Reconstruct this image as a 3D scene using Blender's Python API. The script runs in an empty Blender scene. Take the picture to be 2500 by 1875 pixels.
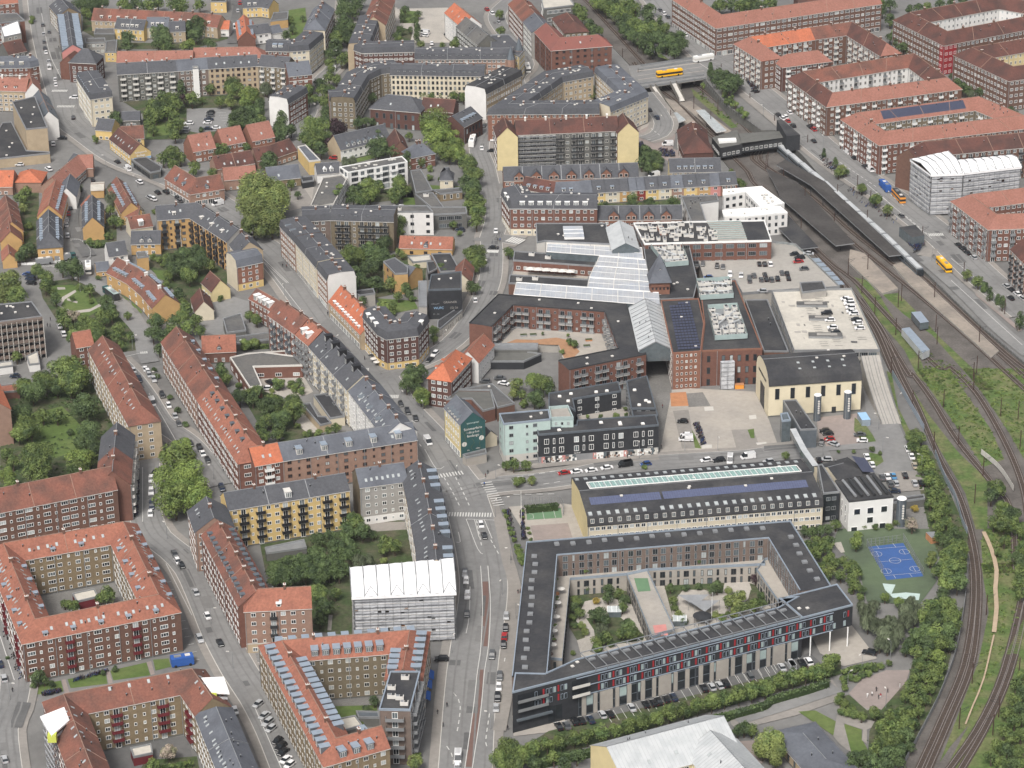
import bpy,math,random
from mathutils import Vector,Matrix
from mathutils.geometry import tessellate_polygon
random.seed(7)
S=bpy.context.scene;C=S.collection
# camera
CAMH,TH,FPX,ROLL=438.0,math.radians(24.92),6677.0,math.radians(-0.73)
F_=Vector((0,math.cos(TH),-math.sin(TH)));U0=Vector((0,math.sin(TH),math.cos(TH)));X0=Vector((1,0,0))
R_=math.cos(ROLL)*X0+math.sin(ROLL)*U0;U_=-math.sin(ROLL)*X0+math.cos(ROLL)*U0
cam=bpy.data.cameras.new('camera');co=bpy.data.objects.new('camera',cam);C.objects.link(co)
cam.sensor_width=36;cam.sensor_fit='HORIZONTAL';cam.lens=FPX/2500*36;cam.clip_end=20000;cam.clip_start=1
m=Matrix.Identity(4)
for i in range(3):
 m[i][0],m[i][1],m[i][2]=R_[i],U_[i],-F_[i]
m[2][3]=CAMH;co.matrix_world=m;S.camera=co
# light
w=bpy.data.worlds.new('World');S.world=w;w.use_nodes=True
nt=w.node_tree;sk=nt.nodes.new('ShaderNodeTexSky');sk.sky_type='NISHITA';sk.sun_disc=False
SUN_EL,SUN_AZ=math.radians(52),math.radians(200)
sk.sun_elevation=SUN_EL;sk.sun_rotation=SUN_AZ;sk.air_density=0.7;sk.dust_density=6.0;sk.ozone_density=1.0
hs=nt.nodes.new('ShaderNodeHueSaturation');hs.inputs['Saturation'].default_value=0.35
nt.links.new(sk.outputs[0],hs.inputs['Color']);nt.links.new(hs.outputs[0],nt.nodes['Background'].inputs[0])
nt.nodes['Background'].inputs[1].default_value=0.12
sl=bpy.data.lights.new('sun','SUN');sl.energy=1.9;sl.angle=math.radians(12);sl.color=(1,0.96,0.9)
so=bpy.data.objects.new('sun',sl);C.objects.link(so)
sd=Vector((math.sin(SUN_AZ)*math.cos(SUN_EL),math.cos(SUN_AZ)*math.cos(SUN_EL),math.sin(SUN_EL)))
so.rotation_euler=sd.to_track_quat('Z','Y').to_euler()
S.view_settings.view_transform='Standard';S.view_settings.look='None';S.view_settings.exposure=0.42;S.view_settings.gamma=1
S.cycles.max_bounces=4;S.cycles.diffuse_bounces=2;S.cycles.glossy_bounces=2;S.cycles.transparent_max_bounces=6
# photograph pixel -> point on a level of the place
TILE={'0':(0,600,1200,1800),'r':(0,450,900,1375)}
TS=2212/700.
def src(t,x,y):
 if t=='V':return x/0.8848,y/0.8848
 if t=='P':return x,y
 return TILE['0'][int(t[1])]+x/TS,TILE['r'][int(t[0])]+y/TS
def ray(p):return F_*FPX+R_*(p[0]-1250)-U_*(p[1]-937.5)
def G(p,z=0.0):
 r=ray(p);t=(z-CAMH)/r.z
 return Vector((r.x*t,r.y*t,z))
def PX(s):
 out=[];t=None
 for k in s.split():
  if ':' in k:t,k=k.split(':')
  x,y=k.split(',');out.append(src(t,float(x),float(y)))
 return out
def GP(s,z=0.0):return[G(p,z)for p in PX(s)]
def mpp(p):
 r=ray(p);t=-CAMH/r.z
 return t
RAILZ=[(640,0.0),(1130,-1.0),(1230,-4.0),(1330,-5.5),(3000,-5.5)]
def rz(Y):
 if Y<=RAILZ[0][0]:return 0.0
 for(a,za),(b,zb)in zip(RAILZ,RAILZ[1:]):
  if Y<=b:return za+(zb-za)*(Y-a)/(b-a)
 return RAILZ[-1][1]
def GR(p,dz=0.0):
 z=0
 for _ in range(8):z=rz(G(p,z).y)+dz if _ else 0
 for _ in range(8):
  q=G(p,z);z=rz(q.y)+dz
 return G(p,z)
 # materials
M={}
def mat(name,col,rough=0.9,var=0.12,sc=0.35,sc2=None,col2=None,f2=0.4,metal=0.0,spec=0.3,bump=0,rnd=0.0,stretch=None):
 mt=bpy.data.materials.new(name);mt.use_nodes=True;n=mt.node_tree.nodes;l=mt.node_tree.links
 b=n['Principled BSDF'];b.inputs['Roughness'].default_value=rough;b.inputs['Metallic'].default_value=metal
 b.inputs['Specular IOR Level'].default_value=spec
 geo=n.new('ShaderNodeNewGeometry');vec=geo.outputs['Position']
 if stretch:
  mp=n.new('ShaderNodeMapping');mp.inputs['Scale'].default_value=stretch;l.new(vec,mp.inputs['Vector']);vec=mp.outputs[0]
 nz=n.new('ShaderNodeTexNoise');nz.inputs['Scale'].default_value=sc;nz.inputs['Detail'].default_value=5;nz.inputs['Roughness'].default_value=0.65
 l.new(vec,nz.inputs['Vector'])
 mr=n.new('ShaderNodeMapRange');mr.inputs[1].default_value=0.3;mr.inputs[2].default_value=0.7
 mr.inputs[3].default_value=1-var;mr.inputs[4].default_value=1+var;l.new(nz.outputs['Fac'],mr.inputs[0])
 cur=None
 if col2:
  n2=n.new('ShaderNodeTexNoise');n2 .inputs['Scale'].default_value=sc2 or 0.06;n2 .inputs['Detail'].default_value=4
  l.new(vec,n2 .inputs['Vector'])
  m2=n.new('ShaderNodeMapRange');m2 .inputs[1].default_value=0.42;m2 .inputs[2].default_value=0.62;m2 .inputs[4].default_value=f2
  l.new(n2 .outputs['Fac'],m2 .inputs[0])
  mx=n.new('ShaderNodeMix');mx.data_type='RGBA';mx.inputs[6].default_value=(*col,1);mx.inputs[7].default_value=(*col2,1)
  l.new(m2 .outputs[0],mx.inputs[0]);cur=mx.outputs[2]
 vm=n.new('ShaderNodeVectorMath');vm.operation='SCALE'
 if cur:l.new(cur,vm.inputs[0])
 else:vm.inputs[0].default_value=col
 k=mr.outputs[0]
 if rnd:
  oi=n.new('ShaderNodeObjectInfo');m3=n.new('ShaderNodeMapRange');m3 .inputs[3].default_value=1-rnd;m3 .inputs[4].default_value=1+rnd
  l.new(oi.outputs['Random'],m3 .inputs[0]);mu=n.new('ShaderNodeMath');mu.operation='MULTIPLY'
  l.new(k,mu.inputs[0]);l.new(m3 .outputs[0],mu.inputs[1]);k=mu.outputs[0]
 l.new(k,vm.inputs['Scale']);l.new(vm.outputs[0],b.inputs['Base Color'])
 if bump:
  bp=n.new('ShaderNodeBump');bp.inputs['Strength'].default_value=bump;bp.inputs['Distance'].default_value=0.1
  l.new(nz.outputs['Fac'],bp.inputs['Height']);l.new(bp.outputs[0],b.inputs['Normal'])
 M[name]=mt;return mt
mat('brick_red',(0.165,0.08,0.06),col2=(0.125,0.065,0.05),sc=0.8,var=0.16)
mat('brick_dark',(0.105,0.052,0.042),col2=(0.075,0.045,0.04),sc=0.8,var=0.16)
mat('brick_brown',(0.15,0.082,0.06),col2=(0.11,0.07,0.055),sc=0.8,var=0.16)
mat('brick_orange',(0.23,0.11,0.075),col2=(0.18,0.095,0.068),sc=0.8,var=0.14)
mat('brick_pink',(0.29,0.185,0.14),col2=(0.24,0.165,0.13),sc=0.6,var=0.14)
mat('brick_tan',(0.22,0.17,0.105),col2=(0.16,0.125,0.085),sc=0.6,var=0.16)
mat('brick_olive',(0.17,0.14,0.095),col2=(0.12,0.1,0.07),sc=0.6,var=0.16)
mat('brick_greybrown',(0.17,0.13,0.11),col2=(0.12,0.1,0.085),sc=0.6,var=0.16)
mat('render_white',(0.7,0.69,0.67),col2=(0.6,0.59,0.57),sc=0.3,var=0.06)
mat('render_cream',(0.6,0.54,0.42),col2=(0.5,0.45,0.35),sc=0.3,var=0.07)
mat('render_palecream',(0.66,0.59,0.43),col2=(0.6,0.53,0.39),sc=0.3,var=0.06)
mat('render_yellow',(0.6,0.44,0.19),col2=(0.5,0.37,0.17),sc=0.3,var=0.08)
mat('render_paleyellow',(0.62,0.52,0.29),col2=(0.54,0.46,0.27),sc=0.3,var=0.07)
mat('render_ochre',(0.47,0.3,0.13),col2=(0.4,0.25,0.11),sc=0.3,var=0.1)
mat('render_grey',(0.32,0.31,0.29),col2=(0.24,0.23,0.215),sc=0.4,var=0.12)
mat('render_darkgrey',(0.13,0.13,0.12),col2=(0.09,0.09,0.085),sc=0.4,var=0.15)
mat('render_tan',(0.4,0.32,0.22),col2=(0.33,0.27,0.19),sc=0.4,var=0.1)
mat('render_pink',(0.5,0.22,0.2),sc=0.4,var=0.1)
mat('render_maroon',(0.22,0.035,0.03),sc=0.4,var=0.1)
mat('concrete',(0.36,0.34,0.31),col2=(0.27,0.26,0.24),sc=0.5,var=0.1)
mat('concrete_pale',(0.52,0.5,0.46),col2=(0.42,0.41,0.38),sc=0.5,var=0.08)
mat('mint',(0.44,0.54,0.51),col2=(0.38,0.5,0.47),sc=0.5,var=0.07)
mat('black_clad',(0.028,0.03,0.034),col2=(0.04,0.042,0.046),sc=0.6,var=0.2)
mat('tile_orange',(0.285,0.118,0.08),col2=(0.24,0.1,0.07),sc=1.2,var=0.24,sc2=0.2,f2=0.95)
mat('tile_bright',(0.43,0.14,0.075),col2=(0.35,0.125,0.075),sc=1.2,var=0.2,sc2=0.2,f2=0.8)
mat('tile_salmon',(0.275,0.128,0.098),col2=(0.25,0.115,0.086),sc=1.2,var=0.2,sc2=0.2,f2=0.9)
mat('tile_old',(0.2,0.085,0.062),col2=(0.12,0.065,0.052),sc=1.5,var=0.25,sc2=0.15,f2=0.9)
mat('tile_dark',(0.115,0.052,0.042),col2=(0.07,0.04,0.035),sc=1.2,var=0.22,sc2=0.15,f2=0.9)
mat('slate',(0.075,0.078,0.087),col2=(0.09,0.092,0.1),sc=1.0,var=0.2,sc2=0.15,f2=0.7)
mat('slate_light',(0.12,0.13,0.15),col2=(0.085,0.09,0.105),sc=1.0,var=0.14,sc2=0.12,f2=0.7)
mat('felt',(0.038,0.039,0.043),col2=(0.066,0.065,0.065),sc=0.9,var=0.22,sc2=0.1,f2=0.9)
mat('felt_grey',(0.1,0.1,0.1),col2=(0.14,0.135,0.125),sc=0.8,var=0.18,sc2=0.1,f2=0.8)
mat('roof_pale',(0.52,0.49,0.43),col2=(0.4,0.38,0.34),sc=0.6,var=0.1,sc2=0.06,f2=0.7)
mat('zinc',(0.34,0.4,0.47),rough=0.45,metal=0.35,sc=0.6,var=0.1)
mat('zinc_dark',(0.13,0.15,0.17),rough=0.5,metal=0.3,sc=0.6,var=0.15)
mat('steel_white',(0.47,0.485,0.49),rough=0.5,sc=0.5,var=0.05,col2=(0.38,0.4,0.41),sc2=0.3,f2=0.7)
mat('tarp',(0.85,0.85,0.85),rough=0.6,sc=0.5,var=0.04)
mat('net',(0.5,0.51,0.53),col2=(0.33,0.34,0.36),sc=1.2,var=0.12,sc2=0.35,f2=0.8,stretch=(0.8,0.8,1.6))
mat('metal_grey',(0.3,0.31,0.32),rough=0.5,metal=0.4)
mat('metal_dark',(0.05,0.052,0.055),rough=0.5,metal=0.3)
mat('rust_pole',(0.07,0.04,0.032),rough=0.8)
mat('white',(0.78,0.78,0.76),var=0.05,rough=0.6)
mat('offwhite',(0.6,0.58,0.54),var=0.06,rough=0.7)
mat('glass',(0.022,0.026,0.03),rough=0.08,var=0.3,spec=0.5,sc=0.6)
mat('glass_mid',(0.1,0.12,0.13),rough=0.1,var=0.25,spec=0.5,sc=0.6)
mat('glass_pale',(0.4,0.43,0.43),rough=0.2,var=0.2,spec=0.5,sc=0.6)
mat('glass_green',(0.34,0.42,0.41),rough=0.15,var=0.12,spec=0.5)
mat('glassroof',(0.42,0.43,0.445),rough=0.25,var=0.12,spec=0.5,sc=0.25,col2=(0.36,0.4,0.46),sc2=0.12,f2=0.6)
mat('solar_sky_tint',(0.1,0.115,0.19),rough=0.25,var=0.15,spec=0.5,sc=1.2)  # panel colour with the sky's bluish reflection mixed in
mat('glass_teal',(0.3,0.47,0.43),rough=0.15,var=0.15,spec=0.5)
mat('solar',(0.05,0.056,0.09),rough=0.3,var=0.15,spec=0.5,sc=1.2)
mat('red_paint',(0.3,0.022,0.028),var=0.08);mat('maroon_paint',(0.13,0.02,0.025),var=0.1)
mat('blue_paint',(0.03,0.1,0.34),var=0.08);mat('yellow_paint',(0.85,0.45,0.02),var=0.05,rough=0.4)
mat('lime_paint',(0.5,0.55,0.1),var=0.08);mat('green_mural',(0.028,0.085,0.085),var=0.08);mat('orange_paint',(0.75,0.3,0.05),var=0.06)
mat('black_paint',(0.02,0.02,0.022),var=0.1,rough=0.4);mat('rubber',(0.015,0.015,0.015),rough=0.8)
mat('lightblue_paint',(0.3,0.48,0.68),var=0.06);mat('timber',(0.42,0.2,0.1),var=0.15)
mat('ground_mix',(0.185,0.182,0.175),col2=(0.142,0.14,0.136),sc=0.3,var=0.12,sc2=0.03,f2=0.9)
mat('asphalt',(0.222,0.22,0.215),col2=(0.175,0.174,0.172),sc=0.5,var=0.1,sc2=0.05,f2=0.8)
mat('asphalt_dark',(0.13,0.13,0.128),col2=(0.1,0.1,0.1),sc=0.5,var=0.12,sc2=0.05,f2=0.8)
mat('patch',(0.185,0.183,0.179),col2=(0.16,0.158,0.154),sc=0.5,var=0.1)
mat('paving',(0.27,0.25,0.228),col2=(0.215,0.203,0.188),sc=0.6,var=0.1,sc2=0.05,f2=0.8)
mat('paving_pale',(0.37,0.34,0.3),col2=(0.3,0.28,0.255),sc=0.5,var=0.09,sc2=0.05,f2=0.8)
mat('paving_pink',(0.28,0.235,0.215),col2=(0.235,0.2,0.185),sc=0.5,var=0.1,sc2=0.06,f2=0.8)
mat('tar',(0.052,0.048,0.046),col2=(0.075,0.07,0.066),sc=0.7,var=0.2,sc2=0.08,f2=0.8)
mat('paving_tan',(0.3,0.26,0.22),col2=(0.22,0.195,0.17),sc=0.5,var=0.14,sc2=0.08,f2=0.9)
mat('tile_dullred',(0.22,0.085,0.07),col2=(0.18,0.078,0.066),sc=1.2,var=0.1,sc2=0.1,f2=0.6)
mat('gravel',(0.4,0.37,0.33),col2=(0.32,0.3,0.27),sc=1.5,var=0.14,sc2=0.1,f2=0.7)
mat('cobble',(0.19,0.185,0.175),col2=(0.14,0.137,0.13),sc=1.4,var=0.2,sc2=0.08,f2=0.8)
mat('ballast',(0.13,0.118,0.108),col2=(0.085,0.077,0.07),sc=1.2,var=0.22,sc2=0.1,f2=0.8)
mat('rail_bed',(0.072,0.054,0.045),col2=(0.06,0.046,0.04),sc=1.2,var=0.2,sc2=0.1,f2=0.8)
mat('rail_steel',(0.34,0.3,0.28),rough=0.4,metal=0.5)
mat('lawn',(0.085,0.13,0.035),col2=(0.12,0.155,0.05),sc=0.5,var=0.2,sc2=0.08,f2=0.8)
mat('wildgrass',(0.08,0.125,0.035),col2=(0.15,0.15,0.07),sc=0.7,var=0.35,sc2=0.12,f2=0.8)
mat('garden',(0.05,0.075,0.028),col2=(0.1,0.09,0.06),sc=0.8,var=0.35,sc2=0.15,f2=0.8)
mat('soil',(0.36,0.2,0.11),col2=(0.3,0.18,0.11),sc=0.6,var=0.15)
mat('sand_path',(0.4,0.31,0.22),var=0.1)
mat('sport_green',(0.1,0.135,0.078),col2=(0.08,0.105,0.068),var=0.1,sc2=0.05,f2=0.8)
mat('court_green',(0.12,0.21,0.12),var=0.08);mat('court_blue',(0.042,0.1,0.27),var=0.08)
mat('brown_lane',(0.16,0.1,0.085),var=0.1);mat('mark',(0.55,0.545,0.52),var=0.12,sc=1.5)
mat('bark',(0.08,0.06,0.045),var=0.2);mat('hedge_core',(0.03,0.05,0.015))
for nm,c1,c2 in(('leaf',(0.135,0.18,0.05),(0.058,0.094,0.03)),('leaf_dark',(0.086,0.126,0.044),(0.04,0.066,0.026)),('leaf_bright',(0.17,0.225,0.055),(0.095,0.145,0.038)),('leaf_olive',(0.16,0.19,0.115),(0.1,0.125,0.075)),('leaf_yellow',(0.18,0.215,0.065),(0.1,0.14,0.045)),('leaf_purple',(0.05,0.025,0.03),(0.03,0.018,0.02)),('leaf_pinkish',(0.33,0.27,0.22),(0.2,0.2,0.12)),('leaf_gold',(0.32,0.24,0.05),(0.2,0.16,0.04))):
 mat(nm,c1,col2=c2,sc=0.9,var=0.35,sc2=0.33,f2=1.0,rnd=0.28,rough=0.6)
CARC={'w':(0.75,0.75,0.75),'k':(0.012,0.013,0.015),'g':(0.09,0.095,0.1),'s':(0.4,0.41,0.42),'b':(0.02,0.06,0.2),'r':(0.35,0.02,0.02),'n':(0.015,0.025,0.05),'c':(0.08,0.25,0.45),'t':(0.4,0.35,0.27)}
CNAME={'w':'white','k':'black','g':'dark grey','s':'silver','b':'blue','r':'red','n':'navy','c':'light blue','t':'beige'}
for k,c in CARC.items():mat('car_'+k,c,rough=0.3,var=0.04,spec=0.5)
# mesh builder
class MB:
 def __init__(s):s.v=[];s.f=[];s.m=[];s.mats=[]
 def mi(s,n):
  if n not in s.mats:s.mats.append(n)
  return s.mats.index(n)
 def face(s,pts,mt):
  b=len(s.v);s.v+=[tuple(p)for p in pts];s.f.append(tuple(range(b,b+len(pts))));s.m.append(s.mi(mt));return s
 def poly(s,pts,mt,up=True):
  b=len(s.v);s.v+=[tuple(p)for p in pts]
  for t in tessellate_polygon([[Vector((p[0],p[1],0))for p in pts]]):
   a,c,d=[Vector(pts[i])for i in t]
   nz=(c-a).cross(d-a).z
   t=tuple(t)if(nz>0)==up else tuple(reversed(t))
   s.f.append(tuple(b+i for i in t));s.m.append(s.mi(mt))
  return s
 def walls(s,pts,z0,z1,mt,closed=True):
  n=len(pts)
  for i in range(n if closed else n-1):
   a,b=pts[i],pts[(i+1)%n]
   s.face([(a[0],a[1],z0),(b[0],b[1],z0),(b[0],b[1],z1),(a[0],a[1],z1)],mt)
  return s
 def prism(s,pts,z0,z1,mt,top=None):
  s.walls(pts,z0,z1,mt);s.poly([(p[0],p[1],z1)for p in pts],top or mt);return s
 def box(s,c,sx,sy,sz,mt,ang=0.0,top=None):
  ca,sa=math.cos(ang),math.sin(ang)
  q=[(c[0]+ca*x-sa*y,c[1]+sa*x+ca*y)for x,y in((-sx/2,-sy/2),(sx/2,-sy/2),(sx/2,sy/2),(-sx/2,sy/2))]
  s.walls(q,c[2],c[2]+sz,mt);s.face([(x,y,c[2]+sz)for x,y in q],top or mt);s.face([(x,y,c[2])for x,y in reversed(q)],mt);return s
 def bar(s,a,b,r,mt,n=6,r2=None):
  a,b=Vector(a),Vector(b);d=(b-a).normalized();u=d.orthogonal().normalized();v=d.cross(u);r2=r if r2 is None else r2
  A=[a+(u*math.cos(t)+v*math.sin(t))*r for t in[i*2*math.pi/n for i in range(n)]]
  B=[b+(u*math.cos(t)+v*math.sin(t))*r2 for t in[i*2*math.pi/n for i in range(n)]]
  for i in range(n):j=(i+1)%n;s.face([A[i],A[j],B[j],B[i]],mt)
  s.face(B,mt);s.face(A[::-1],mt);return s
 def mesh(s,name,o=Vector((0,0,0))):
  me=bpy.data.meshes.new(name)
  me.from_pydata([(x-o[0],y-o[1],z-o[2])for x,y,z in s.v],[],s.f)
  for n in s.mats:me.materials.append(M[n])
  me.polygons.foreach_set('material_index',s.m);me.update();return me
 def obj(s,name,parent=None,org=None):
  if not s.f:return None
  r=parent
  o=Vector((0,0,0))
  if parent is not None:
   o=Vector(parent.get('_o',(0,0,0)))
  elif org is not None:o=Vector(org)
  ob=bpy.data.objects.new(name,s.mesh(name,o));C.objects.link(ob)
  if parent is not None:ob.parent=parent;ob['_o']=tuple(o)
  else:ob.location=o;ob['_o']=tuple(o)
  return ob
def tag(o,label=None,cat=None,group=None,kind=None):
 if label:o['label']=label
 if cat:o['category']=cat
 if group:o['group']=group
 if kind:o['kind']=kind
 return o
def empty(name,label,cat,loc,group=None,rot=0):
 o=bpy.data.objects.new(name,None);C.objects.link(o);o.location=loc;o['_o']=tuple(loc);o.rotation_euler[2]=rot;o.empty_display_size=1
 return tag(o,label,cat,group)
def inst(name,me,parent,loc,rot=(0,0,0),sc=None):
 """a part placed in world terms under a thing whose own rotation is zero"""
 ob=bpy.data.objects.new(name,me);C.objects.link(ob);o=Vector(parent.get('_o',(0,0,0)))if parent else Vector((0,0,0))
 ob.parent=parent;ob.location=Vector(loc)-o;ob.rotation_euler=rot
 if sc:ob.scale=sc
 return ob
def struct(name,mb):
 o=mb.obj(name);o['kind']='structure';return o
 # repeated small parts
CACHE={}
WS={'W':(2.5,1.4),'w':(1.55,1.4),'s':(0.85,1.1),'S':(2.7,2.3),'F':(1.7,2.15),'T':(1.3,2.6),'a':(1.1,1.6),'L':(3.2,1.9),'n':(0.8,2.2),'D':(1.1,2.1)}
def win_mesh(k,fr,v):
 key=('win',k,fr,v)
 if key not in CACHE:
  a,b=WS[k];mb=MB();t=0.13
  gl=('glass','glass','glass_mid','glass_pale')[v]  # paler panes: sky reflection and curtains put into the glass tone
  for x0,x1,z0,z1 in((-a/2,a/2,0,t),(-a/2,a/2,b-t,b),(-a/2,-a/2+t,t,b-t),(a/2-t,a/2,t,b-t)):
   mb.box(((x0+x1)/2,-0.04,z0),x1-x0,0.12,z1-z0,fr)
  nm={'W':2,'w':1,'S':2,'F':1,'L':3,'a':1}.get(k,0)
  for i in range(nm):
   x=-a/2+a*(i+1)/(nm+1);mb.box((x,-0.04,t),0.1,0.1,b-2*t,fr)
  mb.face([(-a/2+t,-0.03,t),(a/2-t,-0.03,t),(a/2-t,-0.03,b-t),(-a/2+t,-0.03,b-t)],gl)
  CACHE[key]=mb.mesh('window')
 return CACHE[key]
def balc_mesh(wd,dp,rail,slab):
 key=('bal',wd,dp,rail,slab)
 if key not in CACHE:
  mb=MB();mb.box((0,-dp/2,-0.15),wd,dp,0.18,slab)
  for c,sx,sy in(((0,-dp+0.03),wd,0.06),((-wd/2+0.03,-dp/2),0.06,dp-0.12),((wd/2-0.03,-dp/2),0.06,dp-0.12)):
   mb.box((c[0],c[1],0.03),sx,sy,0.95,rail)
  CACHE[key]=mb.mesh('balcony')
 return CACHE[key]
def dorm_mesh(kind,wall,roof):
 key=('dorm',kind,wall,roof)
 if key not in CACHE:
  mb=MB();sf='white'
  if kind=='box':
   w_,hh,d=1.9,1.7,2.6
   mb.box((0,d/2,-0.3),w_,d,hh+0.3,wall);mb.box((0,d/2-0.15,hh),w_+0.35,d+0.4,0.14,roof)
   mb.box((0,-0.03,0.35),w_-0.4,0.08,1.15,sf)
   for x in(-0.37,0.37):mb.face([(x-0.3,-0.09,0.45),(x+0.3,-0.09,0.45),(x+0.3,-0.09,1.4),(x-0.3,-0.09,1.4)],'glass')
  elif kind=='big':
   w_,hh,d=2.1,2.3,3.0
   mb.box((0,d/2,-0.5),w_,d,hh+0.5,wall);mb.box((0,d/2-0.1,hh),w_+0.25,d+0.3,0.14,roof)
   for x in(-0.6,0,0.6):mb.box((x,-0.04,0.3),0.5,0.08,1.7,sf);mb.face([(x-0.19,-0.1,0.4),(x+0.19,-0.1,0.4),(x+0.19,-0.1,1.9),(x-0.19,-0.1,1.9)],'glass_mid')
  elif kind=='gab':
   w_,hh,d=1.6,1.3,2.6
   mb.box((0,d/2,-0.3),w_,d,hh+0.3,wall)
   mb.face([(-w_/2,0,hh),(w_/2,0,hh),(0,0,hh+0.7)],wall)
   for s_ in(-1,1):
    q=[(s_*(w_/2+0.2),-0.2,hh-0.12),(s_*(w_/2+0.2),d,hh-0.12),(0,d,hh+0.78),(0,-0.2,hh+0.78)]
    mb.face(q if s_>0 else q[::-1],roof)
   mb.box((0,-0.03,0.25),1.1,0.08,1.15,sf)
   for x in(-0.26,0.26):mb.face([(x-0.19,-0.09,0.35),(x+0.19,-0.09,0.35),(x+0.19,-0.09,1.3),(x-0.19,-0.09,1.3)],'glass')
  elif kind=='bay':
   w_,hh,d=4.4,1.9,5.0
   mb.box((0,d/2-.25,-1.5),w_,d,hh+1.5,wall);mb.face([(-w_/2,-.25,hh),(w_/2,-.25,hh),(0,-.25,hh+2.1)],wall)
   for s_ in(-1,1):
    q=[(s_*(w_/2+.3),-.5,hh-.2),(s_*(w_/2+.3),d,hh-.2),(0,d,hh+2.25),(0,-.5,hh+2.25)];mb.face(q if s_>0 else q[::-1],roof)
    mb.box((s_*1.15,-.3,.3),1.5,.12,1.4,'offwhite');mb.face([(s_*1.15-.6,-.37,.42),(s_*1.15+.6,-.37,.42),(s_*1.15+.6,-.37,1.58),(s_*1.15-.6,-.37,1.58)],'glass')
  elif kind=='shed':
   w_,hh,d=1.5,1.2,2.2
   mb.box((0,d/2,-0.3),w_,d,hh+0.3,wall)
   mb.box((0,d/2-0.1,hh),w_+0.3,d+0.3,0.1,roof)
   mb.box((0,-0.03,0.15),1.1,0.07,0.9,sf);mb.face([(-0.42,-0.08,0.25),(0.42,-0.08,0.25),(0.42,-0.08,0.95),(-0.42,-0.08,0.95)],'glass')
  CACHE[key]=mb.mesh('dormer')
 return CACHE[key]
def small_mesh(kind):
 if kind not in CACHE:
  mb=MB()
  if kind=='dp':mb.bar((0,0,0),(0,0,1),.11,'metal_grey',4)
  if kind=='sky':
   mb.box((0,0,-0.05),0.85,1.3,0.13,'metal_grey');mb.face([(-0.35,-0.57,0.1),(0.35,-0.57,0.1),(0.35,0.57,0.1),(-0.35,0.57,0.1)],'glass_pale')
  elif kind=='chim':
   mb.box((0,0,-1.0),0.75,1.1,2.2,'brick_brown');mb.box((0,0,1.2),0.9,1.25,0.15,'offwhite')
   mb.box((0,0.25,1.35),0.25,0.25,0.3,'tile_orange');mb.box((0,-0.25,1.35),0.25,0.25,0.3,'tile_orange')
  elif kind=='chimw':
   mb.box((0,0,-1.0),0.8,1.3,2.0,'offwhite');mb.box((0,0,1.0),0.95,1.45,0.15,'white')
  elif kind=='vent':
   mb.box((0,0,0),0.7,0.7,0.35,'metal_grey');mb.box((0,0,0.35),0.95,0.95,0.3,'offwhite')
  elif kind=='dome':
   mb.box((0,0,0),1.3,1.3,0.3,'offwhite');mb.box((0,0,0.3),1.0,1.0,0.22,'white')
  elif kind=='pipe':
   mb.bar((0,0,0),(0,0,0.9),0.14,'metal_dark',8);mb.bar((0,0,0.9),(0,0,1.05),0.24,'metal_grey',8)
  elif kind=='unit':
   mb.box((0,0,0.2),2.4,1.3,1.2,'offwhite');mb.box((0.5,0,1.4),0.9,0.9,0.12,'metal_dark');mb.box((-0.6,0,1.4),0.9,0.9,0.12,'metal_grey')
  elif kind=='hatch':
   mb.box((0,0,0),1.0,2.2,0.45,'metal_grey');mb.box((0,0,0.45),0.8,2.0,0.12,'metal_grey')
  CACHE[kind]=mb.mesh(kind)
 return CACHE[kind]
 # plan geometry
def v2(p):return Vector((p[0],p[1]))
def offset(pts,d,closed=False):
 """d > 0: to the left of the direction of travel"""
 P=[v2(p)for p in pts];n=len(P);out=[]
 for i in range(n):
  if closed:a,b,c=P[i-1],P[i],P[(i+1)%n]
  else:a,b,c=P[max(i-1,0)],P[i],P[min(i+1,n-1)]
  d1=(b-a);d2=(c-b)
  if d1 .length<1e-6:d1=d2
  if d2 .length<1e-6:d2=d1
  n1=Vector((-d1 .y,d1 .x)).normalized();n2=Vector((-d2 .y,d2 .x)).normalized()
  m_=(n1+n2)
  if m_.length<0.2:m_=n1
  m_.normalize();k=d/max(m_.dot(n1),0.35)
  out.append(b+m_*k)
 return out
def area2(P):return sum(P[i][0]*P[(i+1)%len(P)][1]-P[(i+1)%len(P)][0]*P[i][1]for i in range(len(P)))
def ccw(P):return P if area2(P)>0 else P[::-1]
def facing(a,b):
 """outward normal is to the right of a->b; True when it looks toward where the photograph was taken"""
 d=v2(b)-v2(a);n_=Vector((d.y,-d.x)).normalized();m_=(v2(a)+v2(b))/2
 return n_.dot((-m_).normalized())>0.03
NWIN=[0]
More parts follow.
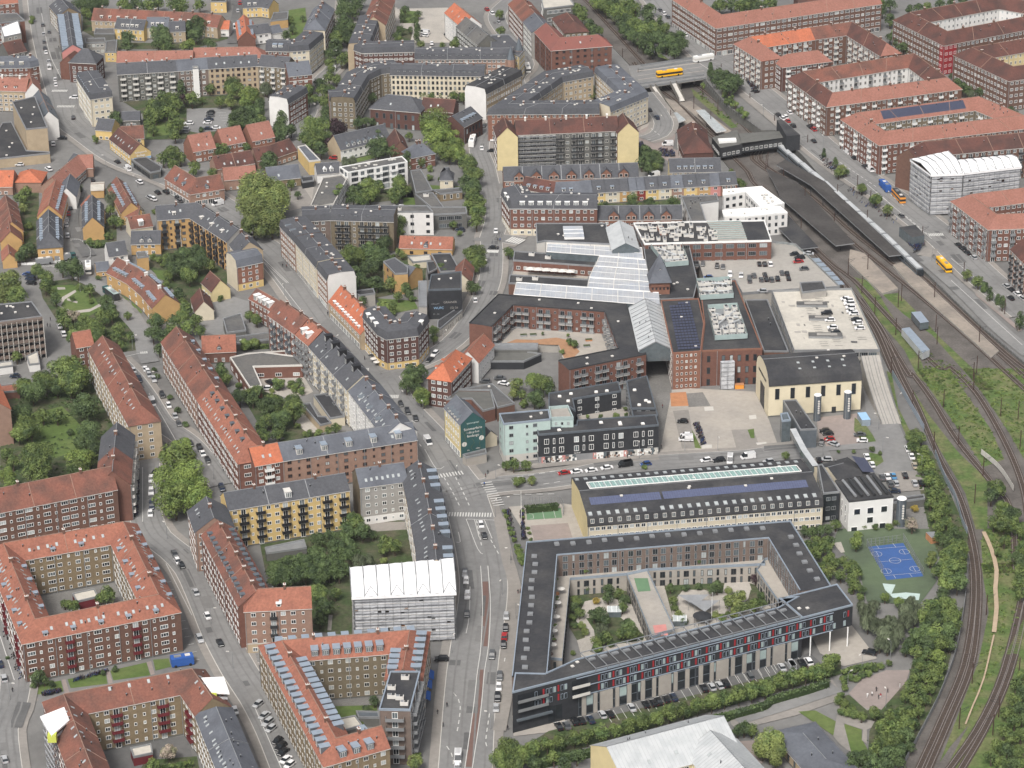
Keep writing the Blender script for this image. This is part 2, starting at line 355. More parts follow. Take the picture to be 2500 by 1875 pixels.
def facade(root,a,b,z0,h,st,pat,sp,fr='white',shop=False,bal=None,sill=0.9,sh=None,off=0.0,wmax=[100],door=False):
 """windows, doors and balconies of one straight wall; outward is to the right of a->b"""
 if not pat or not facing(a,b):return
 a,b=v2(a),v2(b);L=(b-a).length;n=int((L-0.8)/sp)
 if n<1:return
 if L>9 and h>8:
  for q in range(int(L/9)):p=a.lerp(b,(q+.02)/int(L/9));dd=(b-a)/L;inst('downpipe',small_mesh('dp'),root,(p.x+dd.y*.1,p.y-dd.x*.1,z0),(0,0,0),(1,1,h))
 d=(b-a)/L;ang=math.atan2(d.y,d.x);nn=Vector((d.y,-d.x));sh=sh or(h/st);m0=(L-n*sp)/2+sp/2
 ang_o=ang
 for j in range(n):
  c=pat[j%len(pat)]
  if c=='.':continue
  p=a+d*(m0+j*sp)+nn*off
  for k in range(st):
   kk=c
   if shop and k==0:kk='S'
   z=z0+k*sh+(0.25 if kk in 'SFTn' or c=='B' and not(shop and k==0)else sill)
   bb=c=='B' and not(shop and k==0)
   if bb:kk='F'
   if door and k==0 and j%5==2:kk='D';z=z0+0.1
   if z+WS[kk][1]>z0+h+0.1:continue
   v=random.choice((0,0,0,1,2,2,3))
   root['_n']=root.get('_n',0)+1
   if root['_n']<=100:
    inst('window' if kk!='D' else 'door',win_mesh(kk,fr,v),root,(p.x,p.y,z),(0,0,ang))
    NWIN[0]+=1
   else:
    REST.setdefault(root.name,(root,[]))[1].append((kk,fr,v,p.x,p.y,z,ang))
   if bb and k>0 and bal:
    root['_b']=root.get('_b',0)+1
    if root['_b']<=100:inst('balcony',balc_mesh(bal[0],bal[1],bal[2],bal[3]),root,(p.x,p.y,z0+k*sh+0.1),(0,0,ang))
REST={}
def flush_rest():
 for root,l in REST.values():
  mb=MB()
  for kk,fr,v,x,y,z,ang in l:
   me=win_mesh(kk,fr,v);ca,sa=math.cos(ang),math.sin(ang);names=[mm.name for mm in me.materials]
   b=len(mb.v);mb.v+=[(x+ca*q.co.x-sa*q.co.y,y+sa*q.co.x+ca*q.co.y,z+q.co.z)for q in me.vertices]
   for p in me.polygons:mb.f.append(tuple(b+i for i in p.vertices));mb.m.append(mb.mi(names[p.material_index]))
  o=mb.obj('windows',root);o['kind']='stuff'
def clean(*obs):
 for o in bpy.data.objects:
  for k in('_o','_n','_b'):
   if k in o:del o[k]
PROF={'g':None,'m':[(0,0),(0.16,2.9),(1,3.9)],'k':[(0,0),(0.12,2.6),(1,3.0)],'f':[(0,0),(1,0.03)]}
BCOUNT=[]
def wing(label,pts,h,rise=4.6,w=10.5,closed=False,ref='r',side=1,wall='brick_red',roof='tile_orange',ends='gg',st=5,pat='ws',patR=None,sp=3.0,prof='g',dorm=None,sky=None,chim=0,chk='chim',bal=None,fr='white',name='apartment_block',cat='apartment block',shop=False,group=None,cornice='offwhite',z0=0.0,band=None,fire=None,sill=0.9,vents=0,door=False,plinth='render_darkgrey',base=None,wl=None,wr=None,par='metal_grey',wallL=None,balL=None):
 pr=PROF[prof]or[(0,0),(1,rise)]
 if prof!='g':rise=pr[-1][1]
 P=GP(pts,z0+h+(rise if ref=='r' else 0))
 if prof=='f' and ref=='r':P=GP(pts,z0+h)
 wl=wl if wl is not None else w/2;wr=wr if wr is not None else w/2
 if ref=='e':ctr=offset(P,side*w/2,closed)
 else:ctr=[v2(p)for p in P]
 n=len(ctr);ns=n if closed else n-1
 Lo=offset(ctr,wl,closed);Ro=offset(ctr,-wr,closed)
 c0=sum((p for p in ctr),Vector((0,0)))/n
 root=empty(name,label,cat,(c0 .x,c0 .y,z0),group);BCOUNT.append(root)
 H=z0+h
 wb=MB();
 for(A,sgn)in((Ro,1),(Lo,-1)):
  Q=[(p.x,p.y)for p in A]
  if sgn<0:Q=Q[::-1]
  zz=z0
  if base:
   wb.walls(Q,z0,z0+base[0],base[1],closed);zz=z0+base[0]
  else:
   wb.walls(Q,z0,z0+0.6,plinth,closed);zz=z0+0.6
  wb.walls(Q,zz,H,(wallL or wall)if sgn<0 else wall,closed)
  if band:
   for zb in band[1:]:
    O=[(p.x,p.y)for p in offset(Q,-0.06,closed)]
    wb.walls(O,z0+zb,z0+zb+0.3,band[0],closed)
 if not closed:
  for e,idx,k in((0,0,ends[0]),(1,n-1,ends[1])):
   a,b,c=Lo[idx],Ro[idx],ctr[idx]
   if e:a,b=b,a
   pts_=[(a.x,a.y,z0),(b.x,b.y,z0),(b.x,b.y,H)]
   if k in 'gG':
    A_,B_=b,a
    for u,zr in pr[1:]:
     q=b.lerp(c,u);pts_.append((q.x,q.y,H+zr))
    for u,zr in reversed(pr[1:-1]):
     q=a.lerp(c,u);pts_.append((q.x,q.y,H+zr))
   pts_.append((a.x,a.y,H))
   wb.face(pts_,fire or wall)
   if k in 'hG' and not fire:facade(root,a,b,z0,h,st,pat.replace('B','w')if pat else pat,sp,fr,shop,None,sill)
 wb.obj('wall',root)
 rb=MB();oh=0.35 if prof!='f' else 0.0
 cc=list(ctr)
 Lr=offset(ctr,wl+oh,closed);Rr=offset(ctr,-wr-oh,closed)
 rd=[p.copy()for p in ctr]
 if not closed:
  for idx,oth,k in((0,1,ends[0]),(n-1,n-2,ends[1])):
   d=(ctr[oth]-ctr[idx]).normalized()
   if k=='h':rd[idx]=ctr[idx]+d*w*0.45;
   Lr[idx]=Lr[idx]-d*(oh if k=='h' else 0.15);Rr[idx]=Rr[idx]-d*(oh if k=='h' else 0.15)
   if k in 'gG':rd[idx]=ctr[idx]-d*0.15
 def prf(i,u):
  pass
 def row(A,u,zr):return[(A[i].lerp(rd[i],u).x,A[i].lerp(rd[i],u).y,H+zr-(0.12 if u==0 and oh else 0))for i in range(n)]
 for(A,sgn)in((Rr,1),(Lr,-1)):
  rows=[row(A,u,zr)for u,zr in pr]
  if oh:
   low=[(x,y,z-0.22)for x,y,z in rows[0]]
   for i in range(ns):
    j=(i+1)%n
    q=[low[i],low[j],rows[0][j],rows[0][i]];rb.face(q if sgn>0 else q[::-1],cornice)
    a_,b_=(Ro,Ro)if sgn>0 else(Lo,Lo)
    q=[(a_[i].x,a_[i].y,H-0.34),(a_[j].x,a_[j].y,H-0.34),low[j],low[i]];rb.face(q if sgn>0 else q[::-1],cornice)
  for r0,r1 in zip(rows,rows[1:]):
   for i in range(ns):
    j=(i+1)%n;q=[r0[i],r0[j],r1[j],r1[i]];rb.face(q if sgn>0 else q[::-1],roof if isinstance(roof,str)else roof[i%len(roof)])
 if not closed:
  for idx,k in((0,ends[0]),(n-1,ends[1])):
   if k=='h':
    a,b=(Lr[idx],Rr[idx])if idx==0 else(Rr[idx],Lr[idx])
    rows_a=[(a.lerp(rd[idx],u),zr)for u,zr in pr];rows_b=[(b.lerp(rd[idx],u),zr)for u,zr in pr]
    for k2 in range(len(pr)-1):
     (a0,za),(a1,zb)=rows_a[k2],rows_a[k2+1];b0,b1=rows_b[k2][0],rows_b[k2+1][0]
     q=[(a0 .x,a0 .y,H+za-(0.12 if k2==0 else 0)),(b0 .x,b0 .y,H+za-(0.12 if k2==0 else 0)),(b1 .x,b1 .y,H+zb),(a1 .x,a1 .y,H+zb)]
     if k2==len(pr)-2:q=q[:3]
     rb.face(q,roof if isinstance(roof,str)else roof[0])
 if prof=='f':
  for A,sg in((Ro,1),(Lo,-1)):
   I=offset(ctr,-(wr-0.3)if sg>0 else(wl-0.3),closed)
   for i in range(ns):
    j=(i+1)%n
    for q in([(A[i],0),(A[j],0),(A[j],0.45),(A[i],0.45)],[(A[i],0.45),(A[j],0.45),(I[j],0.45),(I[i],0.45)],[(I[j],0),(I[i],0),(I[i],0.45),(I[j],0.45)]):
     q=[(p.x,p.y,H+z+0.001)for p,z in q];rb.face(q if sg>0 else q[::-1],par)
 if prof!='f':
  cap={'s':'metal_grey','f':'metal_grey'}.get((roof if isinstance(roof,str)else roof[0])[0],'brick_pink')
  for i in range(ns):
   j=(i+1)%n;L=(rd[i]-rd[j]).length
   rb.bar((*rd[i],H+rise+.02),(*rd[j],H+rise+.02),.14,cap,4)
   k=int(L/13.5)if name=='apartment_block' else int(L/8)if name[:4]in('terr','row_')else 0
   for q in range(1,k):
    for A in(Lr,Rr):
     e,c=A[i].lerp(A[j],q/k),rd[i].lerp(rd[j],q/k)
     for(u0,z_0),(u1,z_1)in zip(pr,pr[1:]):rb.bar((*e.lerp(c,u0),H+z_0),(*e.lerp(c,u1),H+z_1),.13,cap,4)
  vents+=int(sum((ctr[i]-ctr[(i+1)%n]).length for i in range(ns))/9)
 ro=rb.obj('roof',root)
 for i in range(ns):
  j=(i+1)%n
  facade(root,Ro[i],Ro[j],z0,h,st,pat,sp,fr,shop,bal,sill,door=door)
  facade(root,Lo[j],Lo[i],z0,h,st,patR if patR is not None else pat,sp,fr,shop,balL or bal,sill)
 def slope_pt(i,t,u,sg,A=None):
  A=A or(Ro if sg>0 else Lo);j=(i+1)%n
  e=A[i].lerp(A[j],t);c=rd[i].lerp(rd[j],t)
  for(u0,z_0),(u1,z_1)in zip(pr,pr[1:]):
   if u<=u1+1e-6:
    zz=z_0+(z_1-z_0)*(u-u0)/(u1-u0);break
  p=e.lerp(c,u);d=(A[j]-A[i]);ang=math.atan2(d.y,d.x)+(0 if sg>0 else math.pi)
  sl=math.atan2(pr[1][1]-pr[0][1],(pr[1][0]-pr[0][0])*(c-e).length)
  return p,H+zz,ang,sl
 segs=[(Ro[i]-Ro[(i+1)%n]).length for i in range(ns)]
 def spots(sg,step,inset=1.6):
  for i in range(ns):
   j=(i+1)%n;A=Ro if sg>0 else Lo;L=min((A[i]-A[j]).length,(rd[i]-rd[j]).length if not closed else 1e9)
   k=int((L-inset*2)/step)
   for q in range(max(k,0)):
    yield i,((q+0.5)*step+(L-k*step)/2)/L
 if dorm:
  kind,step,du,dw,dr=dorm[:5];sides=dorm[5]if len(dorm)>5 else 'LR'
  for sg in(1,-1):
   if('R' if sg>0 else 'L')not in sides:continue
   for i,t in spots(sg,step):
    p,z,ang,sl=slope_pt(i,t,du,sg)
    inst('dormer',dorm_mesh(kind,dw,dr),ro,(p.x,p.y,z),(0,0,ang))
 if sky:
  step,du=sky[:2];sides=sky[2]if len(sky)>2 else 'LR'
  for sg in(1,-1):
   if('R' if sg>0 else 'L')not in sides:continue
   for i,t in spots(sg,step):
    if random.random()<0.2:continue
    p,z,ang,sl=slope_pt(i,t,du+random.uniform(-0.04,0.04),sg)
    inst('skylight',small_mesh('sky'),ro,(p.x,p.y,z+0.05),(sl,0,ang))
 if chim:
  for i in range(ns):
   L=(ctr[i]-ctr[(i+1)%n]).length;k=max(1,int(L/chim))
   for q in range(k):
    p=rd[i].lerp(rd[(i+1)%n],(q+0.5)/k);d=ctr[(i+1)%n]-ctr[i]
    inst('chimney',small_mesh(chk),ro,(p.x,p.y,H+rise),(0,0,math.atan2(d.y,d.x)))
 for q in range(vents):
  i=random.randrange(ns);sg=random.choice((1,-1))
  p,z,ang,sl=slope_pt(i,random.uniform(0.1,0.9),random.uniform(0.3,0.85),sg)
  inst('roof_vent',small_mesh('pipe' if prof=='g' else 'vent'),ro,(p.x,p.y,z-0.1),(0,0,ang))
 return root,ctr,Lo,Ro
def inpoly(x,y,P):
 r=False;j=len(P)-1
 for i in range(len(P)):
  if(P[i][1]>y)!=(P[j][1]>y)and x<(P[j][0]-P[i][0])*(y-P[i][1])/(P[j][1]-P[i][1])+P[i][0]:r=not r
  j=i
 return r
def flat(label,pts,h,wall='brick_red',roof='felt',st=3,pat='w',sp=3.2,par='metal_grey',ph=0.45,fr='white',shop=False,z0=0.0,name='building',cat='building',vents=0,vk='vent',bal=None,group=None,sill=0.9,base=None,band=None,root=None,part=None,world=False,pw=0.35,domes=0,fires=None):
 P=[v2(p)for p in(pts if world else GP(pts,z0+h))];P=ccw(P)
 c0=sum(P,Vector((0,0)))/len(P)
 if root is None:
  root=empty(name,label,cat,(c0 .x,c0 .y,z0),group);BCOUNT.append(root);pn,rn='wall','roof'
 else:pn,rn=(part or 'annex')+'_wall',(part or 'annex')+'_roof'
 H=z0+h;wb=MB();Q=[(p.x,p.y)for p in P]
 if base:wb.walls(Q,z0,z0+base[0],base[1]);wb.walls(Q,z0+base[0],H,wall)
 else:wb.walls(Q,z0,H,wall)
 if band:
  O=[(p.x,p.y)for p in offset(P,-0.06,True)]
  for zb in band[1:]:wb.walls(O,z0+zb,z0+zb+0.3,band[0])
 if z0>0.5:wb.poly([(p[0],p[1],z0)for p in Q],wall,up=False)
 wb.obj(pn,root)
 rb=MB();I=offset(P,pw,True);O=offset(P,-0.05,True)
 rb.poly([(p.x,p.y,H+0.02)for p in I],roof)
 n=len(P)
 for i in range(n):
  j=(i+1)%n
  rb.face([(O[i].x,O[i].y,H-0.25),(O[j].x,O[j].y,H-0.25),(O[j].x,O[j].y,H+ph),(O[i].x,O[i].y,H+ph)],par)
  rb.face([(O[i].x,O[i].y,H+ph),(O[j].x,O[j].y,H+ph),(I[j].x,I[j].y,H+ph),(I[i].x,I[i].y,H+ph)],par)
  rb.face([(I[j].x,I[j].y,H),(I[i].x,I[i].y,H),(I[i].x,I[i].y,H+ph),(I[j].x,I[j].y,H+ph)],par)
 ro=rb.obj(rn,root)
 for i in range(n):
  if fires and i in fires:continue
  facade(root,P[i],P[(i+1)%n],z0,h,st,pat,sp,fr,shop,bal,sill)
 xs=[p.x for p in I];ys=[p.y for p in I]
 for kk,cnt in((vk,vents),('dome',domes)):
  k=0;tries=0
  e=P[1]-P[0];a0=math.atan2(e.y,e.x)
  while k<cnt and tries<400:
   tries+=1;x,y=random.uniform(min(xs),max(xs)),random.uniform(min(ys),max(ys))
   if all(inpoly(x+dx,y+dy,I)for dx in(-1.3,1.3)for dy in(-1.3,1.3)):
    inst({'vent':'roof_vent','unit':'cooling_unit','dome':'roof_light','hatch':'roof_light','pipe':'roof_vent'}[kk],small_mesh(kk),ro,(x,y,H+0.02),(0,0,a0));k+=1
 return root,P,ro
 # ground helpers
LZ=[0.0]
def area(name,pts,mt,z=None,dz=0.0,kerb=0.0):
 if z is None:LZ[0]+=0.0025;z=0.02+LZ[0]
 P=GP(pts,0)if isinstance(pts,str)else pts
 mb=MB()
 if kerb:mb.prism([(p[0],p[1])for p in ccw(P)],0.0,z+kerb,'concrete_pale',mt)
 else:mb.poly([(p[0],p[1],z)for p in P],mt)
 return struct(name,mb)
def ribbon(mb,P,w,z,mt,wr=None):
 """a strip along a line; w metres wide, P world points (z may vary per point)"""
 L=offset(P,w/2);R=offset(P,-(w/2 if wr is None else wr))
 for i in range(len(P)-1):
  za=z+(P[i][2]if len(P[i])>2 else 0);zb=z+(P[i+1][2]if len(P[i+1])>2 else 0)
  mb.face([(R[i].x,R[i].y,za),(R[i+1].x,R[i+1].y,zb),(L[i+1].x,L[i+1].y,zb),(L[i].x,L[i].y,za)],mt)
def smooth(P,step=6.0):
 """Catmull-Rom through points"""
 P=[Vector(p)for p in P];out=[]
 for i in range(len(P)-1):
  a=P[i-1]if i else P[0]*2-P[1];b,c=P[i],P[i+1];d=P[i+2]if i+2<len(P)else P[-1]*2-P[-2]
  k=max(2,int((c-b).length/step))
  for q in range(k):
   t=q/k;out.append(0.5*((2*b)+(c-a)*t+(2*a-5*b+4*c-d)*t*t+(3*b-a-3*c+d)*t**3))
 out.append(P[-1]);return out
def road(name,pts,w,mt='asphalt',walk=None,sm=True):
 P=GP(pts,0);P=[Vector((p.x,p.y,0))for p in P]
 if sm:P=smooth(P)
 ROADS.append((name,P,w,mt,walk))
ROADS=[];RP=[]
def flush_roads():
 for name,P,w,mt,walk in ROADS:
  if walk:LZ[0]+=0.0025;mb=MB();ribbon(mb,P,w+2*walk,0.02+LZ[0],'paving');struct('pavement',mb)
 for name,P,w,mt,walk in ROADS:
  if walk:LZ[0]+=0.0025;mb=MB();ribbon(mb,P,w+.5,0.02+LZ[0],'concrete_pale');struct('kerb',mb)
 for name,P,w,mt,walk in ROADS:
  LZ[0]+=0.0025;mb=MB();ribbon(mb,P,w,0.02+LZ[0],mt);struct(name,mb)
  if 'asphalt' in mt:RP.append((P,w))
 rr=random.Random(21);mb=MB();z=0.02+LZ[0];k=0
 for P,w in RP:
  Q=resample(P,9)
  for a,b in zip(Q,Q[1:]):
   if rr.random()<.55:continue
   d=(b-a).normalized();n_=Vector((-d.y,d.x,0));c=a+n_*rr.uniform(-.42,.42)*w;l,s_=rr.uniform(1.5,8),rr.uniform(.5,2.2);k+=1;zz=z+.002+.0012*(k%12)
   mb.face([(c-d*l-n_*s_).xy[:]+(zz,),(c+d*l-n_*s_).xy[:]+(zz,),(c+d*l+n_*s_*.9).xy[:]+(zz,),(c-d*l*.9+n_*s_).xy[:]+(zz,)],rr.choice(('asphalt_dark','asphalt_dark','asphalt','patch')))
 struct('road_patches',mb);LZ[0]+=.02;mb=MB()
 for P,w in RP:
  if w<8:continue
  for o in(-.36,-.14,.12,.34):
   A=[Vector((a.x,a.y,0))for a in offset(P,o*w)];ribbon(mb,A,.55,z+.03+abs(o)*.01,'patch')
 struct('wheel_marks',mb)
def resample(P,step):
 out=[P[0]];acc=0
 for a,b in zip(P,P[1:]):
  d=(b-a).length
  while acc+d>=step:
   t=(step-acc)/d;a=a.lerp(b,t);out.append(a);d=(b-a).length;acc=0
  acc+=d
 return out
def seams(root,ctr,Lo,Ro,H,rise,step=1.2,mt='metal_grey',r=.05,name='roof_seams'):
 mb=MB()
 for A in(Lo,Ro):
  for i in range(len(ctr)-1):
   L=(ctr[i+1]-ctr[i]).length;n=int(L/step)
   for k in range(n+1):p,q=A[i].lerp(A[i+1],k/n),ctr[i].lerp(ctr[i+1],k/n);mb.bar((p.x,p.y,H+.06),(q.x,q.y,H+rise+.06),r,mt,3)
 mb.obj(name,root)
 # ground sheet, railway cutting
LEDGE='02:560,-110 640,20 900,330 1060,500 1165,700 1400,1010 1600,1130 1790,1250 1930,1420 2150,1580 13:330,210 470,480 640,640 800,800 890,830 1000,1050 1100,1290 1190,1480 23:1195,60 1330,290 1450,500 1530,680 1600,860 1680,1010 1730,1180 1775,1270 1790,1500 33:1775,130 1755,330 1690,680 1570,1010 1420,1310 1280,1570 1180,1760'
REDGE='02:790,-110 960,60 1150,290 1360,460 1640,610 1830,830 2080,1010 03:290,1010 500,1200 13:690,0 1100,350 1280,520 1460,690 1860,1080 2212,1380 2400,1560'
LE=GP(LEDGE);RE=GP(REDGE)
mb=MB();FAR=2400
mb.poly([(-FAR,LE[0].y+3000,0)]+[(LE[0].x-300,LE[0].y+3000,0)]+[(p.x,p.y,0)for p in LE]+[(LE[-1].x,200,0),(-FAR,200,0)],'ground_mix');mb.poly([(LE[-1].x-5,200,-.06),(FAR,200,-.06),(FAR,LE[-1].y+1,-.06),(LE[-1].x-5,LE[-1].y+1,-.06)],'ground_mix');mb.poly([(RE[-1].x+75,RE[-1].y-90,-1.2),(FAR,RE[-1].y-90,-1.2),(FAR,RE[-1].y+90,-1.2),(RE[-1].x+75,RE[-1].y+90,-1.2)],'ground_mix')
mb.poly([(RE[0].x-300,RE[0].y+3000,0)]+[(FAR,RE[0].y+3000,0),(FAR,RE[-1].y-20,0)]+[(p.x,p.y,0)for p in reversed(RE)],'ground_mix')
struct('ground',mb)
bedL=resample(LE,8);bedR=resample(RE+[Vector((RE[-1].x+60,RE[-1].y-150,0)),Vector((RE[-1].x+40,200,0))],8)
mb=MB()
def at_y(L,y):
 for a,b in zip(L,L[1:]):
  if(a.y-y)*(b.y-y)<=0 and abs(a.y-b.y)>1e-6:t=(y-a.y)/(b.y-a.y);return a.x+(b.x-a.x)*t
 return None
ys=[];y=LE[0].y-1
lo=LE[-1].y+1
RE2=RE+[Vector((RE[-1].x+60,RE[-1].y-30,0)),Vector((RE[-1].x+90,150,0))]
while y>lo:ys.append(y);y-=6
prev=None
for y in ys:
 xl,xr=at_y(LE,y),at_y(RE2,y)
 if xl is None or xr is None:continue
 z=rz(y)+0.012
 cur=(xl-0.5,xr+0.5,y,z)
 if prev:
  mb.face([(cur[0],cur[2],cur[3]),(cur[1],cur[2],cur[3]),(prev[1],prev[2],prev[3]),(prev[0],prev[2],prev[3])],'ballast')
 prev=cur
struct('railway_bed',mb)
mb=MB()
for E_ in(LE,RE):
 for a,b in zip(E_,E_[1:]):
  a2,b2=(a,b)
  if rz(a.y)>-0.3 and rz(b.y)>-0.3:continue
  mb.face([(a.x,a.y,rz(a.y)),(b.x,b.y,rz(b.y)),(b.x,b.y,0.4),(a.x,a.y,0.4)],'render_darkgrey')
struct('retaining_walls',mb)
mb=MB();mb.poly([(LE[-1].x-0.5,LE[-1].y-30,-.04),(FAR,LE[-1].y-30,-.04),(FAR,RE[-1].y+40,-.04),(RE[-1].x+30,RE[-1].y+40,-.04),(RE[-1].x+30,RE[-1].y-15,-.04)],'wildgrass');struct('verge',mb)
# buildings, south-west
K=dict(st=5)
wing('orange tiled brick block around a closed courtyard, white roof windows, facing the small lawn','20:25,1345 950,1180 30:1225,240 270,430',14.3,4.6,10.8,closed=True,wall='brick_tan',wallL='brick_brown',roof='tile_orange',pat='wsWwsw',patR='WswsBws',bal=None,balL=(2.8,1.1,'maroon_paint','maroon_paint'),sky=(2.6,0.45,'LR'),dorm=('shed',9,0.12,'zinc_dark','zinc','LR'),chim=22,door=False,vents=24,group='tiled courtyard blocks')
wing('long brown brick block with weathered red roof and white bay balconies beside the garden','20:-60,1122 905,930',14.2,6.0,12.2,ref='e',wall='brick_brown',roof='tile_old',pat='WsWWs',bal=(2.8,1.2,'white','white'),sp=3.1,chim=20,vents=5)
wing('slate roofed brick block with white balconies at the head of the short street','20:903,412 882,600 866,790',14.2,5.5,11.5,wall='brick_red',roof=['slate','tile_old'],pat='BwB',bal=(2.4,1.1,'white','white'),chim=12,balL=(2.4,1.1,'offwhite','white'))
wing('narrow block with brown and orange roof slopes, plain tan garden wall and roof windows','10:790,1165 20:1110,325',14.3,5.0,11.5,wall='render_tan',wallL='brick_pink',roof='tile_old',ends='gh',pat='w',sp=4,sky=(3.4,0.6,'R'),chim=24,bal=(2.4,1.1,'white','white'),patR='wB')
wing('small gabled red brick block with four rows of windows by the park corner','10:588,1262 725,1238',13.6,4.6,9,ref='e',wall='brick_red',roof='tile_orange',pat='w',sky=(4,0.5,'R'),st=5)
wing('dark red roofed long brick block along the narrow street, north half','10:1360,1095 20:1640,110',13,5.6,12.5,wall='brick_pink',wallL='brick_red',roof='tile_old',pat='ws',sky=(7,0.45,'L'),chim=22,st=4,dorm=('shed',9,0.3,'zinc_dark','zinc','L'))
wing('orange roofed long brick block with dark dormers, south half of the narrow street row','20:1640,110 1965,600',13,5.6,12.5,wall='brick_red',roof='tile_orange',ends='gh',pat='WsW',sky=(2.3,0.3,'R'),dorm=('shed',6.5,0.62,'metal_dark','zinc_dark','R'),chim=14,st=4)
wing('short orange roofed brick block with white balconies between tall neighbours','21:70,752 285,712',13.2,4.6,11.5,ref='e',wall='brick_red',roof='tile_bright',pat='wBw',bal=(3.2,1.2,'white','white'),sky=(2.5,0.4,'R'),chim=9)
wing('long pinkish brick block with smooth grey slate roof and six grey dormers','21:285,712 1322,548',13.2,4.3,12,ref='e',wall='brick_pink',roof='slate_light',pat='wsws',fr='brick_brown',dorm=('big',9,0.18,'offwhite','zinc','R'),sky=(8,0.35,'R'),sp=3.4,shop=False)
wing('bright yellow block with dark roof and black balconies facing the green yard','20:1760,1092 21:800,938',15,4.0,11,ref='e',wall='render_yellow',roof='slate',pat='wBsBw',sp=2.9,fr='white',bal=(3.2,1.2,'black_paint','black_paint'),dorm=('big',21,0.12,'white','offwhite','R'),chim=16)
wing('dark roofed corner block with white gable trim at the street fork','20:1590,985 1650,1150',15,4.6,13,ends='gG',wall='brick_pink',roof='slate',pat='ws',sky=(3,0.4,'R'),chim=8)
wing('red roofed brick block with grey dormers stepping down the street, yellow on the yard side','20:1680,1170 30:1975,215',15.3,4.5,11.5,wall='brick_red',wallL='render_yellow',roof='tile_old',pat='wsw',dorm=('shed',3.6,0.25,'zinc_dark','zinc_dark','LR'),band=('offwhite',3.6),chim=9)
wing('orange roofed tan brick corner block with three twin-post dormers','30:1885,372 31:508,345',15.4,5.0,10,ref='e',wall='brick_pink',roof='tile_orange',ends='hg',pat='wsBw',sp=3.1,bal=(2.3,1.0,'metal_dark','metal_dark'),dorm=('shed',7,0.12,'offwhite','white','R'),sky=(10,0.4,'R'),base=(3.4,'render_tan'),chim=12,band=('offwhite',3.5))
wing('grey rendered block with white ground floor and slate roof behind the yellow one','21:880,918 1250,868',14.5,4.3,12,ref='e',wall='render_grey',roof='slate_light',pat='ws',sp=2.9,sky=(1.9,0.35,'R'),chim=12,base=(3.0,'render_white'),fire='brick_olive')
wing('dark slate roofed block with metal box dormers along the wide main road','21:1330,705 1385,930 1455,1300 1470,1470',14.5,4.2,12,wall='render_tan',wallL='brick_greybrown',roof='slate',pat='ws',sky=(2.8,0.5,'R'),dorm=('big',5.5,0.1,'zinc_dark','zinc','L'),chim=11,st=5,cornice='metal_dark')
wing('orange roofed horseshoe block lined with pairs of pale blue box dormers','31:1212,815 1265,515 275,595 695,1350 1045,1252',14.8,4.4,11,wall='brick_tan',wallL='brick_olive',roof='tile_orange',pat='ws',sp=2.7,dorm=('big',3.1,0.12,'zinc_dark','zinc','LR'),ends='gG',chim=18,fr='offwhite')
wing('red brick block around a yard, tan yard walls with maroon balconies','30:735,1640 490,1010 1480,812 1640,1040',14.2,4.6,11,wall='brick_tan',wallL='brick_red',roof='tile_old',pat='swBws',sp=2.8,bal=(3.4,1.2,'maroon_paint','maroon_paint'),patR='ws',sky=(4.5,0.8,'LR'),chim=0,vents=12,group='tiled courtyard blocks')
wing('renovated dark slate roof with two pale ridge hatches at the bottom street corner','30:1640,1040 1875,1610',14.2,4.4,11,wall='brick_tan',roof='slate_light',pat='w',sky=(2.0,0.35,'R'),ends='hg',vents=10)
r,P,ro=flat('narrow brick tower with flat dark roof, roof plant and front balconies','31:1115,840 1345,840 1270,1137 1028,1132',18.5,wall='brick_greybrown',st=6,pat='B',sp=6.2,bal=(5.4,1.6,'metal_grey','metal_grey'),vents=5,vk='unit',name='apartment_block',cat='apartment block',par='zinc')
wing('salmon walled block with bright orange roof at the left picture edge','20:-40,40 82,315',14,5,12,ref='e',side=-1,wall='brick_pink',roof='tile_bright',pat='wB',bal=(2.4,1,'metal_grey','metal_grey'))
r,P,ro=flat('grey concrete office slab with continuous brown balcony bands beside the park','10:-160,945 245,908 325,1022 -160,1085',17,wall='black_clad',st=6,pat='L',sp=4.6,sill=0.8,vents=6,name='office_building',cat='office',bal=None,par='metal_grey')  # wall coloured black for the shade in the voids between balcony bands
mb=MB();a,b=[q for q in sorted(P,key=lambda p:p.y)[:2]]
if a.x>b.x:a,b=b,a
for k in range(1,7):
 d=(b-a).normalized();nn=Vector((d.y,-d.x));c=(a+b)/2+nn*0.8
 mb.box((c.x,c.y,k*2.83-0.9),(b-a).length,1.6,1.0,'brick_greybrown',math.atan2(d.y,d.x))
for k in range(13):
 c=a.lerp(b,k/12)+nn*0.8;mb.box((c.x,c.y,0.2),0.22,1.9,16.6,'concrete_pale',math.atan2(d.y,d.x))
mb.obj('balcony_front',r)
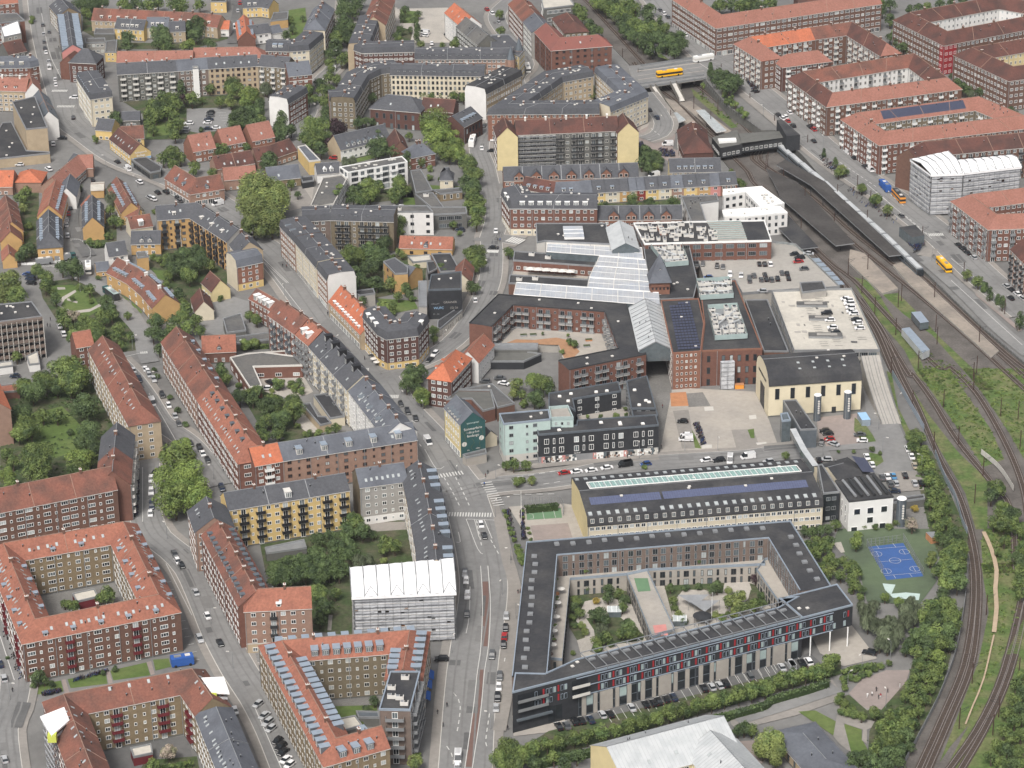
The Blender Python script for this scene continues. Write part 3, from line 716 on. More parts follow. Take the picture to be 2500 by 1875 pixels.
def canopy_roof(root,poly,zc,drop=1.0,bays=7,mtl='tarp'):
 """tarpaulin roof: long low gable with ribs; poly = 4 corners near-left, near-right, far-right, far-left"""
 mb=MB();a,b,c,d=poly;m1,m2=a.lerp(d,0.5),b.lerp(c,0.5);n=bays*2
 for k in range(n):
  t0,t1=k/n,(k+1)/n;w0=0.18*(k%2);w1=0.18*((k+1)%2)
  for p0,p1,q0,q1,z0,z1 in((a,m1,b,m2,0,drop),(m1,d,m2,c,drop,0)):
   mb.face([(*p0 .lerp(q0,t0),zc+z0+w0),(*p0 .lerp(q0,t1),zc+z0+w1),(*p1 .lerp(q1,t1),zc+z1+w1),(*p1 .lerp(q1,t0),zc+z1+w0)],mtl)
 for k in range(bays+1):
  t=k/bays;p,q,r2=a.lerp(b,t),m1 .lerp(m2,t),d.lerp(c,t)
  mb.bar((*p,zc+0.25),(*q,zc+drop+0.25),0.16,'metal_grey',4);mb.bar((*q,zc+drop+0.25),(*r2,zc+0.25),0.16,'metal_grey',4)
  if k<bays:
   p2,q2=a.lerp(b,(k+0.5)/bays),m1 .lerp(m2,(k+0.5)/bays);p3=a.lerp(b,(k+1)/bays)
   if k%2:mb.bar((*p,zc+0.2),(*p2 .lerp(q2,0.5),zc+drop*0.5+0.25),0.1,'metal_grey',4);mb.bar((*p2 .lerp(q2,0.5),zc+drop*0.5+0.25),(*p3,zc+0.2),0.1,'metal_grey',4)
 mb.walls([(p.x,p.y)for p in(a,b,c,d)],zc-0.9,zc+0.05,mtl);mb.obj('tarpaulin_roof',root)
def scaffold(label,pts,h,levels=8,cat='scaffolded building',lip=0.8,bays=7,drop=1.2,core='brick_olive',net=True):
 P=ccw([v2(p)for p in GP(pts,h)]);i0=min(range(4),key=lambda i:(P[i]+P[(i+1)%4]).y);P=P[i0:]+P[:i0]
 c0=sum(P,Vector((0,0)))/4;root=empty('scaffolded_building',label,cat,(c0 .x,c0 .y,0))
 I=offset(P,2.2,True);mb=MB();mb.prism([(p.x,p.y)for p in I],0,h-1.5,core,'felt');mb.obj('wall',root)
 mb=MB();n=4
 for i in range(n):
  a,b=P[i],P[(i+1)%n];L=(b-a).length;d=(b-a)/L;nn=Vector((d.y,-d.x));k=max(2,int(L/2.4))
  for q in range(k+1):
   p=a+d*(L*q/k)+nn*0.42;mb.bar((p.x,p.y,0),(p.x,p.y,h-0.3),0.07,'metal_grey',4)
  for lv in range(1,levels+1):
   z=lv*(h-0.5)/levels;c=(a+b)/2-nn*0.5;mb.box((c.x,c.y,z-0.08),L,1.0,0.08,'timber' if lv%3==0 else 'metal_grey',math.atan2(d.y,d.x))
   for dz,mt_ in((0.1,'offwhite'),(1.0,'metal_dark')):mb.bar((a.x+nn.x*.45,a.y+nn.y*.45,z+dz-0.1),(b.x+nn.x*.45,b.y+nn.y*.45,z+dz-0.1),0.07,mt_,4)
 mb.obj('scaffolding',root)
 if net:
  mb=MB();rr=random.Random(3)
  for i in range(n):
   a,b=P[i],P[(i+1)%n];L=(b-a).length;d=(b-a)/L;nn=Vector((d.y,-d.x));cols=int(L/1.2);rows=levels*3
   g=[[(0.05+0.1*abs(math.sin(r_*math.pi/3))+rr.random()*0.14)for c_ in range(cols+1)]for r_ in range(rows+1)]
   def pt(r_,c_):p=a+d*(L*c_/cols)+nn*g[r_][c_];return(p.x,p.y,0.8+(h-1.3)*r_/rows)
   for r_ in range(rows):
    for c_ in range(cols):
     if rr.random()<0.035:continue
     mb.face([pt(r_,c_),pt(r_,c_+1),pt(r_+1,c_+1),pt(r_+1,c_)],'net')
  mb.obj('netting',root)
 O=offset(P,-lip,True);canopy_roof(root,O,h+0.4,drop,bays);return root
scaffold('house wrapped in grey netting under a bright white tarpaulin roof by the main road','31:835,262 1605,228 1585,-20 820,50',17.5,8,bays=8)
def tower_scaffold(label,pts,h,extra):
 P=ccw([v2(p)for p in GP(pts,h)]);c0=sum(P,Vector((0,0)))/len(P);root=empty('scaffold_tower',label,'scaffold',(c0 .x,c0 .y,0));mb=MB();n=len(P)
 for i in range(n):
  a,b=P[i],P[(i+1)%n]
  for q in range(4):p=a.lerp(b,q/4);mb.bar((p.x,p.y,0),(p.x,p.y,h),0.07,'metal_grey',4)
  for lv in range(1,8):z=lv*h/7.5;mb.bar((a.x,a.y,z),(b.x,b.y,z),0.06,'metal_grey',4);mb.face([(a.x,a.y,z-0.9),(b.x,b.y,z-0.9),(b.x,b.y,z-0.1),(a.x,a.y,z-0.1)],'net')
 mb.obj('scaffolding',root);mb=MB();O=offset(P,-0.5,True)
 mb.prism([(p.x,p.y)for p in O],h,h+0.5,'tarp');mb.obj('tarpaulin_roof',root)
 mb=MB();mb.box((P[0].x,P[0].y,h-2),2.5,2,2.4,'lime_paint');mb.obj('hoist_hood',root)
tower_scaffold('scaffold with white sheet roof on the outer left corner of the bottom brick block','30:325,1195 490,1130 520,1222 402,1325',17.5,0)
tower_scaffold('scaffold with white sheet roof at the street end of the bottom brick block','30:1570,900 1715,893 1755,1005 1640,1000',17.5,0)
# along the diagonal shopping street
wing('low red roofed row with white box dormers behind the diagonal street','11:85,800 270,905',8.5,3.5,8,wall='brick_red',roof='tile_old',pat='w',st=3,dorm=('big',3.2,0.1,'white','white','R'))
wing('tall brick block with steep dark red roof on the diagonal street','11:270,890 480,1035',15.5,5,12,wall='brick_red',roof='tile_old',pat='wB',bal=(2.6,1.2,'zinc_dark','zinc_dark'),sky=(6,0.4,'R'),chim=9)
wing('block with orange red roof and white framed dormers between red and black roofs','11:480,1035 592,1128',15.2,5,12,wall='brick_dark',roof='tile_orange',pat='B',bal=(2.6,1.3,'metal_grey','metal_grey'),dorm=('big',4.4,0.2,'white','white','R'),chim=6)
wing('long cream block with black roof and dark box dormers along the diagonal street','11:592,1128 21:905,50',15,4.8,12.5,wall='render_cream',roof='slate',pat='wBw',sp=2.9,bal=(2.4,1.2,'metal_grey','metal_grey'),dorm=('big',7.5,0.75,'black_paint','black_paint','R'),sky=(5.5,0.3,'R'),chim=0)
wing('white end block with slate roof, gabled bays and zinc dormers at the street bend','21:905,50 1190,415',14.6,4.6,12.5,wall='render_white',roof='slate_light',pat='ws',sky=(3,0.35,'R'),dorm=('gab',10,0.1,'white','zinc_dark','R'),chim=8,chk='chim')
wing('corner house with two small turrets and red brick bays beside the big plane trees','11:262,320 380,445',14.2,w=12,ref='e',wall='brick_pink',roof='slate',prof='k',pat='w',sp=2.6,band=('offwhite',3.6,7.5),dorm=('gab',6,0.05,'offwhite','zinc_dark','R'),chim=9)
wing('cream fronted block with long dark roof facing the diagonal street','11:380,445 545,642',14,w=12,ref='e',wall='render_cream',roof='slate',prof='k',pat='a',sp=2.5,fr='offwhite',shop=True,sky=(6,0.6,'R'),chim=8)
wing('pink brick end block with blank white gable on the diagonal street','11:545,642 630,745',13.6,w=12,ref='e',wall='brick_pink',roof='slate',prof='k',pat='w',sp=2.4,fire='render_white',shop=True,sky=(4,0.1,'R'),chim=5)
wing('two storey house with bright orange roof, white dormers and brown roof gablets','11:640,905 888,1160',7.0,6.2,11,ref='e',wall='render_tan',roof='tile_bright',pat='w',st=2,shop=True,dorm=('shed',3.0,0.1,'white','white','R'),sky=(4.5,0.7,'R'),chim=9)
wing('dark brick corner block with white dormers, yellow ground floor cafe and many sided front','11:905,1025 1020,1160 1085,1195 1330,1165 1410,1060',13.4,w=10,ref='e',wall='brick_dark',roof='slate',prof='m',pat='w',sp=2.9,dorm=('big',4.6,0.04,'white','white','R'),base=(3.2,'render_yellow'),bal=(2.4,1,'metal_dark','metal_dark'),chim=8,band=('offwhite',13.0))
wing('dark balconied flats with concrete stair bays behind the tall garden trees','11:650,275 1140,288',14,w=12,ref='e',wall='brick_olive',roof='slate',prof='k',pat='BBaBB',sp=3.3,bal=(3.0,1.4,'metal_dark','render_grey'),dorm=('shed',5.5,0.05,'offwhite','zinc_dark','R'),chim=11,fr='offwhite')
wing('weathered grey brick back wing between the turret house and the balconied flats','11:440,285 650,275',14,w=11,ref='e',wall='brick_greybrown',roof='slate',prof='k',pat='w',sp=2.8,chim=7)
r,P,ro=flat('black boxlike building with graffiti and pale lettering on its street side','11:1408,820 1430,702 1665,677 1665,812',12.5,wall='black_clad',st=1,pat=None,vents=2,name='building',par='zinc_dark',ph=0.5)
front=min(((P[i],P[(i+1)%4])for i in range(4)),key=lambda s:(s[0]+s[1]).y);bfront=front
GRAF=(r,front)
flat('narrow grey concrete stair tower joined to the black box','11:1330,752 1395,748 1398,946 1336,944',7,wall='concrete',roof='metal_grey',st=1,pat=None)
flat('low dark annex with a wall of pale arches below the graffiti wall','11:1480,1060 1668,935 1672,975 1500,1120 1478,1110',3.4,wall='concrete_pale',roof='felt',st=1,pat='n',sp=1.8,fr='offwhite')
flat('tall ochre house with grey roof behind the round tree','11:1060,600 1150,570 1250,640 1250,690 1150,695',9,wall='render_ochre',roof='slate',st=3,pat='.w',fr='brick_dark')
wing('lower ochre wing with grey roof beside the ochre house','11:1200,610 1310,640',6.5,2.5,9,wall='render_ochre',roof='slate_light',pat='s.',st=2)
wing('low ochre house with orange roof and glass gable by the crossing','11:1182,490 1592,500',3.6,3.6,10,ref='e',wall='render_ochre',roof='tile_orange',pat='.w',st=1,fr='brick_dark',sky=(4,0.4,'R'),dorm=('gab',14,0.02,'zinc','zinc_dark','R'))
flat('long cream flat roofed shed in the back yard','11:1250,560 1420,545 1432,590 1290,605',3,wall='render_cream',roof='roof_pale',st=1,pat=None)
flat('black felt roofed workshop in the back yard','11:1430,540 1580,535 1655,670 1500,680',4,wall='brick_pink',roof='felt',st=1,pat=None,vents=1)
flat('small square black roofed shed among the yard walls','11:1395,602 1470,592 1478,655 1408,690',3,wall='black_clad',st=1,pat=None)
wing('little house with red gable roof hidden behind the street tree','11:1690,570 1665,690',4,4,7.5,wall='render_cream',roof='tile_old',pat='w',st=1)
flat('pale concrete garden building below the white gable','11:810,830 985,808 998,845 880,862',5,wall='concrete',roof='felt',st=1,pat=None)
wing('red orange hipped block with pale window grid at the narrow lane','11:1490,1415 1650,1238',11.2,5.0,9.5,wall='brick_dark',wallL='brick_pink',roof='tile_bright',ends='hh',pat='w',sp=2.4,st=4,sky=(3.5,0.4,'R'),chim=0,dorm=('shed',4,0.1,'offwhite','tile_bright','LR'))
wing('narrow white house with orange roof behind the red orange hipped block','11:1712,1290 1835,1150',8.5,4.2,8.5,wall='render_white',roof='tile_orange',pat='s',st=3,sp=2.6,sky=(5,0.5,'R'))
r,ctr,Lo,Ro=wing('cream corner house with slate roof and a dark green mural on its gable','21:1530,300 1656,436',13.5,4.2,9.5,ref='e',wall='render_paleyellow',roof='slate_light',pat='a',sp=2.3,st=4,shop=True,fire='green_mural',dorm=('gab',2.6,0.02,'offwhite','zinc_dark','R'),chim=0)
MUR=(r,Ro[-1],Lo[-1])
flat('low beige annex at the foot of the mural gable','21:1672,668 1852,622 1858,655 1700,690',3.6,wall='paving_pale',roof='felt_grey',st=1,pat=None)
flat('grey roofed low brick workshop behind the mural house','21:1640,165 1900,120 2075,272 1940,305 1890,170',5.5,wall='brick_brown',roof='felt_grey',st=1,pat=None,vents=1)
flat('brown roofed low brick shed squeezed behind the mural house','21:1545,240 1640,170 1890,172 1925,305 1830,330 1740,235',5,wall='brick_red',roof='render_darkgrey',st=1,pat=None)
wing('small cream gabled outhouse between the mural and the mint facade','21:1850,445 1890,480',4,2.5,5,wall='render_cream',roof='slate',pat=None,st=1)
wing('curved yellow terrace with red roof and blue grey skylight dormers','10:905,565 1070,650 1185,745 1275,850',7,5,11.5,wall='render_ochre',roof='tile_old',pat='w.',sp=3.4,st=2,sill=0.8,dorm=('shed',2.1,0.25,'zinc','zinc','LR'),chim=9,name='terrace_house',cat='terrace',chk='chimw')
wing('yellow house with dark red gable roof in the garden by the curved lane','10:1620,668 1700,740',4.6,4.4,8,wall='render_paleyellow',roof='tile_dark',pat='w',st=1,name='house',cat='house')
wing('cream house with dark red roof nearest the curved garden wall','10:1540,800 1572,905',4.2,4.2,7.5,wall='render_cream',roof='tile_dark',pat='w',st=1,name='house',cat='house')
wing('ochre courtyard block with slate roof, tall stair bays and many black balconies','10:1200,165 1520,140 1840,345',14,4.4,11.5,wall='render_ochre',wallL='brick_brown',roof='slate',pat='BsBw',sp=2.7,fr='brick_dark',bal=(2.6,1.2,'metal_dark','metal_dark'),sky=(4,0.5,'R'),fire='render_grey',chim=11,dorm=('shed',9,0.25,'offwhite','offwhite','R'))
wing('grey cream back wing with white framed roof terraces next to the ochre block','10:1840,345 1925,445',12.5,4.5,11,wall='render_tan',roof='slate',pat='w',chim=6)
wing('tall red brick house with slate mansard roof and yellow ground floor on the diagonal street','10:1826,640 2026,598',10.8,w=11,ref='e',wall='brick_orange',roof='slate_light',prof='m',pat='aw',sp=3,st=4,base=(3.0,'render_yellow'),fire='render_cream',sky=(3,0.1,'R'))
wing('ochre house with dark roof and two dormers below the ochre block','10:1010,462 1238,456',5.5,4,10,ref='e',wall='render_ochre',roof='slate',pat='w',st=2,dorm=('gab',3.4,0.1,'offwhite','zinc_dark','R'),name='house',cat='house')
wing('small brown roofed house with two white dormers behind the ochre block','10:1010,345 1178,320',4.5,4,9,ref='e',wall='render_cream',roof='tile_old',pat='w',st=1,dorm=('big',5,0.1,'white','white','R'),name='house',cat='house')
wing('black roofed house with white gable and roof windows next to the roadworks','10:840,560 985,540',5.5,4.5,9.5,ref='e',wall='render_white',roof='slate',pat='w',st=2,sky=(2.4,0.4,'R'),name='house',cat='house')
wing('low grey roofed shed with ochre walls by the crescent','10:745,672 845,662',3,2.5,8,ref='e',wall='render_ochre',roof='slate_light',pat='s',st=1,name='house',cat='house')
flat('ochre garage with grey roof in the courtyard garden','10:1050,530 1120,520 1145,560 1060,570',6,wall='render_ochre',roof='felt_grey',st=1,pat=None)
wing('red roofed outbuilding with two dark dormers beside the grey parking court','10:1560,1300 1820,1288',5,5,10,ref='e',wall='brick_red',roof='tile_orange',pat='a',st=1,dorm=('gab',5.5,0.1,'zinc_dark','tile_orange','R'),name='house',cat='house')
flat('long low L shaped school building with grey roof and red brick court wall','10:1775,1340 1905,1310 2212,1285 11:140,1300 380,1330 440,1400 60,1410 125,1555 10:1925,1570',5,wall='brick_red',roof='felt_grey',st=1,pat='W.',sp=3.4,name='school_building',cat='school',par='offwhite')
flat('grey roofed workshop with white skylight behind the yard cars','10:1720,1040 1860,1000 1900,1130 1750,1150',4.5,wall='render_darkgrey',roof='felt_grey',st=1,pat=None)
flat('low dark flat roofed bar along the yard fence','10:1800,1180 2140,1140 2150,1190 1810,1235',3,wall='render_darkgrey',roof='felt_grey',st=1,pat=None,domes=1)
flat('black roofed cream garage row in the allotment yard','21:522,208 640,195 765,370 650,388',3.6,wall='render_cream',roof='felt',st=1,pat=None)
flat('small L shaped black shed beside the cream garages','21:430,275 500,270 560,370 620,375 660,420 575,440',3,wall='render_tan',roof='felt',st=1,pat=None)
wing('yellow gabled row with red brown roofs at the left edge, upper part','10:40,80 90,290',6,4.6,9,wall='render_ochre',roof='tile_old',pat='w',st=2,name='terrace_house',cat='terrace')
wing('yellow end house with red brown roof, lowest of the left row','10:65,280 80,365',5.5,4.6,9,wall='render_ochre',roof='tile_old',pat='w',st=2,name='terrace_house',cat='terrace')
wing('tiny ochre cottage with orange roof under the left row','10:60,460 70,535',3.4,3.2,6,wall='render_ochre',roof='tile_orange',pat=None,st=1,name='house',cat='house')
wing('yellow terrace with brick red roof and blue skylights on the park road','10:430,-40 375,160',7,5.2,10.5,wall='render_ochre',roof='tile_orange',pat='w',st=2,dorm=('shed',2.6,0.3,'zinc','zinc','L'),name='terrace_house',cat='terrace')
wing('yellow end house with dark slate roof and small front dormer by the roadworks','10:372,190 378,400',7,5.2,10.5,wall='render_ochre',roof='slate',ends='gh',pat='w',st=2,dorm=('shed',2.5,0.25,'zinc','zinc','LR'),name='terrace_house',cat='terrace')
wing('yellow gable house with zinc dormers between the two lanes','10:710,80 712,255',5.8,4.8,9,wall='render_ochre',roof='slate',pat='w',st=1,dorm=('shed',2.6,0.3,'zinc','zinc','LR'),name='terrace_house',cat='terrace')
wing('ochre house with orange hip roof north of the yellow gable house','10:690,80 735,160',5,4.2,8,wall='render_ochre',roof='tile_orange',pat='s',st=1,name='house',cat='house')
wing('red roofed house row with pale dormers along the square','10:900,-60 1010,140',5.5,4.6,9,wall='render_ochre',roof='tile_old',pat='w',st=1,dorm=('shed',2.8,0.3,'zinc','zinc','LR'),name='terrace_house',cat='terrace')
wing('ochre garden house with flat white roof edge behind the trees','10:700,45 800,40',4.5,1.0,10,ref='e',wall='render_ochre',roof='roof_pale',pat=None,st=1,name='house',cat='house')
wing('cream gabled cottage with red roof beside the ochre garden wall','10:960,160 1080,170',4,3.6,8,wall='render_cream',roof='tile_old',pat='s',st=1,name='house',cat='house')
flat('low red roofed play house at the left edge garden','20:-40,140 130,118 150,175 -40,192',3,wall='brick_red',roof='tile_orange',st=1,pat=None)
flat('white canopy house at the foot of the office slab','10:205,1330 290,1290 308,1385 225,1395',3,wall='render_white',roof='roof_pale',st=1,pat=None)
flat('flat white entrance roof left of the office canopy','10:-60,1385 95,1365 98,1402 -60,1425',3,wall='render_white',roof='roof_pale',st=1,pat=None)
flat('white roofed maroon shed in the closed orange courtyard','30:558,238 728,202 760,262 590,302',3,wall='maroon_paint',roof='roof_pale',st=1,pat=None)
flat('pale roofed maroon shed in the bottom courtyard','30:1005,1432 1165,1398 1180,1470 1030,1500',3,wall='maroon_paint',roof='roof_pale',st=1,pat=None)
flat('low grey metal shed roof along the yellow block','21:148,1385 450,1322 470,1385 160,1428',3,wall='render_darkgrey',roof='metal_grey',st=1,pat=None)
flat('pale flat yard roof inside the horseshoe block','31:715,1205 845,1180 900,1255 760,1295',4,wall='render_darkgrey',roof='roof_pale',st=1,pat=None)
flat('dark pergola roof inside the horseshoe block','31:850,1145 1025,1150 1030,1195 870,1195',3,wall='render_darkgrey',roof='zinc_dark',st=1,pat=None)
# north-west and north
wing('cream corner block with dark mansard at the top of the diagonal street','00:592,600 700,765 865,742',14.6,w=11,ref='e',wall='render_cream',roof='slate',prof='k',pat='w',sp=2.8,dorm=('shed',2.6,0.05,'offwhite','zinc','R'),chim=0,vents=2)
wing('dark weathered block with open balconies, slate roof, left part of the long row','00:905,575 1370,548',14.2,4,11,ref='e',wall='render_darkgrey',roof='slate',pat='Bw',sp=3,bal=(2.8,1.3,'offwhite','render_grey'),chim=9,fr='offwhite')
wing('block with a tall white stair tower in the long row','00:1370,548 1605,530',14.2,4,11,ref='e',wall='brick_greybrown',roof='slate_light',pat='w',sp=2.6,chim=9)
flat('tall narrow white stair tower on the long row','00:1482,515 1528,513 1532,528 1486,530',15.2,wall='render_white',roof='roof_pale',st=5,pat='s',sp=2.4)
wing('pale yellow block with big dark windows in the long row','00:1605,530 1990,508',14.2,4,11,ref='e',wall='render_tan',roof='slate',pat='aw',sp=2.6,fr='brick_dark',chim=9,sky=(4,0.4,'R'))
wing('grey brown block with closed white balconies, right part of the long row','00:1990,508 01:320,525',14.2,4,11,ref='e',wall='brick_olive',roof='slate',pat='Bs',sp=2.7,bal=(2.3,1.2,'offwhite','render_grey'),chim=8)
wing('brick corner block with white banded bays at the tree lined street','01:330,590 510,572',12,5,13,ref='e',wall='brick_red',roof='slate_light',pat='w',sp=2.8,band=('offwhite',3.2,6.2,9.2),chim=7)
wing('long low block with plain salmon roof and white skylights, left part','00:905,395 1490,388',12,4.2,10.5,wall='brick_red',roof='tile_salmon',pat='w',sky=(2.4,0.12,'R'))
wing('long salmon roofed block right of the other one, behind the long row','00:1495,368 2045,358',12,4.2,10.5,wall='brick_red',roof='tile_salmon',pat='w',sky=(5,0.4,'R'),ends='gh')
wing('red fronted block with mansard roof and three dormers behind the long row','01:155,392 335,396',13,w=11,ref='e',wall='brick_red',roof='slate',prof='m',pat='w',sp=2.6,dorm=('big',3,0.05,'white','zinc','R'),band=('offwhite',3.5,12.4))
wing('rounded cream corner block with ornate gable on the tree lined street','01:335,396 490,385 600,290',13.5,w=11,ref='e',wall='render_cream',roof='slate',prof='k',pat='w',sp=2.4,chim=7)
wing('long terrace with patchwork red roofs and white dormers near the top','00:725,62 1130,80 1560,100 1710,118',6.5,5,11,wall='render_tan',roof='tile_old',pat='a',st=2,sp=2.6,dorm=('shed',4.6,0.2,'offwhite','offwhite','R'),chim=8,name='terrace_house',cat='terrace')
wing('yellow and cream houses with slate roofs below the patchwork terrace','00:885,218 1108,232',6.5,4.2,9,ref='e',wall='render_yellow',roof='slate',pat='a',st=2,sp=2.4,dorm=('shed',2.6,0.2,'offwhite','offwhite','R'),name='terrace_house',cat='terrace')
wing('grey cream house with slate roof, second from the left below the patchwork terrace','00:1128,212 1300,212',6.5,4.2,9,ref='e',wall='render_cream',roof='slate_light',pat='a',st=2,sp=2.6,dorm=('shed',2.6,0.2,'offwhite','offwhite','R'),name='terrace_house',cat='terrace')
wing('pale house with slate roof partly behind the big dark tree','00:1305,245 1430,240',6.5,4.2,9,ref='e',wall='render_tan',roof='slate',pat='a',st=2,sp=2.8,dorm=('shed',3,0.2,'offwhite','offwhite','R'),name='terrace_house',cat='terrace')
wing('white house with orange roof and white gable by the narrow top street','00:1590,222 1765,225',4.6,3.6,8,ref='e',wall='render_white',roof='tile_bright',pat='W',st=1,name='house',cat='house')
wing('block roof lined with blue grey box dormers along the top left street','00:520,85 560,345',12.5,3.6,11,wall='brick_tan',roof='slate',pat='w',dorm=('big',2.9,0.08,'zinc','zinc','LR'),ends='gg',fire='render_pink')
wing('dark roof with glazed slopes beside the zinc dormer block','00:460,-20 530,60',10,4,12,wall='brick_tan',roof='slate',pat='w',sky=(3,0.4,'R'))
wing('steep dark turret roof house at the left bend of the street','00:530,480 740,490',11,5.5,12,ref='e',wall='brick_dark',roof='slate',ends='hh',pat='w',dorm=('shed',4,0.2,'zinc','zinc','R'))
wing('red brown small gabled building behind the turret roof','00:520,430 590,380',9,4,9,wall='brick_red',roof='tile_dark',pat='w')
flat('yellow half timbered outbuilding in the yard','00:810,405 820,320 905,310 895,405',5,wall='render_yellow',roof='felt_grey',st=2,pat='s',sp=2)
flat('low dark yard roof behind the half timbered outbuilding','00:735,225 880,222 885,262 725,262',4,wall='render_darkgrey',roof='felt_grey',st=1,pat=None)
flat('white walled yard building with dark windows','00:655,300 810,296 815,330 660,335',6,wall='render_grey',roof='felt_grey',st=2,pat='w',sp=2.2)
wing('slate mansard block with cream ornamented dormers at the left edge','00:-200,530 235,520 300,505',13,w=11,ref='e',wall='brick_red',roof='slate_light',prof='m',pat='ws',sp=2.6,dorm=('big',4.5,0.03,'render_cream','offwhite','R'),band=('offwhite',3.5,9),chim=12)
wing('red orange roofed white house row at the left edge','00:-200,690 200,705',11,5,11,ref='e',wall='render_tan',roof='tile_salmon',pat='w',sp=2.6,chim=8,chk='chimw',dorm=('shed',5,0.2,'offwhite','tile_orange','R'))
wing('white gabled house with orange roof beside the top left street','00:225,560 250,640',10,5,8,wall='render_white',roof='tile_salmon',pat='s')
r,P,ro=flat('tall flat roofed building with blank tan wall and white balcony side','00:95,790 270,748 365,985 200,1000',14.5,wall='render_tan',roof='felt',st=5,pat=None,vents=4,name='office_building',cat='office')
flat('low long tan wall building with black roof court at the left edge','00:-120,1185 20,950 90,945 205,1165 385,1175 385,1185 -120,1240',4.5,wall='render_tan',roof='felt',st=1,pat=None,vents=4)
wing('white tall narrow house with steep zinc dormer roof beside the crossing','00:300,690 375,860',10,4.5,8.5,wall='render_white',roof='zinc_dark',pat='w',dorm=('shed',2.2,0.15,'zinc','zinc','R'))
wing('dark pitched roof house under scaffolding at the left edge','00:20,330 160,300',8,5,11,wall='render_darkgrey',roof='tile_dark',pat='w')
flat('white tarpaulin covered roof near the upper left corner','00:5,215 140,160 165,260 30,290',12,wall='render_grey',roof='tarp',st=4,pat='w')
flat('grey flat roofed building row at the upper left edge','00:-100,115 130,105 190,160 -100,190',12,wall='brick_red',roof='felt_grey',st=4,pat='w')
wing('orange roofed brick block in the very upper left corner','00:-120,45 140,20',12,4,12,ref='e',wall='brick_red',roof='tile_orange',pat='w',st=4)
r,ctr,Lo,Ro=wing('yellow inn with dark red roof and white lettering on its gable','00:915,985 1080,1110',5.6,4.6,10,wall='render_yellow',roof='tile_dark',pat='w',st=2,sky=(3.2,0.4,'R'),name='inn',cat='inn')
INN=(r,Ro[-1],Lo[-1],5.6,4.6)
wing('rear wing of the yellow inn with brick chimney','00:935,1075 1110,1065',5.4,4.6,10,ref='e',wall='render_yellow',roof='tile_old',pat='w',st=2,chim=6,name='house',cat='house')
wing('dark roofed yellow house next to the cream corner block','00:735,1000 860,1010',5.4,4,10,ref='e',wall='render_yellow',roof='slate',pat='w',st=1,name='house',cat='house')
flat('black flat roofed shop with a row of dark shopfronts below the inn','00:1005,1225 1130,1215 1250,1290 1240,1320 1160,1335',3.6,wall='render_darkgrey',roof='felt',st=1,pat='S',sp=3,fr='metal_dark')
wing('dark cottage with slate roof in the walled garden','00:940,930 1080,925',4,3,9,ref='e',wall='render_darkgrey',roof='slate',pat='w',st=1,name='house',cat='house')
wing('leftmost of three brick houses with steep salmon roofs by the car park','00:1490,1172 1665,1140',6,6.2,12,ref='e',wall='brick_orange',roof='tile_salmon',pat='Ws',st=2,sky=(4,0.3,'R'),name='house',cat='house')
wing('middle one of three brick houses with steep salmon roofs by the car park','00:1722,1125 1895,1092',6,6.2,12,ref='e',wall='brick_orange',roof='tile_salmon',pat='Ws',st=2,sky=(3,0.3,'R'),name='house',cat='house')
wing('rightmost of three brick houses with steep salmon roofs by the white gable','00:1945,1090 2120,1055',6,6.2,12,ref='e',wall='brick_orange',roof='tile_salmon',pat='Ws',st=2,sky=(5,0.3,'R'),name='house',cat='house')
wing('long brown roofed row with white roof windows below the three salmon houses','00:1670,1305 1965,1258',4.6,4.6,10,ref='e',wall='brick_pink',roof='tile_dark',pat='w',st=1,sky=(3.2,0.3,'R'),name='terrace_house',cat='terrace')
wing('brown roofed row with tan walls, right of the other brown row','00:1985,1240 2130,1215 01:395,1160',4.6,4.6,10,ref='e',wall='brick_pink',roof='tile_dark',pat='w',st=1,sky=(3.2,0.3,'R'),name='terrace_house',cat='terrace')
wing('red roofed angled shopping building with dark dormers and awnings on the square','00:1270,1375 1470,1498 1730,1455',6.2,5,11,ref='e',wall='brick_pink',roof='tile_old',pat='w',st=2,shop=True,dorm=('gab',6,0.15,'zinc_dark','zinc_dark','R'),sky=(6,0.6,'R'))
wing('orange roofed rear wing behind the angled shopping building','00:1730,1390 1980,1370',5.5,4.2,10,ref='e',wall='brick_pink',roof='tile_salmon',pat='s',st=1)
wing('modern low brick building with zigzag orange roof, left part','00:-60,1440 95,1440',4.5,5.5,13,ref='e',wall='brick_pink',roof='tile_bright',pat='w',st=1)
wing('middle peak of the modern low orange roofed building','00:255,1270 210,1350',5,3.5,12,wall='brick_pink',roof='tile_bright',ends='hh',pat=None,st=1)
wing('long modern orange roofed house on the lane near the street','00:400,1370 600,1195 715,1190',5,4.5,11,wall='brick_pink',roof='tile_salmon',pat='W',st=2)
wing('white house with slate roof behind the yellow terrace','00:540,1340 510,1450',6,4.5,8,wall='render_white',roof='slate_light',pat='w',st=2,name='house',cat='house')
wing('small slate roofed yellow house by the bend','00:570,1180 640,1200',4,3,8,wall='render_yellow',roof='slate',pat=None,st=1,name='house',cat='house')
wing('white walled end block with blank pinkish white gable and slate roof','01:250,745 400,655',12.4,w=10.5,wall='brick_red',wallL='brick_olive',roof='slate',prof='k',pat='w',sp=2.6,fire='render_white',chim=6,band=('offwhite',3.3,11.8))
wing('slate roofed street block with ornate gable beside the tree lined street','01:600,10 525,170',13,4.2,11,wall='brick_red',roof='slate_light',ends='gh',pat='w',sky=(3,0.4,'R'),chim=9,fire='render_cream')
wing('yellow terrace with slate roof in the top row','00:1878,60 2212,40 01:250,30',6,3.6,9,ref='e',wall='render_yellow',roof='slate',pat='a',st=2,sp=2.2,dorm=('shed',3,0.2,'offwhite','offwhite','R'),chim=8,name='terrace_house',cat='terrace')
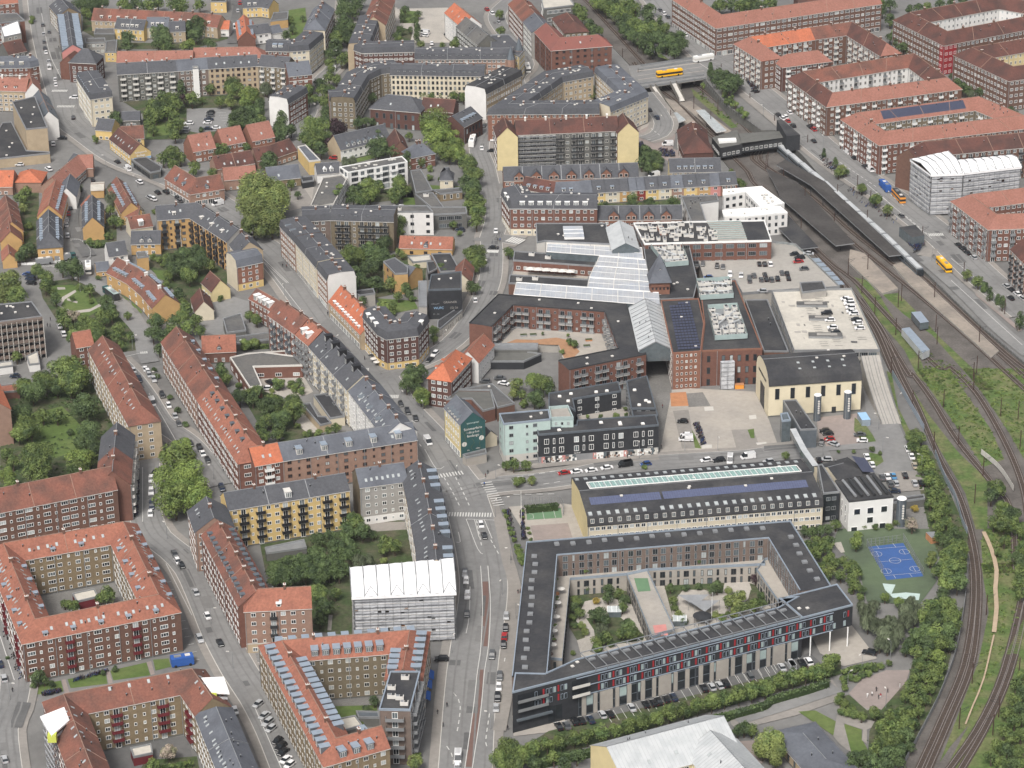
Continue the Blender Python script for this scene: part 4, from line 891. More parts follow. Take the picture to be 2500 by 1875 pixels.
wing('low red brick house with zinc dormers and orange gable by the top street','00:1880,110 1900,240',6,4.5,9,wall='brick_red',roof='tile_bright',pat='w',st=2,dorm=('shed',2.5,0.2,'zinc','zinc','LR'),name='house',cat='house')
wing('black roofed white house right of the narrow top street','00:1890,275 2090,250',6,3.6,10,ref='e',wall='render_white',roof='slate',pat='w',st=2,name='house',cat='house')
flat('ochre flat roofed house near the garden strip','01:190,165 215,100 330,92 325,150',4.5,wall='render_ochre',roof='felt_grey',st=1,pat=None)
wing('small grey roofed house beside the garden strip','01:195,262 285,245',4.5,3,8,ref='e',wall='render_white',roof='slate_light',pat=None,st=1,name='house',cat='house')
flat('yellow block cut off by the top edge','00:1625,15 1625,-60 1745,-60 1745,15',6,wall='render_yellow',roof='felt',st=2,pat='s')
wing('slate roofed courtyard block at the fork, west side','01:955,115 870,330',13.5,w=11,wall='render_tan',wallL='brick_red',roof='slate',prof='k',pat='w',sp=2.6,chim=9)
wing('old pink and red roofed block rising above the tree lined street','01:1060,-60 985,130',13.5,4.5,12,wall='render_tan',roof='tile_old',pat='w',chim=10)
wing('dark brick courtyard block with white banded windows at the fork','01:835,385 900,408 1300,398',13.5,w=11,ref='e',wall='brick_dark',roof='slate',prof='k',pat='w',sp=2.5,band=('offwhite',12.8,9.6),chim=9)
r,ctr,Lo,Ro=wing('long pink brick block with slate mansard and a row of small dormers','01:1305,458 2060,455',13.5,w=11,ref='e',wall='brick_pink',roof='slate',prof='m',pat='w',sp=2.3,dorm=('shed',3.4,0.05,'zinc_dark','zinc_dark','R'),chim=0,vents=8)
def spire(root,p,r,z0,z1,zt):
 mb=MB();q=[(p.x+r*math.cos(i*math.pi/4),p.y+r*math.sin(i*math.pi/4))for i in range(8)]
 mb.walls(q,0,z1,'brick_pink');mb.obj('turret',root);mb=MB()
 for i in range(8):a,b=q[i],q[(i+1)%8];mb.face([(*a,z1),(*b,z1),(p.x,p.y,zt)],'zinc_dark')
 mb.obj('spire',root)
spire(r,G(src('01',2045,455),14),2.2,0,14,21);spire(r,G(src('01',2108,385),14),2.2,0,14,21)
flat('dark mansard block with yellow court side behind the twin spires','01:1890,275 2030,270 2150,390 2110,440 1995,380 1890,370',13.8,wall='render_paleyellow',roof='slate',st=5,pat='w',sp=2.4,vents=6)
wing('grey street block with dark roof and blank white rear gable','01:1700,130 1870,270',13,4.6,11,wall='render_darkgrey',roof='felt_grey',pat='w',sky=(3,0.4,'L'))
wing('orange roofed street block between white and grey ones at the top','01:1610,20 1740,130',13.5,4.8,11,wall='render_white',roof='tile_bright',pat='a',sky=(5,0.4,'R'))
wing('long tan street block with curved front and smoky roof, upper centre','01:1160,480 985,500 860,560 745,745',13,w=12,wall='brick_olive',wallL='brick_olive',roof='slate',prof='k',pat='aw',sp=2.7,chim=9,ends='gG',fr='offwhite',vents=12)
wing('red brick end house with white bands, lowest of the curved street block','01:645,778 842,768',12.8,w=9,ref='e',wall='brick_pink',roof='slate',prof='k',pat='w',sp=3,band=('offwhite',3.4,9.5))
wing('long white courtyard front with slate dormer roof in the upper centre','01:1115,578 1840,588',13.6,w=11,ref='e',wall='render_cream',roof='slate',prof='m',pat='a',sp=2.15,fr='metal_dark',dorm=('shed',2.9,0.05,'zinc_dark','zinc_dark','R'),chim=10)
wing('pink brick street wing with blank white end wall in the upper centre','01:2050,520 1770,665',13.2,w=12,wall='brick_pink',wallL='render_tan',roof='felt',prof='k',pat='a',sp=2.1,st=4,fire='render_white',sky=(2.2,0.05,'L'),vents=10)
wing('dark red brick school with tall green windows and slate hip roof','01:955,835 1345,868',9.5,5,15,ref='e',wall='brick_dark',roof='slate',ends='hh',pat='T',sp=3.6,st=2,fr='glass_mid',sky=(3.4,0.35,'R'),chim=0,name='school_building',cat='school')
wing('dark brown roofed middle wing of the red brick school','01:1350,852 1600,868',8.5,4.6,11,ref='e',wall='brick_dark',roof='tile_dark',pat='w',sp=3,st=2,sky=(3.4,0.4,'R'),name='school_building',cat='school')
wing('end wing of the school with zinc roof lights facing the street corner','01:1735,820 1590,895',9,4.4,13,wall='brick_dark',roof='slate',pat='T',sp=2.6,st=2,dorm=('shed',2.4,0.3,'zinc','zinc','L'),fr='metal_dark',name='school_building',cat='school')
wing('white mansion with slate roof and white dormers on the lawn','01:732,1160 1120,1070',5.8,5.5,12,ref='e',wall='render_white',roof='slate',pat='w',sp=2.8,st=2,dorm=('gab',3,0.1,'white','zinc_dark','R'),fire='render_tan',name='mansion',cat='mansion')
r,P,ro=flat('white modernist block with ribbon windows and stepped balconies','01:722,1292 1205,1210 1248,1252 790,1335',11,wall='render_white',roof='felt_grey',st=4,pat='LB',sp=3.8,bal=(3.4,1.3,'white','white'),vents=14,fr='metal_grey',par='white')
wing('pale villa with dark hipped roof beside the green trees','01:1500,1290 1600,1290',6.2,4.4,9,wall='render_cream',roof='slate',ends='hh',pat='w',st=2,name='villa',cat='villa')
wing('brick house with dark roof and red gable near the round tree','01:1150,990 1190,1090',6,5,8,wall='brick_brown',roof='tile_dark',pat='w',st=2,name='house',cat='house')
wing('red brick villa with slate roof, white banded windows and iron fence','01:1240,1120 1420,1085',6.5,4.6,10,wall='brick_red',roof='slate_light',ends='hh',pat='w',st=2,chim=5,band=('offwhite',3.2),name='villa',cat='villa')
flat('bright yellow flat roofed hall with white rear wall','01:400,1135 462,1122 575,1238 488,1248',6.5,wall='render_yellow',roof='slate_light',st=1,pat=None,par='offwhite')
wing('grey roofed house behind the great plane trees','01:172,1395 425,1368',4.5,4.5,11,ref='e',wall='brick_tan',roof='slate_light',pat='w',st=1,sky=(4.5,0.3,'R'),name='house',cat='house')
wing('small white gabled house with two round topped dormers','01:550,1345 730,1330',5,3.6,9,ref='e',wall='render_white',roof='slate',pat='s',st=1,dorm=('gab',3,0.15,'white','white','R'),name='house',cat='house')
flat('black garage between grey house and yellow hall','01:425,1370 520,1360 525,1395 435,1410',3,wall='black_clad',st=1,pat=None)
flat('grey concrete office wing with planted roof terrace','01:500,1590 595,1375 740,1352 780,1385 11:680,155 485,170',9,wall='concrete',roof='felt_grey',st=3,pat='L',sp=3.6,vents=3,par='concrete_pale')
r,P,ro=flat('long office bar with white end facade, gateway and small balconies','11:645,168 1400,168 1446,215 1118,215 1000,205 640,205',10.5,wall='render_white',roof='felt_grey',st=3,pat='w.',sp=3.4,fr='metal_dark',vents=3,vk='unit')
flat('low grey pavilion with glazed front by the crossing','11:1400,182 1700,178 1706,225 1450,238',7,wall='render_darkgrey',roof='felt_grey',st=2,pat='L',sp=3.4,fr='metal_grey')
flat('dark saddle roofed hall south of the pale villa','01:1270,1320 1350,1310 1440,1470 1310,1490',6,wall='render_darkgrey',roof='felt_grey',st=1,pat=None)
flat('flat dark roof strip with raised lantern behind the office bar','01:1305,1500 1445,1490 11:1530,182 1430,182',5,wall='render_darkgrey',roof='felt_grey',st=1,pat=None,vents=1,vk='unit')
flat('brown low garage building beside the villa garden','01:1440,1470 1660,1450 1670,1482 1500,1500',3.4,wall='brick_tan',roof='felt_grey',st=1,pat='D',sp=3)
wing('long red brick street block with rust coloured roof at the top','02:215,-40 330,95',14,4.6,12,wall='brick_red',roof='tile_old',pat='w',sp=2.6,chim=12)
wing('ornate grey and white gabled house between two brick blocks','02:330,95 400,180',14,4.6,12,wall='render_grey',roof='slate_light',pat='w',sp=2.4)
wing('massive dark red brick block with plain salmon red roof and green windows','02:420,175 525,290 905,260',14.6,4.4,12,wall='brick_red',wallL='brick_olive',roof='tile_dullred',ends='gh',pat='w',sp=3.6,st=5,fr='brick_dark',sky=(16,0.5,'R'))
wing('brown roofed tan brick house beside the railway','02:560,70 655,185',10,4.4,13,wall='brick_olive',roof='tile_dark',ends='hh',pat='w',st=3)
flat('pale flat roofed building with moss square beside the railway','02:385,0 600,-10 640,42 400,70',8,wall='render_darkgrey',roof='roof_pale',st=2,pat='L',sp=3.4)
wing('cream fronted slate roofed end of the triangular block nearest the road bridge','02:838,795 1095,690 890,500',13.6,w=12.5,ends='gG',wall='render_cream',wallL='render_tan',roof='slate_light',prof='k',pat='aw',sp=2.6,chim=9,vents=6,sky=(4,.05,'R'))
wing('large slate roofed triangular block with tan courtyard fronts near the road bridge','02:735,515 470,565 130,800 830,795',13.6,w=12.5,wall='brick_orange',wallL='render_tan',roof='slate',prof='k',pat='aw',sp=2.6,chim=11,vents=14,fr='offwhite',patR='aw')
flat('yellow stair tower with round roof in the triangular courtyard','02:632,545 690,510 748,520 750,545 690,560',15.5,wall='render_paleyellow',roof='felt',st=5,pat='s',sp=2.3)
flat('dark mansard corner block at the left of the triangular block','02:-10,275 110,265 240,410 110,400',13,wall='brick_pink',roof='felt',st=4,pat='w',sp=2.5,vents=7)
r,ctr,Lo,Ro=wing('long block with dark red roof, its court side full of scaffolding','02:192,1040 978,1008',16,5,12,ref='e',wall='render_darkgrey',roof='tile_dark',pat='BwB',sp=3.0,bal=(2.8,1.4,'metal_dark','render_grey'),fr='offwhite',chim=8,chk='chimw',vents=10)
mb=MB();a,b=Ro[0],Ro[-1];d=(b-a).normalized();nn=Vector((d.y,-d.x))
for q in range(24):
 p=a.lerp(b,q/60)+nn*2.2;mb.bar((p.x,p.y,0),(p.x,p.y,15.5),0.06,'metal_grey',4)
for lv in range(1,9):
 c=a.lerp(b,0.19)+nn*1.5;mb.box((c.x,c.y,lv*1.9),(b-a).length*0.38,1.2,0.1,'metal_grey',math.atan2(d.y,d.x));c+=nn*0.7;mb.box((c.x,c.y,lv*1.9+0.8),(b-a).length*0.38,0.06,0.12,'offwhite',math.atan2(d.y,d.x))
mb.obj('scaffolding',r)
wing('left of two pale yellow gable ends with dark red roofs','02:95,900 122,985',16,4.8,9.5,wall='brick_brown',roof='tile_dark',pat='w',fire='render_paleyellow')
wing('right of two pale yellow gable ends with dark red roofs','02:1010,870 1055,950',16,4.8,9.8,wall='brick_brown',roof='tile_dark',pat='w',fire='render_paleyellow')
wing('orange brick terrace with eight paired window gables below the scaffolded block','02:95,1395 1135,1362',6.5,4.8,10,ref='e',wall='brick_orange',roof='slate',pat='w',sp=2.2,st=2,dorm=('bay',7.8,0.0,'brick_orange','slate','R'),name='terrace_house',cat='terrace')
wing('slate roofed cream terrace with arched windows near the station house','02:1375,1330 1770,1322',5.5,4.8,10,ref='e',wall='render_tan',roof='slate',pat='a',sp=2.2,st=2,dorm=('shed',2.9,0.2,'offwhite','zinc','R'),name='terrace_house',cat='terrace',fire='render_paleyellow')
COLH=[(690,782,'render_paleyellow','pale yellow, leftmost'),(782,880,'render_yellow','mustard'),(880,990,'render_cream','white'),(990,1062,'render_ochre','ochre half hidden by a tree'),(1062,1125,'render_tan','tan, behind the tree'),(1125,1190,'render_maroon','dark red'),(1190,1290,'render_yellow','yellow, right of the dark red one'),(1290,1390,'render_cream','pale cream'),(1390,1485,'brick_pink','dusty orange'),(1485,1588,'render_yellow','warm yellow'),(1588,1690,'render_ochre','golden'),(1690,1768,'render_pink','pink'),(1768,1895,'brick_orange','salmon, rightmost')]
for x0,x1,wl_,nm in COLH:
 ya=1492-(x0-690)*0.06;yb=1492-(x1-690)*0.06
 wing('row house with slate roof in the painted terrace, '+nm,f'02:{x0},{ya} {x1},{yb}',5.8,4.2,9.5,ref='e',wall=wl_,roof=random.choice(('slate','slate','slate_light')),pat='w',sp=1.9 if x1-x0<90 else 2.1,st=2,dorm=('shed',2.3,0.2,'offwhite','zinc','R'),name='row_house',cat='row house',group='painted terrace houses')
wing('brown and grey roofed left end of the painted terrace','02:225,1455 480,1500 690,1492',5.8,4.2,9.5,ref='e',wall='render_tan',roof=['tile_dark','slate_light'],pat='w',sp=2.2,st=2,dorm=('shed',3,0.2,'offwhite','zinc','R'),name='terrace_house',cat='terrace')
wing('red brick corner block with white bay, mansard and white dormers by the crossing','12:75,80 142,185 815,186',12.6,w=12,ref='e',wall='brick_red',roof='slate',prof='m',pat='w',sp=3.0,st=4,dorm=('big',3.4,0.03,'white','white','R'),base=(3.1,'render_cream'),vents=6,cornice='white')
wing('orange brick terrace with five gables behind the shopping centre','12:820,275 1470,268',6.5,4.6,10,ref='e',wall='brick_orange',roof='slate',pat='w',sp=2.2,st=2,dorm=('bay',7.5,0.0,'brick_orange','slate','R'),name='terrace_house',cat='terrace')
flat('white building with grey felt roof bent around a small tree','12:1462,95 1740,88 1752,130 1612,150 1655,285 1540,292',9,wall='render_white',roof='felt_grey',st=3,pat='.w',sp=4,vents=6,vk='pipe',fr='metal_dark')
flat('white modernist office with many dark square windows, north wing','12:1785,45 2085,20 2260,150 2080,188 1960,62 1785,92',10,wall='render_white',roof='white',st=3,pat='w',sp=3.2,vents=12,fr='metal_dark',par='white')
flat('white modernist office, south wing with dark slot windows','12:1780,205 2100,180 13:330,175 388,222 60,255 -105,250',9.5,wall='render_white',roof='white',st=3,pat='a',sp=3,vents=3,fr='metal_dark',par='white')
# shopping centre and square
def glass_roof(label,pts,z,n):
 P=GP(pts,z);c=sum(P,Vector((0,0,0)))/4;r=empty('glass_roof',label,'glass roof',(c.x,c.y,z-3));mb=MB()
 a,b,c2,d=P
 mb.face([d,c2,b,a],'glassroof');mb.walls([(p.x,p.y)for p in(d,c2,b,a)],z-3.0,z-0.02,'glass_mid');mb.obj('glazing',r)
 mb=MB()
 for k in range(n+1):
  t=k/n;p,q=a.lerp(b,t),d.lerp(c2,t);mb.bar(p+Vector((0,0,.06)),q+Vector((0,0,.06)),0.2 if k%5==0 else 0.035,'offwhite',4)
 for t in(0,0.5,1):mb.bar(a.lerp(d,t)+Vector((0,0,.08)),b.lerp(c2,t)+Vector((0,0,.08)),0.2 if t!=0.5 else 0.08,'white',4)
 mb.obj('frame',r)
glass_roof('pale glass roof topmost of the stepped glass roofs','12:435,435 1160,490 1170,575 422,520',12,20)
glass_roof('short glass roof step, second from the top','12:832,555 1185,582 1202,660 802,632',12.6,12)
glass_roof('short glass roof step, third from the top','12:795,630 1206,658 1217,752 757,716',12.4,12)
glass_roof('short glass roof step, fourth from the top, above the longest one','12:756,720 1212,752 1222,828 742,795',12.2,12)
glass_roof('longest pale glass roof, just above the brick courtyard block','12:192,757 1290,836 1300,938 172,850',13,28)
wing('short arcade with ribbed white pitched roof at the north end','12:988,278 1035,452',13.5,3.0,11,wall='glass_mid',roof='steel_white',pat=None,st=1,name='glass_arcade',cat='arcade',cornice='white')
r,ctr,Lo,Ro=wing('long arcade with ribbed white pitched roof ending over the paved passage','12:1187,885 1268,1217',4.5,3.4,12.5,z0=9.0,plinth='glass_mid',wall='glass_mid',roof='steel_white',pat=None,st=1,name='glass_arcade',cat='arcade',cornice='white')
mb=MB()
for i in range(13):
 for A in(Lo,Ro):
  p=A[0].lerp(A[1],i/12);q=ctr[0].lerp(ctr[1],i/12);mb.bar((p.x,p.y,13.75),(q.x,q.y,17.1),0.09 if i%3 else 0.18,'metal_grey',4)
mb.obj('ribs',r)
r,P,ro=flat('dark flat roofed hall with a big glazed roof light beside the crossing','12:342,305 882,305 935,466 412,440 350,452',13,wall='offwhite',roof='felt',st=2,pat='L',sp=4,fr='white',vents=6)
q=GP('12:550,337 702,335 716,422 562,424',13.1);mb=MB();mb.prism([(p.x,p.y)for p in ccw(q)],13.0,14.0,'white','glassroof')
for t in(0.33,0.66):mb.bar(q[0].lerp(q[3],t)+Vector((0,0,1)),q[1].lerp(q[2],t)+Vector((0,0,1)),0.15,'white',4)
mb.obj('roof_light',r)
flat('low brick range with dark roof facing a row of white parasols','12:176,520 822,560 800,635 166,590',9,wall='brick_red',roof='felt',st=2,pat='w',sp=3,vents=3,vk='unit')
flat('low dark roofed range between the parasol terrace and the longest glass roof','12:142,702 752,740 742,796 132,766',8,wall='brick_brown',roof='felt',st=2,pat='w',vents=2,vk='unit')
flat('terrace deck in front of the low brick range','12:165,640 770,675 745,738 150,704',4.5,wall='brick_brown',roof='paving_pale',st=1,pat=None)
for k in range(6):
 p=G(src('12',300+k*62,690+k*4),5);r0=empty('parasol','white square parasol on the mall terrace, '+('first','second','third','fourth','fifth','last')[k]+' from the left','parasol',p,'white parasols on the terrace')
 mb=MB();mb.bar(p,p+Vector((0,0,2.4)),0.06,'metal_grey',6);mb.obj('pole',r0)
 mb=MB();t=p+Vector((0,0,3.1));q=[p+Vector((x,y,2.3))for x,y in((-1.7,-1.7),(1.7,-1.7),(1.7,1.7),(-1.7,1.7))]
 for i in range(4):mb.face([q[i],q[(i+1)%4],t],'offwhite')
 mb.obj('canopy',r0)
flat('dark roofed hall wrapped around the brick tower','12:1168,462 1525,470 1590,750 1560,880 1302,893 1225,840',12,wall='brick_brown',roof='felt',st=2,pat=None,vents=5)
def plant(label,pts,z,rows,cols,seed,kinds=('unit',)):
 P=GP(pts,z);c=sum(P,Vector((0,0,0)))/4;r=empty('roof_plant',label,'roof plant',(c.x,c.y,z));mb=MB()
 mb.walls([(p.x,p.y)for p in ccw([v2(p)for p in P])],z+0.1,z+2.2,'glass_green');mb.poly([(p.x,p.y,z+0.07)for p in P],'metal_grey');mb.obj('glass_screen',r)
 rr=random.Random(seed);a,b,c2,d=P;ex=(b-a);ang=math.atan2(ex.y,ex.x);mb=MB()
 for i in range(rows):
  for j in range(cols):
   if rr.random()<0.12:continue
   u,v=(j+0.5+rr.uniform(-.1,.1))/cols,(i+0.5)/rows;p=a.lerp(b,u).lerp(d.lerp(c2,u),v)
   inst('cooling_unit',small_mesh('unit'),r,(p.x,p.y,z+0.1),(0,0,ang+(math.pi/2 if rr.random()<0.3 else 0)),(rr.uniform(.8,1.3),rr.uniform(.9,1.5),rr.uniform(.8,1.4)))
 for i in range(4):
  p,q=a.lerp(d,rr.random()),b.lerp(c2,rr.random());mb.bar(p.lerp(q,0.1)+Vector((0,0,1.2)),p.lerp(q,0.9)+Vector((0,0,1.2)),0.3,'steel_white',8)
 mb.obj('duct',r);return r
plant('glass screened roof plant right of the brick tower','12:1225,490 1470,482 1520,625 1340,640',12.2,4,4,1)
plant('screened row of white cooling units above the roof car park edge','12:1578,765 1832,748 1868,878 1612,893',14.8,3,7,2)
plant('largest glass screened plant yard on the black mall roof','12:1665,968 1895,952 1975,1190 1722,1205',14.8,7,4,3)
P=ccw([v2(p)for p in GP('12:1222,757 1384,752',17.5)]);d=(P[1]-P[0])if P[1].x>P[0].x else(P[0]-P[1]);a=P[0]if P[0].x<P[1].x else P[1]
nn=Vector((-d.y,d.x));Q=[a,a+d,a+d+nn,a+nn];cc=sum(Q,Vector((0,0)))/4
r=empty('brick_tower','square orange brick tower with steep grey pyramid roof among glass roofs','tower',(cc.x,cc.y,0));mb=MB();I=offset(Q,0.4,True)
mb.walls([(p.x,p.y)for p in I],0,17.2,'brick_orange');O=offset(Q,0.15,True);mb.walls([(p.x,p.y)for p in O],15.2,15.7,'brick_red');mb.obj('wall',r)
for q in range(5):p=I[0].lerp(I[1],(q+0.5)/5);inst('window',win_mesh('s','brick_dark',0),r,(p.x,p.y,14),(0,0,math.atan2(d.y,d.x)))
p=I[0].lerp(I[1],0.5);inst('window',win_mesh('s','offwhite',0),r,(p.x,p.y,11),(0,0,math.atan2(d.y,d.x)))
mb=MB();O=offset(Q,-0.4,True)
for i in range(4):mb.face([(*O[i],17.2),(*O[(i+1)%4],17.2),(cc.x,cc.y,28)],'slate_light')
mb.poly([(*p,17.15)for p in O],'slate',up=False);mb.obj('roof',r)
m0=O[0].lerp(O[1],0.5).lerp(cc,0.45);inst('dormer',dorm_mesh('gab','slate','slate_light'),r,(m0 .x,m0 .y,21.2),(0,0,math.atan2(d.y,d.x)),(0.7,0.7,0.7))
r,P,ro=flat('orange brick mill front with small windows and a roof full of solar panels','12:1305,900 1598,886 1640,1080 1615,1292 1395,1308',15,wall='brick_orange',roof='felt',st=6,pat='s',sp=1.75,vents=3,fr='offwhite',par='brick_orange',name='mill_building',cat='mill')
q=GP('12:1365,960 1545,905 1617,1275 1440,1285',15.4);a,b,c2,d=q;mb=MB()
q=GP('12:1365,915 1530,905 1617,1272 1438,1282',15.4);a,b,c2,d=q
for i in range(17):
 for j in range(7):
  if i<1 and j<3:continue
  u0,u1,v0,v1=j/7+.01,(j+1)/7-.012,i/17+.012,(i+1)/17-.02
  f=lambda u,v:a.lerp(b,u).lerp(d.lerp(c2,u),v)
  mb.face([f(u0,v1),f(u1,v1),f(u1,v0)+Vector((0,0,.35)),f(u0,v0)+Vector((0,0,.35))],'solar')
mb.obj('solar_panels',r)
flat('wide brick mill hall with tall window bays and black roof','12:1620,895 1605,760 1880,748 2090,1272 1735,1285 1618,1290 1642,1080',14.4,wall='brick_red',roof='felt',st=3,pat='T',sp=3.0,fr='metal_dark',par='brick_orange',vents=4,vk='pipe',name='mill_building',cat='mill')
P=GP('12:1745,1400 1872,1390',9);P2=G(src('22',1765,158)),G(src('22',1870,152))
r=empty('scaffold_tower','grey netted scaffold tower standing against the brick mill hall','scaffold',P2[0]);mb=MB();d=P2[1]-P2[0];nn=Vector((d.y,-d.x,0)).normalized()
c=(P2[0]+P2[1])/2-nn*0.2;mb.box((c.x,c.y,0.2),d.length,1.8,11,'net',math.atan2(d.y,d.x));mb.obj('netting',r);mb=MB()
for k in range(7):
 for t in(0,.5,1):p=P2[0].lerp(P2[1],t)+nn*0.85;mb.bar((p.x,p.y,0),(p.x,p.y,11.6),.06,'metal_grey',4)
 mb.bar((P2[0].x+nn.x*.9,P2[0].y+nn.y*.9,k*1.8+.3),(P2[1].x+nn.x*.9,P2[1].y+nn.y*.9,k*1.8+.3),.06,'metal_grey',4)
mb.obj('scaffolding',r)
p=G(src('22',1910,150));r=empty('skip','orange skip container at the foot of the brick mill hall','skip',p);mb=MB();mb.box((p.x,p.y,0),3.4,1.8,1.6,'orange_paint',0.05,'timber');mb.box((p.x,p.y,1.6),3.6,2.0,.12,'orange_paint',.05,'timber');mb.obj('body',r)
r,P,ro=flat('long brick garage building with louvred bays and open roof wells','12:1095,305 2105,283 2160,440 1180,465',14,wall='brick_red',roof='felt',st=4,pat='L',sp=4.6,fr='metal_grey',par='white',ph=0.6,vents=0)
q=GP('12:1130,320 1700,305 1735,440 1200,450',14.1);a,b,c2,d=q;rr=random.Random(5)
for k in range(46):
 u,v=rr.random(),rr.uniform(.08,.92);p=a.lerp(b,u).lerp(d.lerp(c2,u),v);inst('cooling_unit',small_mesh('unit'),ro,(p.x,p.y,14.1),(0,0,rr.choice((0,1.57))),(rr.uniform(.8,1.8),rr.uniform(.8,1.6),rr.uniform(.7,1.2)))
mb=MB()
f=lambda u,v:a.lerp(b,u).lerp(d.lerp(c2,u),v)+Vector((0,0,.06));mb.face([f(.24,.6),f(.34,.6),f(.34,.05),f(.24,.05)],'brick_orange');mb.obj('brick_well',r);mb=MB()
q=GP('12:1660,292 1925,290 1975,432 1750,440',14.15);mb.poly([tuple(p)for p in q],'concrete')
for k in range(9):
 mb.bar(q[0].lerp(q[3],k/9)+Vector((0,0,.3)),q[1].lerp(q[2],k/9)+Vector((0,0,.3)),.18,'glass_green',4)
mb.obj('roof_grille',r)
r,P,ro=flat('pale concrete roof car park with green railing by the railway','12:1590,590 13:265,452 450,470 790,800 272,830 40,850 12:1880,745 1640,745',6,wall='concrete',roof='concrete',st=1,pat=None,ph=0.9,par='metal_grey',pw=0.1,name='car_park',cat='car park')
DK1=6.05
r,P,ro=flat('upper pale concrete parking deck beside the yellow warehouse','13:268,832 880,814 1098,1288 440,1292',9.5,wall='concrete',roof='roof_pale',st=3,pat='L',sp=3.4,fr='metal_grey',ph=0.9,par='metal_grey',pw=0.1,name='car_park',cat='car park')
DK2=9.55;DECK2=r;DR=ro
for x,y,w_,l in((575,935,4,12),(640,1040,3.4,9),(680,1175,4,13)):
 mb=MB();p=G(src('13',x,y),9.5);mb.box((p.x,p.y,9.55),l,w_,.9,'metal_grey',-.05,'felt_grey');mb.box((p.x+.6,p.y,10.5),l*.6,w_*.5,.06,'concrete',-.05);mb.obj('ramp_opening',r)
flat('concrete stair house with black roof on the parking deck','13:482,762 658,752 688,815 500,838',6.5,z0=6,wall='concrete',roof='felt',st=1,pat=None)
flat('low black roof strip between mill hall and parking deck','13:60,897 232,893 395,1292 205,1292',8.5,wall='brick_brown',roof='felt',st=1,pat=None,vents=2,vk='pipe')
for k in range(6):
 x0,y0=545+k*35,572+k*35
 P=GP(f'13:{x0},{y0} {x0+85},{y0-3} {x0+108},{y0+24} {x0+26},{y0+28}',4);r=empty('car_port',('uppermost','second','third','fourth','fifth','lowest')[k]+' light blue canopy stepping down beside the roof car park','canopy',(P[0].x,P[0].y,0),'light blue stepped canopies')
 mb=MB();mb.prism([(p.x,p.y)for p in ccw([v2(p)for p in P])],3.8,4.05,'zinc');mb.obj('roof',r);mb=MB()
 for p in P:mb.bar((p.x,p.y,0),(p.x,p.y,3.8),.1,'metal_grey',4)
 mb.obj('post',r)
rr=random.Random(31)
def deck_marks(root,pts,z,n):
 q=GP(pts,z);mb=MB()
 for k in range(n):
  u,v=rr.uniform(.05,.9),rr.uniform(.05,.9);f=lambda u,v:q[0].lerp(q[1],u).lerp(q[3].lerp(q[2],u),v);c=f(u,v);l,w_=rr.uniform(.01,.09),rr.uniform(.01,.05);zz=Vector((0,0,.004+.002*k))
  mb.face([f(u,v)+zz,f(u+l,v+.004)+zz,f(u+l*.9,v+w_)+zz,f(u,v+w_*.8)+zz],rr.choice(('concrete','concrete','concrete_pale','felt_grey')))
 for k in range(26):
  for u0,u1 in((.82,.93),(.5,.6),(.33,.43)):
   if rr.random()<.25:continue
   v=.08+k*.034;zz=Vector((0,0,.09));mb.face([q[0].lerp(q[1],u0).lerp(q[3].lerp(q[2],u0),v)+zz,q[0].lerp(q[1],u1).lerp(q[3].lerp(q[2],u1),v)+zz,q[0].lerp(q[1],u1).lerp(q[3].lerp(q[2],u1),v+.004)+zz,q[0].lerp(q[1],u0).lerp(q[3].lerp(q[2],u0),v+.004)+zz][::-1],'felt_grey')
 mb.obj('deck_markings',root)
deck_marks(DECK2,'13:280,840 875,825 1080,1275 450,1280',9.58,30)
P0=GP('13:985,1330',9);P=[G(src('13',985,1310),9.4),G(src('13',1040,1420),7.6),G(src('23',1090,210),3),G(src('23',1170,425),.3)]
P=[G(src('13',1025,1320),9.4),G(src('23',1065,60),6.2),G(src('23',1125,250),2.8),G(src('23',1190,430),.15)]
r=empty('car_ramp','long sloping concrete car ramp with railings from the parking deck','ramp',(P[0].x,P[0].y,0));P=smooth(P,5);mb=MB();L,R=offset(P,3.6),offset(P,-3.6)
for i in range(len(P)-1):
 z0,z1=P[i].z,P[i+1].z
 mb.face([(*R[i],z0),(*R[i+1],z1),(*L[i+1],z1),(*L[i],z0)],'concrete')
 for A,s_ in((L,1),(R,-1)):
  q=[(*A[i],0),(*A[i+1],0),(*A[i+1],z1+.3),(*A[i],z0+.3)];mb.face(q,'concrete')
mb.obj('deck',r);mb=MB()
for A in(L,R):
 for i in range(len(P)-1):
  for h in(.7,1.1):mb.bar((*A[i],P[i].z+h),(*A[i+1],P[i+1].z+h),.05,'metal_grey',4)
  mb.bar((*A[i],P[i].z),(*A[i],P[i].z+1.1),.05,'metal_grey',4)
mb.obj('railing',r);mb=MB()
for o in(-2,-.9,.9,2):
 A=offset(P,o)
 for i in range(len(P)-1):mb.face([(A[i].x-.14,A[i].y,P[i].z+.03),(A[i+1].x-.14,A[i+1].y,P[i+1].z+.03),(A[i+1].x+.14,A[i+1].y,P[i+1].z+.03),(A[i].x+.14,A[i].y,P[i].z+.03)],'asphalt')
mb.obj('wheel_tracks',r)
PROF['c']=[(0,0),(.1,2.2),(.28,4.0),(.55,5.3),(1,5.9)]
r,ctr,Lo,Ro=wing('big pale yellow warehouse with curved black roof beside the square','23:245,130 960,80',13,w=21,ref='e',wall='render_palecream',roof='felt',prof='c',pat=None,name='warehouse',cat='warehouse',cornice='metal_dark')
a,b=Ro[0],Ro[1];d=(b-a).normalized();ang=math.atan2(d.y,d.x);nn=Vector((d.y,-d.x));L=(b-a).length
